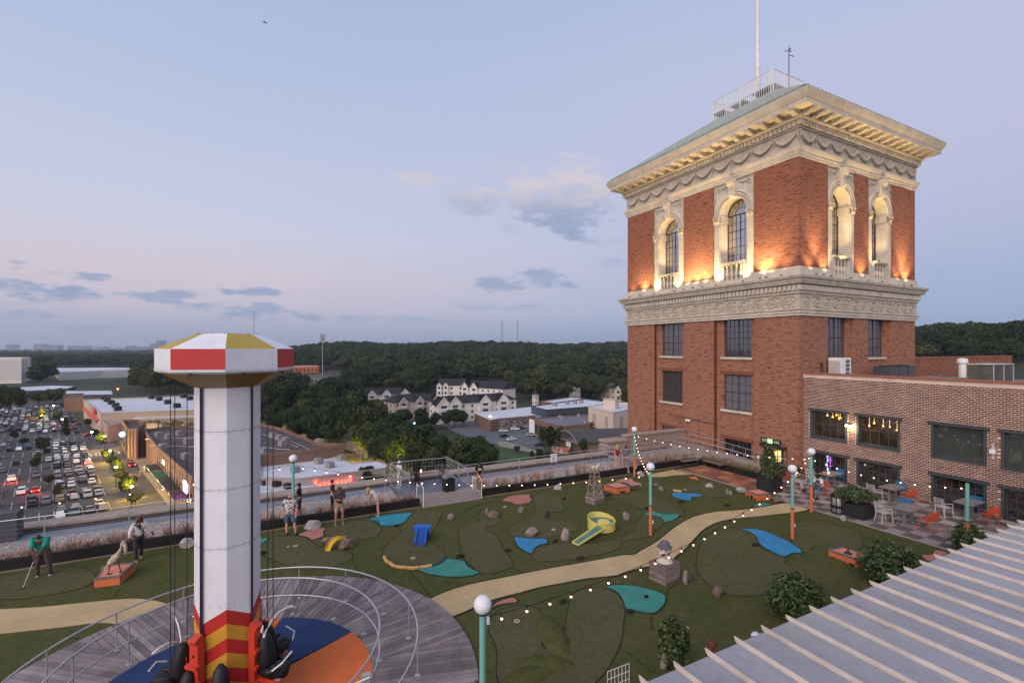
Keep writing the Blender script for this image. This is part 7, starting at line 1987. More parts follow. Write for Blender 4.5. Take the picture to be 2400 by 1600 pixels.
for(px,hy,dpt,rzoff,args)in((702,1129,22.0,-1.75,dict(label='person in a navy tee seen from the side behind the pink grasses holding a phone',skin='mid',hair='black',top=c_navy,bottom=c_navy,shoes=s_black,arms={-1:(V3((-.01,-.03,-.16)),V3((0,-.13,.01))),1:(V3((.01,-.03,-.16)),V3((0,-.13,.02)))},lean=.05)),(779,1131,22.6,1.35,dict(label='person in a maroon tee standing behind the one in the slate tee',skin='light',hair='black',top=c_maroon,bottom=c_black,shoes=s_black)),(936,1080,26.2,-.9,dict(label='person in white cap and outfit with a red chest band on the side deck',skin='dark',hair='black',cap=c_white,top=c_white,bottom=c_white,shoes=s_white,arms={-1:(V3((-.02,-.03,-.16)),V3((.06,-.12,.03))),1:(V3((.02,-.03,-.16)),V3((-.02,-.14,.03)))},bulk=1.05)),(978,1080,26.4,2.3,dict(label='person in a long black dress and head covering on the side deck',skin='dark',hair='black',longhair=True,top=c_black,dress=.33,sleeve=.9,shoes=s_black,bulk=1.1,arms={-1:(V3((-.02,-.05,-.15)),V3((-.04,-.12,.04))),1:(V3((.03,-.01,-.16)),V3((.0,-.04,-.14)))})),(1123,1080,26.0,.15,dict(label='person in a black tee with white print and rust orange trousers by the steps',skin='mid',hair='black',headtilt=.5,top=c_black,sleeve=.45,bottom=c_orange,shoes=s_grey,arms={-1:(V3((-.02,-.03,-.155)),V3((.05,-.11,-.02))),1:(V3((.02,-.03,-.155)),V3((-.03,-.12,.0)))})),(1447,1040,29.9,.5,dict(label='person in a red crop top and denim shorts leaning on a companion in grey',skin='light',hair='blonde',longhair=True,top=mat('cloth_red_crop',(.20,.03,.03),.9),sleeve=.1,bottom=mat('cloth_light_denim',(.30,.36,.42),.9),shorts=.38,shoes=s_white,bulk=.82,arms={-1:(V3((-.02,-.01,-.16)),V3((.02,-.03,-.15))),1:(V3((.05,-.03,-.13)),V3((.08,-.03,.02)))})),(1467,1041,29.6,2.7,dict(label='person in dark grey tee and khaki trousers seen from behind hugging a companion',skin='light',hair='brown',top=c_grey,bottom=mat('cloth_khaki',(.22,.18,.14),.9),shoes=s_white,legs={-1:(V3((-.02,-.03,-.24)),V3((-.03,.04,-.235))),1:(V3((.02,.02,-.245)),V3((.0,.05,-.235)))},pelvis=(0,0,.525)))):
 xy=at_cam((px-1200)/1104*dpt,dpt)
 zh=CAM_H-(hy-816)*dpt/1104
 z0=.14 if px not in(936,978,1447,1467)else(.175 if px<1000 else.13)
 Hh=zh-z0
 args['H']=max(1.5,min(1.85,Hh));lab=args.pop('label')
 person(lab,xy,TOCAM(xy)+rzoff,z=z0,**args)
 pr=[o for o in bpy.data.objects if o.get('category')=='person'][-1]
 if px==936:
  q=MB();q.smooth=True;q.tube([(0,0,.70*args['H']),(0,0,.745*args['H'])],[.195,.2],14);o=q.build('red_chest_band',mat('cloth_red',(.38,.015,.025),.9),pr);o.scale=(.92,.66,1)
 if px==1123:
  H_=args['H']
  for(dx,dz,w,h)in((-.07,.76,.05,.035),(.0,.762,.05,.035),(.07,.76,.05,.035),(-.06,.73,.05,.03),(.02,.728,.07,.03),(.08,.73,.03,.03),(-.05,.70,.06,.03),(.04,.70,.07,.03)):
   q=MB();q.obox((dx,-.128*H_/1.0*.60-.045,dz*H_),(w,.012,h),0);q.build('shirt_print',c_white,pr)
SITLEG={-1:(V3((-.03,-.24,.0)),V3((-.01,-.05,-.245))),1:(V3((.03,-.24,.0)),V3((.01,.0,-.245)))}
person('seated person in a white tee and pale ripped trousers facing the turf by the planter',(26.1,16.33),R(10),'dark','black',longhair=True,H=1.72,z=.03,pelvis=(0,.0,.30),lean=.3,headtilt=.35,top=c_white,sleeve=.45,bottom=c_lt,shoes=s_black,legs=SITLEG,arms={-1:(V3((-.02,-.06,-.14)),V3((.05,-.11,-.02))),1:(V3((.02,-.06,-.14)),V3((-.05,-.11,-.02)))})
person('seated person in a white tee and blue jeans leaning forward seen from the side',(25.98,14.75),R(-100),'dark','black',H=1.78,z=.03,pelvis=(0,.0,.29),lean=.45,headtilt=.2,top=c_white,sleeve=.45,bottom=c_denim,shoes=s_black,legs={-1:(V3((-.03,-.24,.01)),V3((-.01,.02,-.245))),1:(V3((.03,-.235,.01)),V3((.01,-.05,-.24)))},arms={-1:(V3((-.01,-.07,-.13)),V3((.03,-.12,-.02))),1:(V3((.01,-.07,-.13)),V3((-.03,-.12,-.02)))})
xy=(site(1672,1500,1.68));person('person with dark red hair in a maroon top under the metal roof edge',xy,1.2,'mid','red',longhair=True,H=1.72,top=c_maroon,bottom=c_black,shoes=s_black)
xy=(site(1772,1482,1.72));person('person in a white cap and white shirt standing under the edge of the metal roof',xy,2.0,'light','brown',cap=c_white,H=1.76,top=c_white,bottom=c_denim,shoes=s_black)
# =================================================================== the town below
ZG=-27.0
def gs(px,py,h=0.0):return site(px,py,ZG+h)
def sst(a,b,x):t=max(0,min(1,(x-a)/(b-a)));return t*t*(3-2*t)
def terr(x,y):
 d=x*SS+y*CC;l=x*CC-y*SS;r=math.hypot(d,l)
 b=math.atan2(l,d);px=1200+1104*math.tan(max(-1.2,min(1.2,b)))
 hill=sst(480,820,px);near=sst(1900,2200,px)
 z=ZG+hill*(1-near)*(8*sst(300,520,r)+20*sst(480,1150,r)+6*mnoise.noise(Vector((b*9,1.5,r/500)))*sst(600,1000,r)+2.5*mnoise.noise(Vector((x/160,y/160,2)))*sst(350,600,r))+near*34*sst(130,480,r)
 z+=(1-hill)*(3*mnoise.noise(Vector((x/300,y/300,5)))*sst(500,1200,r)+4*sst(3000,7000,r))
 return z-12*sst(1500,6000,r)*hill
M_EARTH=mat('ground_earth',(.045,.055,.028),1,var=.35,vscale=.02,bump=.3,bscale=.5)
M_ASPH=mat('asphalt',(.062,.062,.068),.9,var=.2,vscale=.08)
mb=MB();mb.smooth=True
NB,rs_=144,[30*1.118**i for i in range(62)]
vs=[]
for r in rs_:
 for i in range(NB):a=2*PI*i/NB;x,y=r*math.sin(a),r*math.cos(a);vs.append((x,y,terr(x,y)))
vs.append((0,0,ZG))
mb.add(vs,[(j*NB+i,j*NB+(i+1)%NB,(j+1)*NB+(i+1)%NB,(j+1)*NB+i)[::-1]for j in range(len(rs_)-1)for i in range(NB)]+[(len(vs)-1,(i+1)%NB,i)[::-1]for i in range(NB)])
struct('ground',mb,[M_EARTH])
def gsheet(name,pts,dz,m,kind='structure'):
 P_=[gs(*p)for p in pts];o=sheet(name,P_,ZG+dz,m);o['kind']=kind;return o
gsheet('parking_lot',[(-420,1300),(-420,945),(60,935),(150,950),(180,985),(275,1030),(388,1177),(470,1290)],.06,M_ASPH)
gsheet('sidewalk',[(275,1030),(300,1028),(330,1060),(440,1160),(520,1290),(470,1290),(388,1177)],.12,mat('pavement',(.27,.23,.19),.9,var=.12,vscale=.4))
gsheet('parking_lot',[(1020,985),(1150,985),(1245,980),(1252,1000),(1262,1030),(1275,1052),(1180,1045),(1110,1030),(1060,1010)],.08,mat('asphalt_pale',(.12,.125,.14),.9,var=.12,vscale=.1))
gsheet('lawn',[(1120,1110),(1130,1060),(1180,1055),(1260,1075),(1300,1085),(1330,1110),(1200,1160)],.10,mat('lawn_green',(.055,.095,.03),1,var=.25,vscale=.3,bump=.5,bscale=3))
gsheet('footpath',[(1165,1035),(1180,1034),(1290,1064),(1300,1072),(1170,1046)],.13,MATS['pavement'])
gsheet('dirt_bank',[(800,1062),(860,1062),(905,1082),(930,1100),(830,1105)],.10,mat('dirt_gold',(.24,.18,.07),1,var=.35,vscale=.6))
U0,U1=Vector(gs(388,1177)),Vector(gs(275,1030));ud=(U1-U0).normalized();vd=Vector((-ud.y,ud.x))
if vd.dot(Vector(gs(100,1100))-U0)<0:vd=-vd
def LP(u,v):p=U0+ud*u+vd*v;return(p.x,p.y)
ang_u=math.atan2(ud.y,ud.x)
M_LINE=mat('road_paint',(.55,.52,.46),.9)
rowsU=[];u=-24
while u<262:rowsU+=[(u,1),(u+4.3,-1)];u+=14.0
q=MB()
for(u,s_)in rowsU:
 n=0;v=9.3
 while v<100:
  p=LP(u,v);q.obox((p[0],p[1],ZG+.075),(4.0,.12,.012),ang_u);v+=2.2
for k in range(9):
 for(a,b)in((1.5,2.2),(6,6.2)):p=LP(-20+14*k,2.0+5*a*.4);q.obox((p[0],p[1],ZG+.075),(.2,5.5,.012),ang_u)
p=LP(55,9)
for k in range(12):p=LP(74+0*k,2.0+k*1.15);q.obox((p[0],p[1],ZG+.075),(4,.5,.012),ang_u)
o=q.build('bay_markings',M_LINE);tag(o,kind='stuff')
def car_meshes(kind):
 L,Wd,Hh=(4.6,1.82,1.42)if kind=='sedan' else(4.8,1.95,1.78)
 prof=[(-.5,.28),(-.5,.58),(-.47,.66),(-.30,.70),(-.17,.97),(.17,1.0),(.30,.72),(.47,.62),(.5,.5),(.5,.25)]if kind=='sedan' else[(-.5,.25),(-.5,.6),(-.48,.68),(-.45,.96),(.10,1.0),(.24,.68),(.47,.58),(.5,.45),(.5,.22)]
 q=MB();pr=[(a*L,b*Hh)for a,b in prof];n=len(pr)
 ins=lambda z:Wd/2-(.22*max(0,(z/Hh-.66))/.34)
 vs=[(a,-ins(z),z)for a,z in pr]+[(a,ins(z),z)for a,z in pr]
 q.add(vs,[tuple(range(n))[::-1],tuple(range(n,2*n))]+[(i,(i+1)%n,n+(i+1)%n,n+i)for i in range(n)])
 q.k=1
 for a in(-.31,.31):
  for s_ in(-1,1):q.cyl((a*L,s_*(Wd/2-.2),.33),(a*L,s_*(Wd/2+.01),.33),.33,n=10)
 body=q
 w=MB();zt_,zb_=Hh*.95,Hh*.71
 fr,rr=((.28,.185),(-.29,-.185))if kind=='sedan' else((.225,.12),(-.465,-.455))
 y1,y0=ins(zt_)+.012,ins(zb_)+.012
 for(a0,a1)in(fr,rr):
  e=.03 if a0>0 else-.03
  w.add([(a0*L+e,-y0+.1,zb_),(a0*L+e,y0-.1,zb_),(a1*L+e,y1-.1,zt_),(a1*L+e,-y1+.1,zt_)],[(0,1,2,3),(3,2,1,0)])
 for s_ in(-1,1):w.add([(rr[0]*L+.15,s_*y0,zb_),(fr[0]*L-.15,s_*y0,zb_),(fr[1]*L,s_*y1,zt_),(rr[1]*L,s_*y1,zt_)],[(0,1,2,3),(3,2,1,0)])
 t_=MB()
 for s_ in(-1,1):t_.box(-L/2-.02,-L/2+.03,s_*(Wd/2-.12)-.14,s_*(Wd/2-.12)+.10,Hh*.48,Hh*.58)
 return body,w,t_
def mesh_of(q,name,mats):
 me=bpy.data.meshes.new(name);me.from_pydata([tuple(p)for p in q.v],[],q.f)
 for m in mats:me.materials.append(m)
 me.polygons.foreach_set('material_index',q.mi);return me
M_CGL=flat('car_glass',(.02,.024,.03),.08,spec=.8);M_TAIL=flat('tail_dull',(.20,.015,.012),.4);M_TLIT=glow('tail_lit',(1,.10,.04),22)
paints={'white':(.68,.68,.69),'silver':(.36,.37,.39),'grey':(.13,.135,.145),'black':(.015,.016,.018),'blue':(.035,.07,.14),'red':(.32,.03,.02),'tan':(.28,.22,.16)}
CM={}
for kd in('sedan','suv'):
 b_,w_,t_=car_meshes(kd);wm=mesh_of(w_,'car_windows',[M_CGL]);tm=mesh_of(t_,'tail_lights',[M_TAIL]);tl=mesh_of(t_,'tail_lights_lit',[M_TLIT])
 for c_,col in paints.items():CM[kd,c_]=(mesh_of(b_,'car_body',[mat('car_paint_'+c_,col,.3,var=.03,spec=.6),M_BLACK]),wm,tm,tl)
WORDS='first second third fourth fifth sixth seventh eighth ninth tenth eleventh twelfth thirteenth fourteenth fifteenth sixteenth seventeenth eighteenth nineteenth twentieth'.split()
def ordw(i):return WORDS[i]if i<20 else('twenty-'+WORDS[i-20])if i<29 else('thirty-'+WORDS[i-30]if i>29 else 'thirtieth')
def car(x,y,rz,kd,col,lab,lit=False,group='cars parked in the shopping centre lot'):
 b_,wm,tm,tl=CM[kd,col]
 o=bpy.data.objects.new('parked_car',b_);COL.objects.link(o);o.location=(x,y,ZG+.1);o.rotation_euler.z=rz;o.scale=(.8,)*3;tag(o,lab,'car',group)
 for nm,m_ in(('windows',wm),('tail_lights',tl if lit else tm)):
  c_=bpy.data.objects.new(nm,m_);COL.objects.link(c_);c_.parent=o
 return o
rc=np.random.default_rng(8);ncar=0;rest_cars=[]
cl=list(paints);pw_=[.19,.17,.24,.24,.07,.06,.03]
lit_lights=[]
for ri,(u,s_)in enumerate(rowsU):
 v=10.4;k=0
 while v<200:
  x,y=LP(u,v);d=x*SS+y*CC;l=x*CC-y*SS;px=1200+1104*l/d if d>1 else-999;py=816+1104*34.9/d if d>1 else 0
  occ=.86 if px>110+(py-1040)*.1 else.30
  if 1015<py<1040:occ=0
  if py<1015:occ=.9 if px<160 else.5
  if px>-30 and py<1215 and py>948 and rc.random()<occ:
   col=cl[int(rc.choice(7,p=pw_))];kd='sedan' if rc.random()<.55 else 'suv';lit=rc.random()<(.2 if py>1110 else.08)and py>1060
   h_=ang_u+(0 if rc.random()<.5 else PI)+rc.normal(0,.03)
   if lit:
    h_=math.atan2(y,x);lit_lights.append((x,y,h_))
   if ncar>=280:rest_cars.append((x,y,h_,kd,col));v+=2.2;k+=1;continue
   car(x+rc.normal(0,.15),y+rc.normal(0,.15),h_,kd,col,'%s %s parked %s from the street in the %s row from the terrace'%(col,'car' if kd=='sedan' else 'van',ordw(k),ordw(ri)),lit);ncar+=1
  v+=2.2;k+=1
fm=MB();CLS=list(paints);fmm=[MATS['car_paint_'+c_]for c_ in CLS]+[M_CGL]
CB_={kd:car_meshes(kd)for kd in('sedan','suv')}
for(x,y,h_,kd,col)in rest_cars:
 c_,s_=math.cos(h_)*.8,math.sin(h_)*.8
 for part,k in((CB_[kd][0],CLS.index(col)),(CB_[kd][1],len(CLS))):fm.add([(x+v[0]*c_-v[1]*s_,y+v[0]*s_+v[1]*c_,ZG+.1+v[2]*.8)for v in part.v],part.f,k)
tag(fm.build('distant_parked_cars',fmm),'small distant cars filling the farthest rows of the shopping centre lot',kind='stuff')
for(x,y,h_)in lit_lights[:16]:
 ld=bpy.data.lights.new('brake_glow','POINT');ld.energy=420;ld.color=(1,.08,.03);ld.shadow_soft_size=.3
 o=bpy.data.objects.new('brake_glow',ld);COL.objects.link(o);o.location=(x-math.cos(h_)*3.0,y-math.sin(h_)*3.0,ZG+1.0);tag(o,kind='helper')
for(px,py,kd,col,lab,rz)in((308,1092,'sedan','red','red car driving down the shopping street with its lamps on',0),(207,1021,'sedan','red','red car with lit tail lamps near the crossing',0),(180,997,'sedan','red','small red car near the zebra crossing by the garden store',0)):
 x,y=gs(px,py);car(x,y,ang_u+(0 if px>300 else 2.2),kd,col,lab,True,'cars moving through the lot')
for(px,py,kd,col,lab,rz)in((1180,1012,'sedan','white','white car nearest the lawn in the small side lot',.2),(1207,1008,'suv','white','white pickup-like vehicle in the middle of the small side lot',.1),(1219,1006,'sedan','black','black car tucked against the white vehicle in the side lot',.1),(1235,1001,'sedan','silver','pale car by the shop front in the side lot',.1),(1245,1022,'suv','silver','silver sport utility vehicle alone in the side lot',.4),(1199,1032,'sedan','white','white car beside the hedge of the side lot',.5),(1180,1024,'sedan','black','dark car beside the hedge of the side lot',.5),(1264,1045,'sedan','black','black car under the trees near the painted wall',.3),(1046,986,'suv','white','white sport utility vehicle in front of the apartment trees',.1),(640,948,'sedan','red','red car on the far parking deck',.2)):
 x,y=gs(px,py);car(x,y,-YAW+rz,kd,col,lab,False,'cars in the side lot')
def bldg(name,lab,roof_px,h,wallm,roofm,cat='building',par=.35,base=0.0,rot=None):
 P_=[gs(px,py,h)for px,py in roof_px];cx_,cy_=P_[0]
 t=thing(name,lab,cat,(cx_,cy_,ZG+base))
 q=MB();q.prism(P_,ZG+base,ZG+h-.02);q.build('wall',wallm,t)
 V,Fs=tri_fill(P_,ZG+h);q=MB();q.add(V,Fs);q.build('roof',roofm,t)
 if par:
  q=MB();n=len(P_)
  for i in range(n):
   a,b=P_[i],P_[(i+1)%n];L=math.hypot(b[0]-a[0],b[1]-a[1]);q.obox(((a[0]+b[0])/2,(a[1]+b[1])/2,ZG+h+par/2),(L+.25,.28,par),math.atan2(b[1]-a[1],b[0]-a[0]))
  q.build('parapet',wallm,t)
 return t,P_
def hvac(t,P_list,h,s_=1.8,m=None,name='roof_unit'):
 for(px,py)in P_list:
  x,y=gs(px,py,h);q=MB();q.obox((x,y,ZG+h+s_*.35),(s_,s_*.8,s_*.7),ang_u+.2);q.obox((x,y,ZG+h+s_*.74),(s_*1.04,s_*.5,.08),ang_u+.2);q.build(name,m or mat('unit_grey',(.27,.26,.26),.7,var=.2),t)
def wins(t,a,b,z0,z1,n,rows,m,wfrac=.55,off=.06,name='window',hfrac=.55):
 """a grid of window panels on the wall running a->b"""
 A_,B_=Vector((*a,0)),Vector((*b,0));d=(B_-A_);L=d.length;d.normalize();nr=Vector((d.y,-d.x,0))
 if nr.dot(-A_)<0:nr=-nr
 cw=L/n;ch=(z1-z0)/rows;first=None;ang=math.atan2(d.y,d.x)
 for i in range(n):
  for j in range(rows):
   p=A_+d*(cw*(i+.5))+nr*off;z=z0+ch*(j+.5)
   if first is None:
    q=MB();q.box(-cw*wfrac/2,cw*wfrac/2,-.05,.05,-ch*hfrac/2,ch*hfrac/2);q.v=[tuple(Matrix.Rotation(ang,3,'Z')@Vector(v))for v in q.v]
    q.v=[(v[0]+p.x,v[1]+p.y,v[2]+z)for v in q.v];first=q.build(name,m,t,at=(p.x,p.y,z))
   else:copy_mesh(first,t,(p.x-t['_w'][0],p.y-t['_w'][1],z-t['_w'][2]))
M_WROOF=mat('white_membrane',(.55,.56,.61),.6,var=.08,vscale=.05,dirt=.2);M_DROOF=mat('dark_membrane',(.10,.075,.072),.9,var=.5,vscale=.08,dirt=.2,stretch=(1,6,1));M_TANW=mat('wall_tan',(.42,.32,.25),.9,var=.08,vscale=.1);M_GREYW=mat('wall_grey',(.34,.32,.33),.9,var=.1,vscale=.2)
M_BRK=brick_mat('far_brick',((.20,.105,.08),(.16,.08,.06),(.11,.06,.05)),(.25,.18,.14));M_FWIN=flat('far_window',(.03,.035,.045),.2,spec=.7);M_SHING=mat('shingle_dark',(.026,.025,.032),.9,var=.15,vscale=.5);M_SIDING=mat('siding_white',(.68,.63,.59),.8,var=.06,vscale=.3);M_SLATE=mat('wall_slate',(.065,.075,.095),.8);M_CREAM=mat('wall_cream',(.60,.49,.40),.85,var=.05)
t,P_=bldg('garden_store','large store with vast white roof and tan walls beyond the parking lot',[(196,938),(460,928),(606,926),(606,958),(460,963),(236,970)],9,M_TANW,M_WROOF,par=.6)
hvac(t,[(242,936),(251,941),(261,947),(271,954),(276,962),(355,934),(373,938),(393,946),(430,932),(445,937),(415,955)],9,2.6,M_BLACK)
P0_,P1_=gs(196,938,9),gs(236,970,9)
q=MB();A_,B_=Vector(P0_),Vector(P1_);d=(B_-A_).normalized();nr=Vector((d.y,-d.x));nr=nr if nr.dot(-A_)>0 else-nr
q.add([(*gs(px,py,h),ZG+h)for px,py,h in((200,953,6.5),(234,983,6.5),(218,988,4.6),(192,957,4.6))],[(0,1,2,3),(3,2,1,0)]);q.build('canopy',mat('canopy_red',(.42,.07,.045),.7),t)
q=MB();m_=A_.lerp(B_,.75)+nr*.5;q.obox((m_.x,m_.y,ZG+8.6),(9,.4,2.4),math.atan2(d.y,d.x));q.build('orange_sign',mat('sign_orange_red',(.55,.06,.03),.6),t)
t,P_=bldg('store_annex','lower pinkish annex and awning at the near corner of the large white roofed store',[(236,972),(312,970),(290,992),(252,999),(240,985)],6,mat('wall_pink',(.46,.27,.22),.9),mat('roof_pinkgrey',(.33,.27,.26),.9))
t=thing('nursery_yard','long open nursery with slanted pale shade strips and bright lamps beside the store','garden centre',(*gs(400,985),ZG))
for k in range(22):x0,y0=gs(322+13.5*k,979-.45*k,8.2);q=MB();q.obox((x0,y0,ZG+8.2),(1.7,7,.12),-YAW+.5);q.build('shade_strip',MATS['roof_rib'],t)
rgn=np.random.default_rng(3)
for k in range(90):
 x0,y0=gs(312+rgn.uniform(0,290),988+rgn.uniform(-3,2),6.3);q=MB();w_=rgn.uniform(.4,1.0);q.box(x0-w_,x0+w_,y0-w_,y0+w_,ZG,ZG+rgn.uniform(5.3,6.6));q.build('potted_stock',[M_LEAFL,MATS['dirt_gold'],MATS['grass_straw'],M_CREAM][k%4],t)
t,P_=bldg('shopping_strip','long brick shopping strip with wide dark flat roof beside the parking lot',[(338,1012),(400,1004),(612,998),(655,1008),(745,1044),(807,1047),(736,1059),(612,1072),(530,1098),(452,1128),(368,1052)],7.5,M_BRK,M_DROOF,par=.9)
hvac(t,[(372,1024),(395,1028),(420,1020),(382,1052),(440,1040),(640,1025),(655,1030),(670,1036),(662,1044),(748,1040),(620,1062),(436,1075)],7.5,2.0)
for(px0,py0,px1,py1)in((340,1030,600,1022),(350,1045,600,1052),(615,1018,700,1050),(612,1050,680,1055),(660,1026,730,1056)):
 a,b=gs(px0,py0,7.5),gs(px1,py1,7.5);q=MB();q.tube([(*a,ZG+7.7),(*b,ZG+7.7)],.12,4);q.build('roof_pipe',M_STEEL,t)
F0,F1=gs(368,1052,7.5),gs(452,1128,7.5)
wins(t,F0,F1,ZG+.6,ZG+5.2,14,1,M_FWIN,.6,.1,'shop_window',.8);wins(t,F0,F1,ZG+.5,ZG+7,15,1,M_TANW,.14,.25,'pilaster',1)
A_,B_=Vector(F0),Vector(F1);d=(B_-A_).normalized();nr=Vector((d.y,-d.x));nr=nr if nr.dot(-A_)>0 else-nr
for f,m_ in((.1,M_BLACK),(.32,mat('awning_green',(.03,.12,.08),.8)),(.5,M_BLACK),(.66,M_BLACK),(.86,mat('awning_purple',(.10,.03,.08),.8))):
 p=A_.lerp(B_,f)+nr*1.4;q=MB();q.obox((p.x,p.y,ZG+3.6),(7.5,2.6,.25),math.atan2(d.y,d.x));q.build('awning',m_,t)
p=A_.lerp(B_,.9)+nr*.5;q=MB();q.obox((p.x,p.y,ZG+5.6),(3.4,.3,2.2),math.atan2(d.y,d.x));q.build('lit_shop_sign',glow('sign_pinkwhite',(1,.8,.95),2.2),t)
p=A_.lerp(B_,.3)+nr*.5;q=MB();q.obox((p.x,p.y,ZG+6.3),(3.0,.2,.9),math.atan2(d.y,d.x));q.build('lit_shop_sign',glow('sign_cream',(1,.85,.6),1.2),t)
t,P_=bldg('entry_pavilion','tall brick entry pavilion with corner piers at the end of the shopping strip',[(287,992),(322,990),(338,1000),(322,1012),(300,1012)],8.6,M_BRK,M_DROOF,par=1.2)
wins(t,P_[4],P_[0],ZG+1,ZG+9,2,1,M_DARK,.5,.1,'archway',.8);wins(t,P_[3],P_[4],ZG+1,ZG+9,3,1,M_TANW,.16,.2,'pier',1.1);
p=Vector(P_[4]).lerp(Vector(P_[0]),.5);q=MB();q.ball((p.x-.6,p.y-.6,ZG+6.5),.9,10,7);q.build('blue_lit_sign',glow('sign_blue',(.15,.35,1),5),t)
t,P_=bldg('white_roof_shop','white flat roofed shop with red neon script sign on its grey wall',[(612,1074),(734,1060),(763,1064),(824,1087),(882,1082),(908,1090),(903,1098),(735,1119),(702,1123),(612,1120)],5.2,mat('wall_warmgrey',(.36,.31,.29),.9,var=.06),M_WROOF,par=.3)
hvac(t,[(650,1083),(725,1074),(747,1086),(773,1095),(692,1106),(800,1078)],5.2,1.9)
A_,B_=Vector(P_[8]),Vector(P_[6]);d=(B_-A_).normalized();nr=Vector((d.y,-d.x));nr=nr if nr.dot(-A_)>0 else-nr
rgl=np.random.default_rng(9);M_NEON=glow('neon_red',(1,.06,.035),7);L=(B_-A_).length
for k in range(9):
 q=MB();o0=A_+d*(L*.16+k*.95)+nr*.35;z0=ZG+2.3;hh=2.3 if k in(0,8)else 1.5
 pts=[(o0.x+d.x*u_,o0.y+d.y*u_,z0+v_*hh)for u_,v_ in((0,.1),(.15,.9),(.45,1),(.5,.5),(.2,.45),(.55,.1),(.9,.3))]
 q.tube(pts,.15,5);q.build('neon_stroke',M_NEON,t)
t,P_=bldg('low_white_annex','lower white roofed annex just behind the roof parapet near the white column',[(540,1135),(612,1126),(708,1123),(765,1152),(640,1180),(520,1190)],3.6,M_GREYW,M_WROOF,par=.25)
hvac(t,[(620,1135),(675,1144),(648,1139)],3.6,1.6,M_BLACK)
t,P_=bldg('apartment_tower','white slab apartment tower with rows of dark windows above the far trees',[(-40,840.8),(50,840.4),(72,838.6),(-20,838.8)],24.5,M_SIDING,M_WROOF,par=.8)
wins(t,P_[0],P_[1],ZG+3,ZG+23.5,14,8,mat('far_window_grey',(.16,.16,.18),.5),.35,.2,'window',.4);wins(t,P_[1],P_[2],ZG+3,ZG+23.5,3,8,MATS['far_window_grey'],.3,.2,'window',.4)
bldg('warehouse','long low pale warehouse among the trees below the distant skyline',[(126,862),(230,861),(306,861),(306,866),(240,868),(138,872)],9,M_SIDING,M_WROOF,par=0)
bldg('mall_strip','dark fronted strip mall with long pale roof behind the far parking rows',[(46,907),(120,903),(178,905),(150,913),(48,917)],6,M_SLATE,M_WROOF)
bldg('mall_strip','second pale roofed strip mall with a darker gabled end by the big store',[(108,915),(190,916),(262,915),(265,925),(190,926),(120,921)],6,M_SLATE,M_WROOF)
bldg('dark_hall','dark brown two part hall beside the white roof of the store',[(150,924),(195,922),(196,931),(150,931)],8,M_BRK,M_DROOF)
x_=0
for(a,b,top,kind)in((24,37,807,0),(87,107,806,0),(107,121,811,1),(121,141,808,1),(165,209,810,1),(215,223,817,0),(229,253,812,0),(271,293,815,0),(302,315,810,1),(320,330,813,0),(337,350,812,0),(358,371,805,1),(373,384,798,1),(385,392,806,1)):
 D=7400+260*(x_%3);xa=(a-1200)/1104*D;xb=(b-1200)/1104*D;z1=CAM_H+(816-top)/1104*D;cx_,cy_=at_cam((xa+xb)/2,D)
 t=thing('skyline_block','hazy distant %s block, %s from the edge of the skyline toward the striped cap'%('glass' if kind else 'pale',WORDS[x_]),'building',(cx_,cy_,-30),-YAW,local=True)
 q=MB();w=xb-xa;q.box(-w/2,w/2,-60,60,-30,z1+30 if False else z1+30);q.build('wall',mat('skyline_glass',(.05,.07,.11),.6)if kind else mat('skyline_pale',(.20,.17,.18),.9),t)
 q=MB()
 for j in range(1,7):z=(z1+30)*j/7;q.box(-w/2+4,w/2-4,-61.5,-60.2,z,z+(z1+30)/18)
 q.build('window_band',M_SLATE,t);x_+=1
t,P_=bldg('orange_building','orange and white building shell rising over the trees right of the striped cap',[(688,858),(743,857),(752,857),(746,860),(690,861)],14,mat('wall_orange',(.55,.17,.06),.8),M_WROOF,par=.8)
wins(t,P_[4],P_[3],ZG+2,ZG+13,6,3,M_DARK,.4,.2,'opening',.5)
t,P_=bldg('grey_apartments','long weathered grey apartment row below the orange building',[(640,880),(700,878),(776,879),(774,885),(700,885),(642,889)],9,mat('wall_greybrown',(.20,.18,.17),.9),mat('roof_greyshingle',(.10,.095,.10),.9),par=0)
wins(t,P_[5],P_[4],ZG+1,ZG+8,9,2,M_FWIN,.45,.2);wins(t,P_[4],P_[3],ZG+1,ZG+8,8,2,M_FWIN,.45,.2)
t,P_=bldg('parking_deck','low white parking deck with square bays and a plain pale roof',[(716,918),(770,915),(800,920),(796,938),(760,930),(716,922)],5,M_GREYW,M_WROOF,par=.3)
wins(t,P_[5],P_[4],ZG+.5,ZG+4.5,8,1,M_DARK,.75,.1,'bay',.7);wins(t,P_[4],P_[3],ZG+.5,ZG+4.5,6,1,M_DARK,.75,.1,'bay',.7)
bldg('red_shed','small red walled shop beside the white column',[(600,897),(634,893),(640,898),(606,903)],7,mat('wall_red',(.40,.05,.045),.8),M_WROOF)
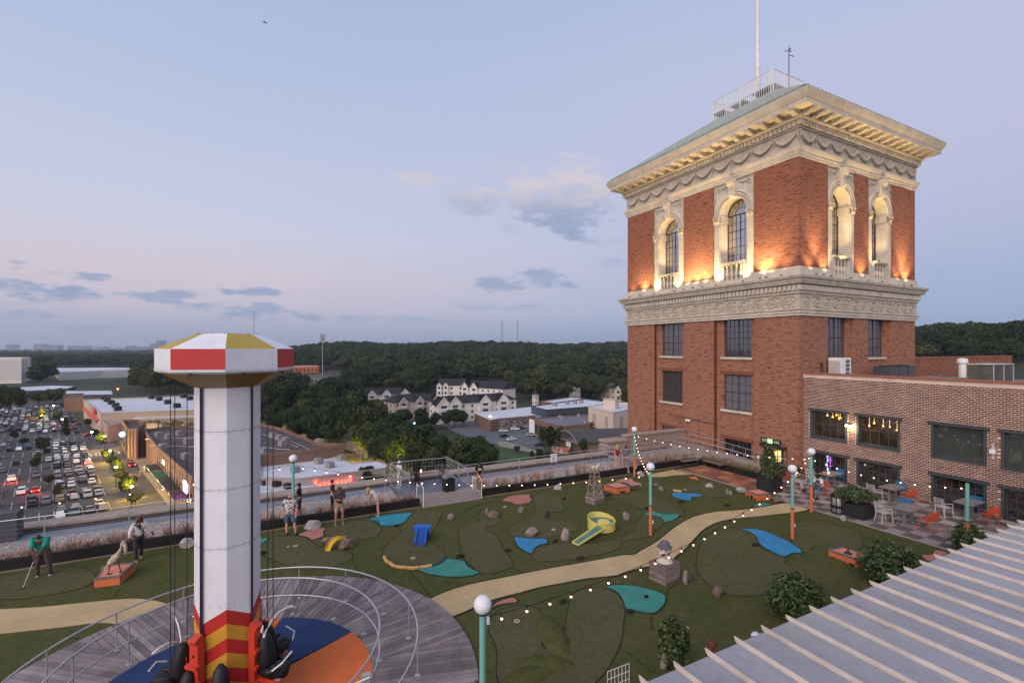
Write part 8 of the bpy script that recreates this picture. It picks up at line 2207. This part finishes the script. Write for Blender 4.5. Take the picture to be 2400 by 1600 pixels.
def gabled(lab,pa,pb,h,depth,gables,wallm=None,roofm=None,rows=3,name='apartment_block',ridge=3.2,hip=.3):
 """pa, pb: eave corners (px, py) of the side turned to the viewer"""
 wallm=wallm or M_SIDING;roofm=roofm or M_SHING
 za=terr(*gs(pa[0],pa[1],h));A_=Vector((*gs(*pa,h),0));B_=Vector((*gs(*pb,h),0));d=B_-A_;L=d.length;d.normalize();back=Vector((-d.y,d.x,0));back=back if back.dot(A_)>0 else-back
 t=thing(name,lab,'building',(A_.x,A_.y,ZG));Z=Vector((0,0,1));E_=ZG+h
 W4=[A_,B_,B_+back*depth,A_+back*depth]
 q=MB();q.prism([(v.x,v.y)for v in W4],ZG,E_);q.build('wall',wallm,t)
 o=.5;c4=[A_-d*o-back*o,B_+d*o-back*o,B_+d*o+back*(depth+o),A_-d*o+back*(depth+o)]
 r0=A_+d*(depth*hip)+back*depth/2;r1=B_-d*(depth*hip)+back*depth/2
 q=MB();q.add([v+Z*(E_+.02)for v in c4]+[r0+Z*(E_+ridge),r1+Z*(E_+ridge)],[(0,1,5,4),(1,2,5),(2,3,4,5),(3,0,4),(3,2,1,0)]);q.build('roof',roofm,t)
 for f in gables:
  c_=A_+d*L*f;w=min(3.2,L*.09);fr=c_-back*1.3
  q=MB();q.add([fr-d*w+Z*ZG,fr+d*w+Z*ZG,fr+d*w+Z*E_,fr+Z*(E_+w*1.05),fr-d*w+Z*E_,c_-d*w+Z*ZG,c_+d*w+Z*ZG,c_+d*w+Z*E_,c_-d*w+Z*E_],[(0,1,2,3,4),(0,4,8,5),(1,6,7,2)]);q.build('gable',wallm,t)
  q=MB();bk=back*(depth*.5);e_=-back*.35
  for s_ in(-1,1):q.add([fr+e_+d*s_*(w+.4)+Z*(E_-.3),fr+e_+Z*(E_+w*1.05+.15),fr+bk+Z*(E_+w*1.05+.15),fr+bk+d*s_*(w+.4)+Z*(E_-.3)],[(0,1,2,3),(3,2,1,0)])
  q.build('gable_roof',roofm,t)
  q=MB();
  for s_ in(-1,1):q.tube([fr+e_*1.1+d*s_*(w+.3)+Z*(E_-.2),fr+e_*1.1+Z*(E_+w*1.05+.1)],.14,4)
  q.build('bargeboard',M_WHITE,t)
  wins(t,(fr-d*w*.8).to_tuple()[:2],(fr+d*w*.8).to_tuple()[:2],ZG+.6,E_+.2,1,rows,M_FWIN,.55,.08,'balcony_opening',.5)
  for j in range(rows):p=fr-back*.25+Z*(ZG+.75+(h-.4)/rows*j+.35);q=MB();q.obox(p,(w*1.2,.1,.8),math.atan2(d.y,d.x));q.build('balcony_rail',M_WHITE,t)
 n=max(3,int(L/4.5));wins(t,A_.to_tuple()[:2],B_.to_tuple()[:2],ZG+.5,E_,n,rows,M_FWIN,.22,.1,'window',.42)
 wins(t,A_.to_tuple()[:2],W4[3].to_tuple()[:2],ZG+.5,E_,3,rows,M_FWIN,.22,.1,'window',.42)
 return t
gabled('white apartment row with three steep gables at the back of the complex',(845,927),(965,921),8.5,13,(.2,.48,.85))
gabled('cream apartment block with a plain end wall and three gables nearest the dense trees',(921,944),(1028,936),8.8,14,(.2,.55,.93),mat('siding_beige',(.50,.42,.37),.8))
gabled('longest white apartment block in front with dark hipped roof and gables',(1034,948),(1210,936),8.8,14,(.02,.16,.55,.8))
gabled('rear white apartment block with twin steep gables at its end',(1026,903),(1090,903),10.5,13,(.06,.3),hip=.0,ridge=4)
gabled('rear white apartment block with twin gables and a long dark roof',(1088,906),(1178,912),10,13,(.05,.3),hip=.1,ridge=4)
gabled('grey roofed house half hidden in trees beyond the parking deck',(783,874),(826,876),6,10,(.8,),mat('siding_grey',(.3,.28,.28),.8),MATS['roof_greyshingle'],1,'house')
gabled('brown roofed house half hidden in trees nearer the parking deck',(786,893),(830,893),6,10,(.7,),mat('siding_brown',(.2,.13,.11),.8),MATS['roof_greyshingle'],1,'house')
gabled('tan roofed house among trees above the cream apartments',(928,881),(950,879),5,9,(.3,),M_CREAM,MATS['roof_greyshingle'],1,'house')
gabled('light gabled house in the woods over the rear apartments',(1098,872),(1135,870),6,9,(.6,),MATS['siding_beige'],MATS['roof_greyshingle'],1,'house')
gabled('low brown roofed house in the woods nearest the tall radio masts',(1150,882),(1200,886),5,9,(.85,),M_CREAM,MATS['roof_greyshingle'],1,'house')
gabled('tall narrow grey duplex with white chimney behind the side shops',(1335,908),(1360,908),9,10,(.4,),MATS['siding_grey'],None,2,'house')
gabled('grey two storey duplex with twin white chimneys behind the side shops',(1364,902),(1402,902),8,10,(.3,.7),MATS['siding_grey'],None,2,'house')
gabled('white modern house with stepped roof just beside the brick tower',(1408,908),(1468,914),8,11,(.75,),M_CREAM,MATS['roof_greyshingle'],2,'house')
gabled('narrow white house peeping out above the white metal roof',(1248,925),(1262,925),7,8,(.5,),M_SIDING,None,2,'house')
t,P_=bldg('mural_shop','low brick shop with white metal roof and a dark painted mural wall',[(1112,968),(1243,953),(1262,962),(1260,972),(1168,980),(1150,984)],5,M_BRK,M_WROOF,par=0)
q=MB();a,b=Vector(P_[4]),Vector(P_[3]);d=(b-a).normalized();nr=Vector((d.y,-d.x));nr=nr if nr.dot(-a)>0 else-nr
for k in range(60):p=a.lerp(b,.05+rgn.uniform(0,.6))+nr*.1;q.obox((p.x,p.y,ZG+rgn.uniform(.6,4)),(rgn.uniform(.4,1.6),.08,rgn.uniform(.3,.9)),math.atan2(d.y,d.x),ry=rgn.uniform(-1,1),k=k%3)
q.build('mural',[M_SLATE,M_GREYW,MATS['cloth_light_denim']],t)
bldg('brick_store','low brick store with white roof at the back of the side shops',[(1268,941),(1340,931),(1400,939),(1320,948)],6.5,M_BRK,M_WROOF)
t,P_=bldg('slate_building','slate painted building with white roof and a colourful sign front',[(1245,953),(1370,936),(1447,945),(1395,953),(1281,962)],8,M_SLATE,M_WROOF,par=.5)
hvac(t,[(1300,951),(1330,947),(1347,946),(1362,944)],8,1.8);wins(t,P_[4],P_[3],ZG+4.5,ZG+7.2,12,1,M_FWIN,.18,.1,'window',.4)
q=MB();p=Vector(P_[0]).lerp(Vector(P_[4]),.55);q.obox((p.x-.8,p.y-.8,ZG+4.2),(5.5,.3,2.2),math.atan2(P_[4][1]-P_[0][1],P_[4][0]-P_[0][0]));q.build('colour_sign',mat('sign_cyan',(.12,.35,.5),.6,var=.6,vscale=.8),t)
t,P_=bldg('flat_roof_shop','flat grey roofed brick shop with white framed front in the side lot',[(1241,983),(1379,972),(1400,985),(1381,995),(1322,1001),(1253,986)],6,M_BRK,mat('roof_bluegrey',(.17,.17,.20),.9,var=.2,vscale=.15,dirt=.3),par=.5)
hvac(t,[(1312,978),(1318,981),(1357,975),(1372,991)],6,1.2);wins(t,P_[5],P_[4],ZG+.5,ZG+5.5,7,1,M_FWIN,.7,.1,'shop_window',.7);wins(t,P_[0],P_[5],ZG+.3,ZG+6.3,1,1,M_WHITE,1,.1,'white_front',1)
t,P_=bldg('beige_building','boxy beige building with blind arches and brick base beside the tower',[(1379,955),(1437,968),(1474,961),(1474,945),(1420,945)],11.5,M_CREAM,M_WROOF,par=.4)
for(a,b,n)in((P_[0],P_[1],2),(P_[1],P_[2],1)):
 wins(t,a,b,ZG+4,ZG+11,n,1,mat('arch_infill',(.42,.33,.27),.9),.22,.08,'blind_arch',.62);wins(t,a,b,ZG,ZG+4.4,1,1,M_BRK,.998,.1,'brick_base',1)
hvac(t,[(1432,957)],11.5,5,M_CREAM)
a,b=Vector((*gs(1302,1014,5),0)),Vector((*gs(1352,1028,5),0));d=(b-a).normalized();bk=Vector((-d.y,d.x,0));bk=bk if bk.dot(a)>0 else-bk;L=(b-a).length
t=thing('barrel_hall','dark hall with shallow barrel roof and open truss gable behind the brick pier','building',(a.x,a.y,ZG));vs=[]
for i in range(13):f=i/12;p=a+d*L*f;z=ZG+3.6+3.4*math.sin(PI*f)**.8;vs+=[(p.x,p.y,z),(p.x+bk.x*26+d.x*9,p.y+bk.y*26+d.y*9,z)]
q=MB();q.add(vs,[(2*i,2*i+2,2*i+3,2*i+1)for i in range(12)]);q.add([(v[0],v[1],v[2]-.3)for v in vs],[(2*i+1,2*i+3,2*i+2,2*i)for i in range(12)]);q.build('roof',mat('roof_charcoal',(.07,.066,.07),.9),t)
q=MB();q.prism([(v.x,v.y)for v in(a+bk*2,b+bk*2,b+bk*24+d*8,a+bk*24+d*8)],ZG,ZG+3.8);q.build('wall',M_BRK,t)
q=MB();q.tube([(vs[2*i][0],vs[2*i][1],vs[2*i][2]-.2)for i in range(13)],.2,4);q.tube([(a.x,a.y,ZG+3.6),(b.x,b.y,ZG+3.6)],.2,4)
for i in range(1,12):q.tube([(vs[2*i][0],vs[2*i][1],vs[2*i][2]-.2),(*(a+d*L*(i+.5)/12).to_tuple()[:2],ZG+3.6)],.1,4)
q.build('truss',M_STEEL,t)
q=MB();p=a.lerp(b,.62);q.obox((p.x,p.y,ZG+2.4),(2.6,.15,1.6),math.atan2(d.y,d.x));q.build('white_banner',M_WHITE,t)
t=thing('painted_wall','low wall painted with orange and white patches between two dark trees','wall',(*gs(1310,1058),ZG));a,b=Vector(gs(1290,1058)),Vector(gs(1336,1064));q=MB();q.obox(((a.x+b.x)/2,(a.y+b.y)/2,ZG+1),((b-a).length,.3,2),math.atan2((b-a).y,(b-a).x));q.build('wall_body',pattern_cloth('mural_paint',(.5,.45,.42),(.42,.12,.05),.8),t)
q=MB();ps=[gs(*p)for p in((612,1003),(700,1018),(770,1040),(830,1058),(862,1075))]
t=thing('retaining_wall','long pale retaining wall under the hanging vines behind the shops','wall',(*ps[0],ZG))
for a,b in zip(ps[:-1],ps[1:]):q=MB();q.obox(((a[0]+b[0])/2,(a[1]+b[1])/2,ZG+1.6),(math.hypot(b[0]-a[0],b[1]-a[1]),.5,3.2),math.atan2(b[1]-a[1],b[0]-a[0]));q.build('wall_segment',MATS['pavement'],t)
def mast(lab,px,ytop,D,kind):
 x,y=at_cam((px-1200)/1104*D,D);zt_=CAM_H+(816-ytop)*D/1104;z0=terr(x,y);w=.5*D/300
 t=thing('radio_mast' if kind else 'cell_tower',lab,'mast',(x,y,z0));q=MB()
 if kind:
  for k in range(3):a=k*2.1;q.cyl((x+w*math.cos(a),y+w*math.sin(a),z0),(x+w*.8*math.cos(a),y+w*.8*math.sin(a),zt_),w*.22,n=4)
  n=26
  for k in range(n):z=z0+(zt_-z0)*k/n;dz=(zt_-z0)/n;q.tube([(x+w*math.cos(k*2.1),y+w*math.sin(k*2.1),z),(x+w*math.cos(k*2.1+2.1),y+w*math.sin(k*2.1+2.1),z+dz)],w*.15,3)
  q.build('lattice',M_STEEL,t)
 else:
  q.cyl((x,y,z0),(x,y,zt_),w*.6,w*.35,8);q.build('pole',M_GREYW,t);q=MB()
  for zz in(0,-.12,-.24):
   z=zt_+(zt_-z0)*zz*.5
   for k in range(9):a=k*.7;q.obox((x+w*2.2*math.cos(a),y+w*2.2*math.sin(a),z),(w*.5,w*.3,w*3.2),a)
   q.tube([(x-w*3,y,z),(x+w*3,y,z)],w*.3,4);q.tube([(x,y-w*3,z),(x,y+w*3,z)],w*.3,4)
  q.build('antenna_panels',M_GREYW,t)
 return t
mast('grey monopole cell tower with stacked antenna panels right of the striped cap',756,785,430,0)
mast('lattice radio mast rising directly behind the striped cap',595,729,620,1)
mast('thinner paler of two distant radio masts over the forest',1177,749,1700,1)
mast('stouter of two distant radio masts over the forest with a forked head',1213,749,1500,1)
D=900;x,y=at_cam((620-1200)/1104*D,D);z=CAM_H+(816-53)*D/1104;t=thing('small_aircraft','tiny dark propeller aircraft flying high in the clear sky','aircraft',(x,y,z),-YAW,local=True)
q=MB();q.smooth=True;q.tube([(-4.5,0,.6),(-2,0,.3),(1,0,0),(3.4,0,-.3),(4.2,0,-.4)],[.15,.5,.85,.7,.2],8);q.build('fuselage',M_SLATE,t)
q=MB();q.obox((1.2,0,.5),(1.4,10,.15));q.build('wing',M_SLATE,t);q=MB();q.obox((-4.2,0,.8),(.8,3.2,.1));q.obox((-4.3,0,1.3),(.9,.1,1.4));q.build('tail',M_SLATE,t)
def lotlamp(px,py,h,col,e,lab,r=.22,glowk=40):
 x,y=gs(px,py,h);t=thing('lot_lamp',lab,'street lamp',(x,y,ZG),0,'tall lamps lighting the lots');q=MB();q.cyl((x,y,ZG),(x,y,ZG+h),.09,n=6);q.build('pole',M_BLACK,t)
 q=MB();q.ball((x,y,ZG+h+.3),r,10,7,sc=(1.5,1.5,.8));q.build('lamp_head',glow('lot_glow_%d'%int(col[2]*100),col,glowk),t)
 ld=bpy.data.lights.new('lot_light','POINT');ld.energy=e;ld.color=col;ld.shadow_soft_size=.6;o=bpy.data.objects.new('lot_light',ld);COL.objects.link(o);o.parent=t;o.location=(0,0,h-.6)
LW,LY,LO_=(1,.84,.80),(1,.66,.36),(1,.3,.06)
for a in((258,1058,6,LY,2400,'lamp glaring in the street beside the trees half way along the strip'),(126,952,8,LW,1300,'lamp with violet glare at the top corner of the far lot'),(146,984,7,LW,1300,'second glaring lamp below the top corner of the far lot'),(215,1014,6,LW,1300,'lamp by the crossing near the brick pavilion'),(332,979,6,LW,5200,'first of two glaring lamps in the nursery yard'),(357,978,6,LW,5200,'second of two glaring lamps in the nursery yard'),(272,1097,5,LY,1100,'lamp buried in the second yellow lit street tree'),(308,1143,5,LY,1100,'lamp buried in the third yellow lit street tree'),(245,1024,5,LY,2000,'lamp inside the first yellow lit street tree'),(276,912,7,LO_,3500,'orange sodium lamp in the trees behind the store'),(362,896,7,LO_,3500,'orange sodium lamp close beside the striped cap'),(971,959,4,LY,2500,'bright lamp below the cream apartment block'),(1149,976,5,LY,2500,'bright lamp on the corner of the mural shop'),(440,1168,3,LY,2500,'warm lamp by the last shop of the strip'),(303,1020,4,LY,2500,'warm lamp under the brick pavilion arch')):
 lotlamp(*a)
for a in((661,937,5,'small blue lamp in the trees near the red shop'),(971,993,5,'small blue lamp in front of the cream apartments')):lotlamp(a[0],a[1],a[2],(.05,.12,1),500,a[3],.3,30)
for k in range(6):
 p=Vector(F0).lerp(Vector(F1),.08+k*.17);ld=bpy.data.lights.new('shop_glow','POINT');ld.energy=420;ld.color=(1,.68,.3);ld.shadow_soft_size=.5;o=bpy.data.objects.new('shop_glow',ld);COL.objects.link(o);o.location=(p.x-3,p.y-1.5,ZG+3.2);tag(o,kind='helper')
for k,(px,py)in enumerate(((339,1105),(344,1108),(349,1106),(355,1110),(329,1116),(386,1140),(312,1068))):
 x,y=gs(px,py);cl_=[c_white,c_black,c_maroon,c_denim,c_tan,c_navy,c_white][k]
 t=thing('person','tiny distant walker on the shopping sidewalk, %s from the pavilion'%WORDS[k],'person',(x,y,ZG+.12));q=MB();q.smooth=True
 q.tube([(x,y,ZG+.85),(x,y,ZG+1.2),(x,y,ZG+1.48),(x,y,ZG+1.56),(x,y,ZG+1.72),(x,y,ZG+1.8)],[.17,.16,.19,.06,.11,.05],8)
 for s_ in(-1,1):q.tube([(x+s_*.08,y,ZG+.9),(x+s_*.1,y+.05*s_,ZG+.5),(x+s_*.1,y+.14*s_,ZG+.12)],[.1,.07,.05],6);q.tube([(x+s_*.18,y,ZG+1.45),(x+s_*.25,y,ZG+1.15),(x+s_*.24,y-.08,ZG+.92)],[.06,.05,.035],6)
 q.build('body',cl_,t)
 # =================================================================== trees
def leafmat(name,c,c2):
 m=bpy.data.materials.new(name);m.use_nodes=True;t=m.node_tree;N=NT(t);b=t.nodes['Principled BSDF']
 oi=N.n('ShaderNodeObjectInfo');ge=N.n('ShaderNodeNewGeometry')
 nz=N.noise(ge.outputs['Position'],.35,3,.6);col=N.mix(N.maprange(nz,.35,.65),c,c2)
 col=N.mix(N.m('MULTIPLY',oi.outputs['Random'],.85),col,tuple(q*.38 for q in c2));hue=N.maprange(N.m('FRACT',N.m('MULTIPLY',oi.outputs['Random'],7.3)),.6,1.0,0,.8);col=N.mix(hue,col,(.085,.095,.028))
 t.links.new(col,b.inputs['Base Color']);b.inputs['Roughness'].default_value=.75;b.inputs['Specular IOR Level'].default_value=.2;MATS[name]=m;return m
LM=[leafmat('foliage_a',(.016,.034,.012),(.034,.058,.019)),leafmat('foliage_b',(.028,.050,.016),(.052,.078,.025))]
def crown_mesh(name,seed,nb,nl,ls,H=9.0,W=5.0,flat_=.75):
 """unit tree ~ H high: lobes of leaf faces round dark hearts; base of trunk at 0"""
 r_=np.random.default_rng(seed);q=MB();th=H*.28
 lob=[(0,0,th+(H-th)*.5,W*.62,(H-th)*.45)]
 for i in range(nb):
  a=r_.uniform(0,2*PI);e=r_.uniform(-.5,1.0);rr=W*r_.uniform(.35,.72)*math.cos(e*.9);z=th+(H-th)*(.5+.42*math.sin(e*1.2));s_=W*r_.uniform(.26,.46)
  lob.append((rr*math.cos(a),rr*math.sin(a),z,s_,s_*flat_))
 q.smooth=True
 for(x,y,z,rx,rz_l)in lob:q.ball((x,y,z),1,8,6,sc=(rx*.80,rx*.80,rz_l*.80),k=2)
 q.smooth=False
 tot=sum(l[3]**2 for l in lob)
 for(x,y,z,rx,rz_l)in lob:
  for i in range(int(nl*rx*rx/tot)):
   d=r_.normal(size=3);d[2]+=.35;d/=np.linalg.norm(d);k=r_.uniform(.8,1.12);p=Vector((x+d[0]*rx*k,y+d[1]*rx*k,z+d[2]*rz_l*k));s_=ls*r_.uniform(.6,1.5)
   n_=(Vector(d)+Vector(r_.normal(size=3))*.55).normalized();a=n_.orthogonal().normalized();a=(a*math.cos(i*2.4)+n_.cross(a)*math.sin(i*2.4));b=n_.cross(a)
   q.add([p-a*s_,p+b*s_*.6+n_*s_*.2,p+a*s_,p-b*s_*.6-n_*s_*.1],[(0,1,2,3)],0 if r_.random()<.6 else 1)
 me=bpy.data.meshes.new(name);me.from_pydata([tuple(v)for v in q.v],[],q.f)
 for m in(LM[0],LM[1],mat('foliage_heart',(.008,.014,.006),1)):me.materials.append(m)  # hearts coloured near black to paint the shade inside the crown
 me.polygons.foreach_set('material_index',q.mi);me.polygons.foreach_set('use_smooth',q.sm);return me
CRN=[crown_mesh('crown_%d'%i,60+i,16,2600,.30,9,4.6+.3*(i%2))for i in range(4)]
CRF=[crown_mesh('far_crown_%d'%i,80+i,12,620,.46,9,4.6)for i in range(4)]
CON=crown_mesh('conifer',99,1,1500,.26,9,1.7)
q=MB();q.tube([(0,0,-1.5),(0,0,1.5),(.1,.1,4.2)],[.32,.24,.12],7);q.tube([(0,0,2),(1.2,.4,4)],[.14,.05],5);q.tube([(0,0,2.2),(-.9,-.7,4.2)],[.13,.05],5);TRK=mesh_of(q,'trunk',[M_BARK])
LMK=[(120,'the white apartment tower'),(300,'the big white roofed store'),(440,'the nursery yard'),(640,'the striped cap of the ride'),(760,'the parking deck'),(900,'the rear gabled apartments'),(1040,'the front gabled apartments'),(1200,'the mural shop'),(1330,'the slate building'),(1480,'the beige building'),(9999,'the wing roof')]
def tree(me,x,y,z,s_,w_,lab,grp,rz=None):
 t=bpy.data.objects.new('tree',None);COL.objects.link(t);t.location=(x,y,z);t.rotation_euler.z=rng.uniform(0,6.28)if rz is None else rz;t.scale=(s_*w_,s_*w_,s_);tag(t,lab,'tree',grp)
 for nm,m_ in(('crown',me),('trunk',TRK)):c_=bpy.data.objects.new(nm,m_);COL.objects.link(c_);c_.parent=t
 return t
near=[(650,942,1020,70),(690,950,1040,80),(735,945,1040,90),(775,965,1050,80),(640,985,1020,60),(700,985,1035,60),(745,1000,1048,70),(835,905,1060,110),(800,940,1055,80),(870,940,1065,90),(850,985,1080,80),(905,975,1090,95),(950,985,1100,90),(915,1010,1100,80),(990,990,1100,90),(1030,1010,1110,80),(1075,1018,1120,85),(1110,1020,1115,90),(1150,1035,1120,70),(970,1030,1120,80),(1010,1045,1125,70),(880,1020,1095,70),(945,955,1000,60),(985,955,1010,50),(1020,965,1005,40),(1065,957,1000,55),(1085,960,1002,45),(925,965,1010,60),(890,930,1000,60),(865,935,990,50),(1045,965,1005,35),(680,905,960,60),(640,905,960,50),(810,915,975,50),(20,898,975,55),(-20,905,985,70),(45,908,970,40),(858,1090,1150,50),(885,1105,1150,45),(1290,988,1065,36),(1310,995,1050,30),(1368,1020,1075,28),(1274,1000,1045,30),(1265,1050,1085,26),(1285,1055,1085,24),(1338,1053,1078,18),(1212,1043,1062,20),(1246,1055,1075,16)]
used_xy=[]
for i,(px,yt,yb,w)in enumerate(near):
 x,y=gs(px,yb);d=x*SS+y*CC;Hh=(yb-yt)*d/1104*.9;W_=w*d/1104;con=w<40 and Hh>2.2*W_
 lm=[n for p,n in LMK if px<p][0]
 me=CON if(con or(px in(1290,1368)))else CRN[i%4];hs=Hh/9.2;ws=W_/((3.6 if me is CON else 11.0)*hs)
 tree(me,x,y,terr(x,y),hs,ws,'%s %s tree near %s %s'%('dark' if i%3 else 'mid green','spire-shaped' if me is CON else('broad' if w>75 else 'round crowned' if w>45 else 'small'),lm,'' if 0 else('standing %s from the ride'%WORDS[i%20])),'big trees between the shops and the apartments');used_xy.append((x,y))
for i,(px,yt,yb,w,lit)in enumerate(((238,1022,1052,24,1),(250,1060,1080,26,1),(262,1072,1095,22,0),(277,1084,1115,26,1),(287,1108,1135,28,0),(303,1128,1165,34,1),(316,1160,1185,34,0),(290,1130,1150,22,0),(102,1033,1062,30,0),(85,1078,1102,20,0),(115,1118,1138,22,0),(136,1142,1165,18,0),(155,1005,1030,16,0),(148,985,1010,18,0),(135,968,990,18,0),(100,960,975,16,1),(35,1015,1032,16,0),(55,1030,1042,18,0),(210,985,1000,22,0),(225,1010,1026,18,0),(90,1065,1085,14,0),(128,920,950,40,0),(90,925,950,40,0))):
 x,y=gs(px,yb);d=x*SS+y*CC;Hh=(yb-yt)*d/1104;W_=w*1.15*d/1104;Hh*=1.25;hs=Hh/9.2
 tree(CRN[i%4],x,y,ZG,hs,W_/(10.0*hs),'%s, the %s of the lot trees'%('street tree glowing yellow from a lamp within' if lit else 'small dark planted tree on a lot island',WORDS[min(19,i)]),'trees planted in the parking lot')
 if lit:
  ld=bpy.data.lights.new('tree_glow','POINT');ld.energy=3000;ld.color=(1,.62,.06);ld.shadow_soft_size=.5;o=bpy.data.objects.new('tree_glow',ld);COL.objects.link(o);v_=Vector((x,y)).normalized()*W_*.75;o.location=(x-v_.x,y-v_.y,ZG+Hh*.85);tag(o,kind='helper')  # unseen light added on the viewer's side; crown hearts block one inside
for(px,py,h,e)in((672,1014,3.5,1500),(833,1052,4,1500),(934,1066,5,2200),(618,990,4,1200),(640,1040,3,300),(850,1070,2.5,500)):
 x,y=gs(px,py,h);ld=bpy.data.lights.new('wall_light','POINT');ld.energy=e;ld.color=(1,.86,.06)if h>3.2 else(1,.7,.3);ld.shadow_soft_size=.4
 t=thing('wall_lamp','yellow green lamp hidden in the vines, '+{672:'second from the white column',833:'third from the white column',934:'farthest from the white column',618:'touching the white column',640:'over the shop roof',850:'by the gold dirt bank'}[px],'lamp',(x,y,ZG));q=MB();q.cyl((x,y,ZG),(x,y,ZG+h),.06,n=5);q.obox((x,y,ZG+h+.1),(.5,.3,.2),0);q.build('lamp_head',M_BLACK,t);v_=Vector((x,y)).normalized()*2.0
 o=bpy.data.objects.new('wall_light',ld);COL.objects.link(o);o.parent=t;o.location=(-v_.x,-v_.y,h)
EXC=[(-60,480,925,2000),(480,620,950,2000),(600,1240,1000,2000),(112,320,862,908),(-90,82,850,935),(700,812,915,985),(835,1225,925,1000),(1005,1190,902,925),(1110,1480,940,2000),(1330,1475,912,925),(630,795,868,935),(775,836,870,925),(1145,1205,888,897),(48,310,906,960)]
rf=np.random.default_rng(77);cand=[]
d=150.0
while d<1500:
 sp_=9.5+d*.0085;l=-1.12*d
 while l<1.15*d:
  L_,D_=l+rf.normal(0,sp_*.25),d+rf.normal(0,sp_*.25);px=1200+1104*L_/D_;l+=sp_
  if not(px<1485 or(px>2120 and D_>250)):continue
  x,y=at_cam(L_,D_);z=terr(x,y);py=816+1104*(CAM_H-z)/D_
  if any(a<px<b and c_<py<e for a,b,c_,e in EXC):continue
  if px<480 and rf.random()<.12:continue
  cand.append((x,y,z,px,D_))
 d+=sp_*.85
far_=[]
d=1500.0
while d<7000:
 l=-1.12*d
 while l<1.12*d:
  L_,D_=l+rf.normal(0,d*.006),d+rf.normal(0,d*.02);px=1200+1104*L_/D_;l+=d*.013
  if px<1485:x,y=at_cam(L_,D_);far_.append((x,y,min(terr(x,y),CAM_H-rf.uniform(4,9)/1104*D_-16*(D_/1500)**.62),px,D_))if px<620 else far_.append((x,y,terr(x,y),px,D_))
 d*=1.05
cand.sort(key=lambda c:c[4]);NI=215
for i,(x,y,z,px,D_)in enumerate(cand[:NI]):
 s_=rf.uniform(1.1,2.2);lm=[n for p,n in LMK if px<p][0]
 tree(CRN[i%4]if D_<430 else CRF[i%4],x,y,z,s_,rf.uniform(.9,1.2),'round crowned woodland tree beyond '+lm,'woodland trees beyond '+lm)
fc=bpy.data.collections.new('forest_kinds')
for i,me in enumerate(CRF):o=bpy.data.objects.new('forest_kind_%d'%i,me);fc.objects.link(o)
rest=cand[NI:]+far_
me=bpy.data.meshes.new('forest');me.from_pydata([(c[0],c[1],c[2])for c in rest],[],[])
a_=me.attributes.new('ts','FLOAT','POINT');a_.data.foreach_set('value',[float(rf.uniform(1.0,2.4)if c[4]<1500 else rf.uniform(1.2,2.2)*(c[4]/1500)**.62)for c in rest])
a_=me.attributes.new('tr','FLOAT','POINT');a_.data.foreach_set('value',[float(rf.uniform(0,6.28))for c in rest])
a_=me.attributes.new('tk','INT','POINT');a_.data.foreach_set('value',[int(rf.integers(0,4))for c in rest])
fo=bpy.data.objects.new('forest',me);COL.objects.link(fo);tag(fo,'dark green forest covering the hills out to the horizon',kind='stuff')
ng=bpy.data.node_groups.new('forest_instances','GeometryNodeTree');ng.interface.new_socket('Geometry',in_out='INPUT',socket_type='NodeSocketGeometry');ng.interface.new_socket('Geometry',in_out='OUTPUT',socket_type='NodeSocketGeometry')
gi,go=ng.nodes.new('NodeGroupInput'),ng.nodes.new('NodeGroupOutput');ip=ng.nodes.new('GeometryNodeInstanceOnPoints');ci=ng.nodes.new('GeometryNodeCollectionInfo')
ci.inputs[0].default_value=fc;ci.inputs['Separate Children'].default_value=True;ci.inputs['Reset Children'].default_value=True
def na(nm,ty):n=ng.nodes.new('GeometryNodeInputNamedAttribute');n.data_type=ty;n.inputs[0].default_value=nm;return n.outputs[0]
cx3=ng.nodes.new('ShaderNodeCombineXYZ');ng.links.new(na('tr','FLOAT'),cx3.inputs[2])
ng.links.new(gi.outputs[0],ip.inputs['Points']);ng.links.new(ci.outputs[0],ip.inputs['Instance']);ip.inputs['Pick Instance'].default_value=True;ng.links.new(na('tk','INT'),ip.inputs['Instance Index']);ng.links.new(cx3.outputs[0],ip.inputs['Rotation']);ng.links.new(na('ts','FLOAT'),ip.inputs['Scale']);ng.links.new(ip.outputs[0],go.inputs[0])
fo.modifiers.new('instances','NODES').node_group=ng
gabled('low brown roofed house in the woods beyond the wing roof',(2205,843),(2325,848),16,12,(.85,),M_CREAM,MATS['roof_greyshingle'],1,'house')
HAZE=True
if HAZE:
 m=bpy.data.materials.new('haze_air');m.use_nodes=True;t=m.node_tree;t.nodes.clear();o_=t.nodes.new('ShaderNodeOutputMaterial');v_=t.nodes.new('ShaderNodeVolumePrincipled')
 v_.inputs['Color'].default_value=(.80,.88,1,1);v_.inputs['Density'].default_value=.0001;v_.inputs['Anisotropy'].default_value=.2
 t.links.new(v_.outputs[0],o_.inputs['Volume']);q=MB();q.box(-9500,9500,-9500,9500,-70,165);h_=q.build('haze',m);tag(h_,kind='stuff')
for o in bpy.data.objects:
 for k_ in('_w','_local'):
  if k_ in o:del o[k_]
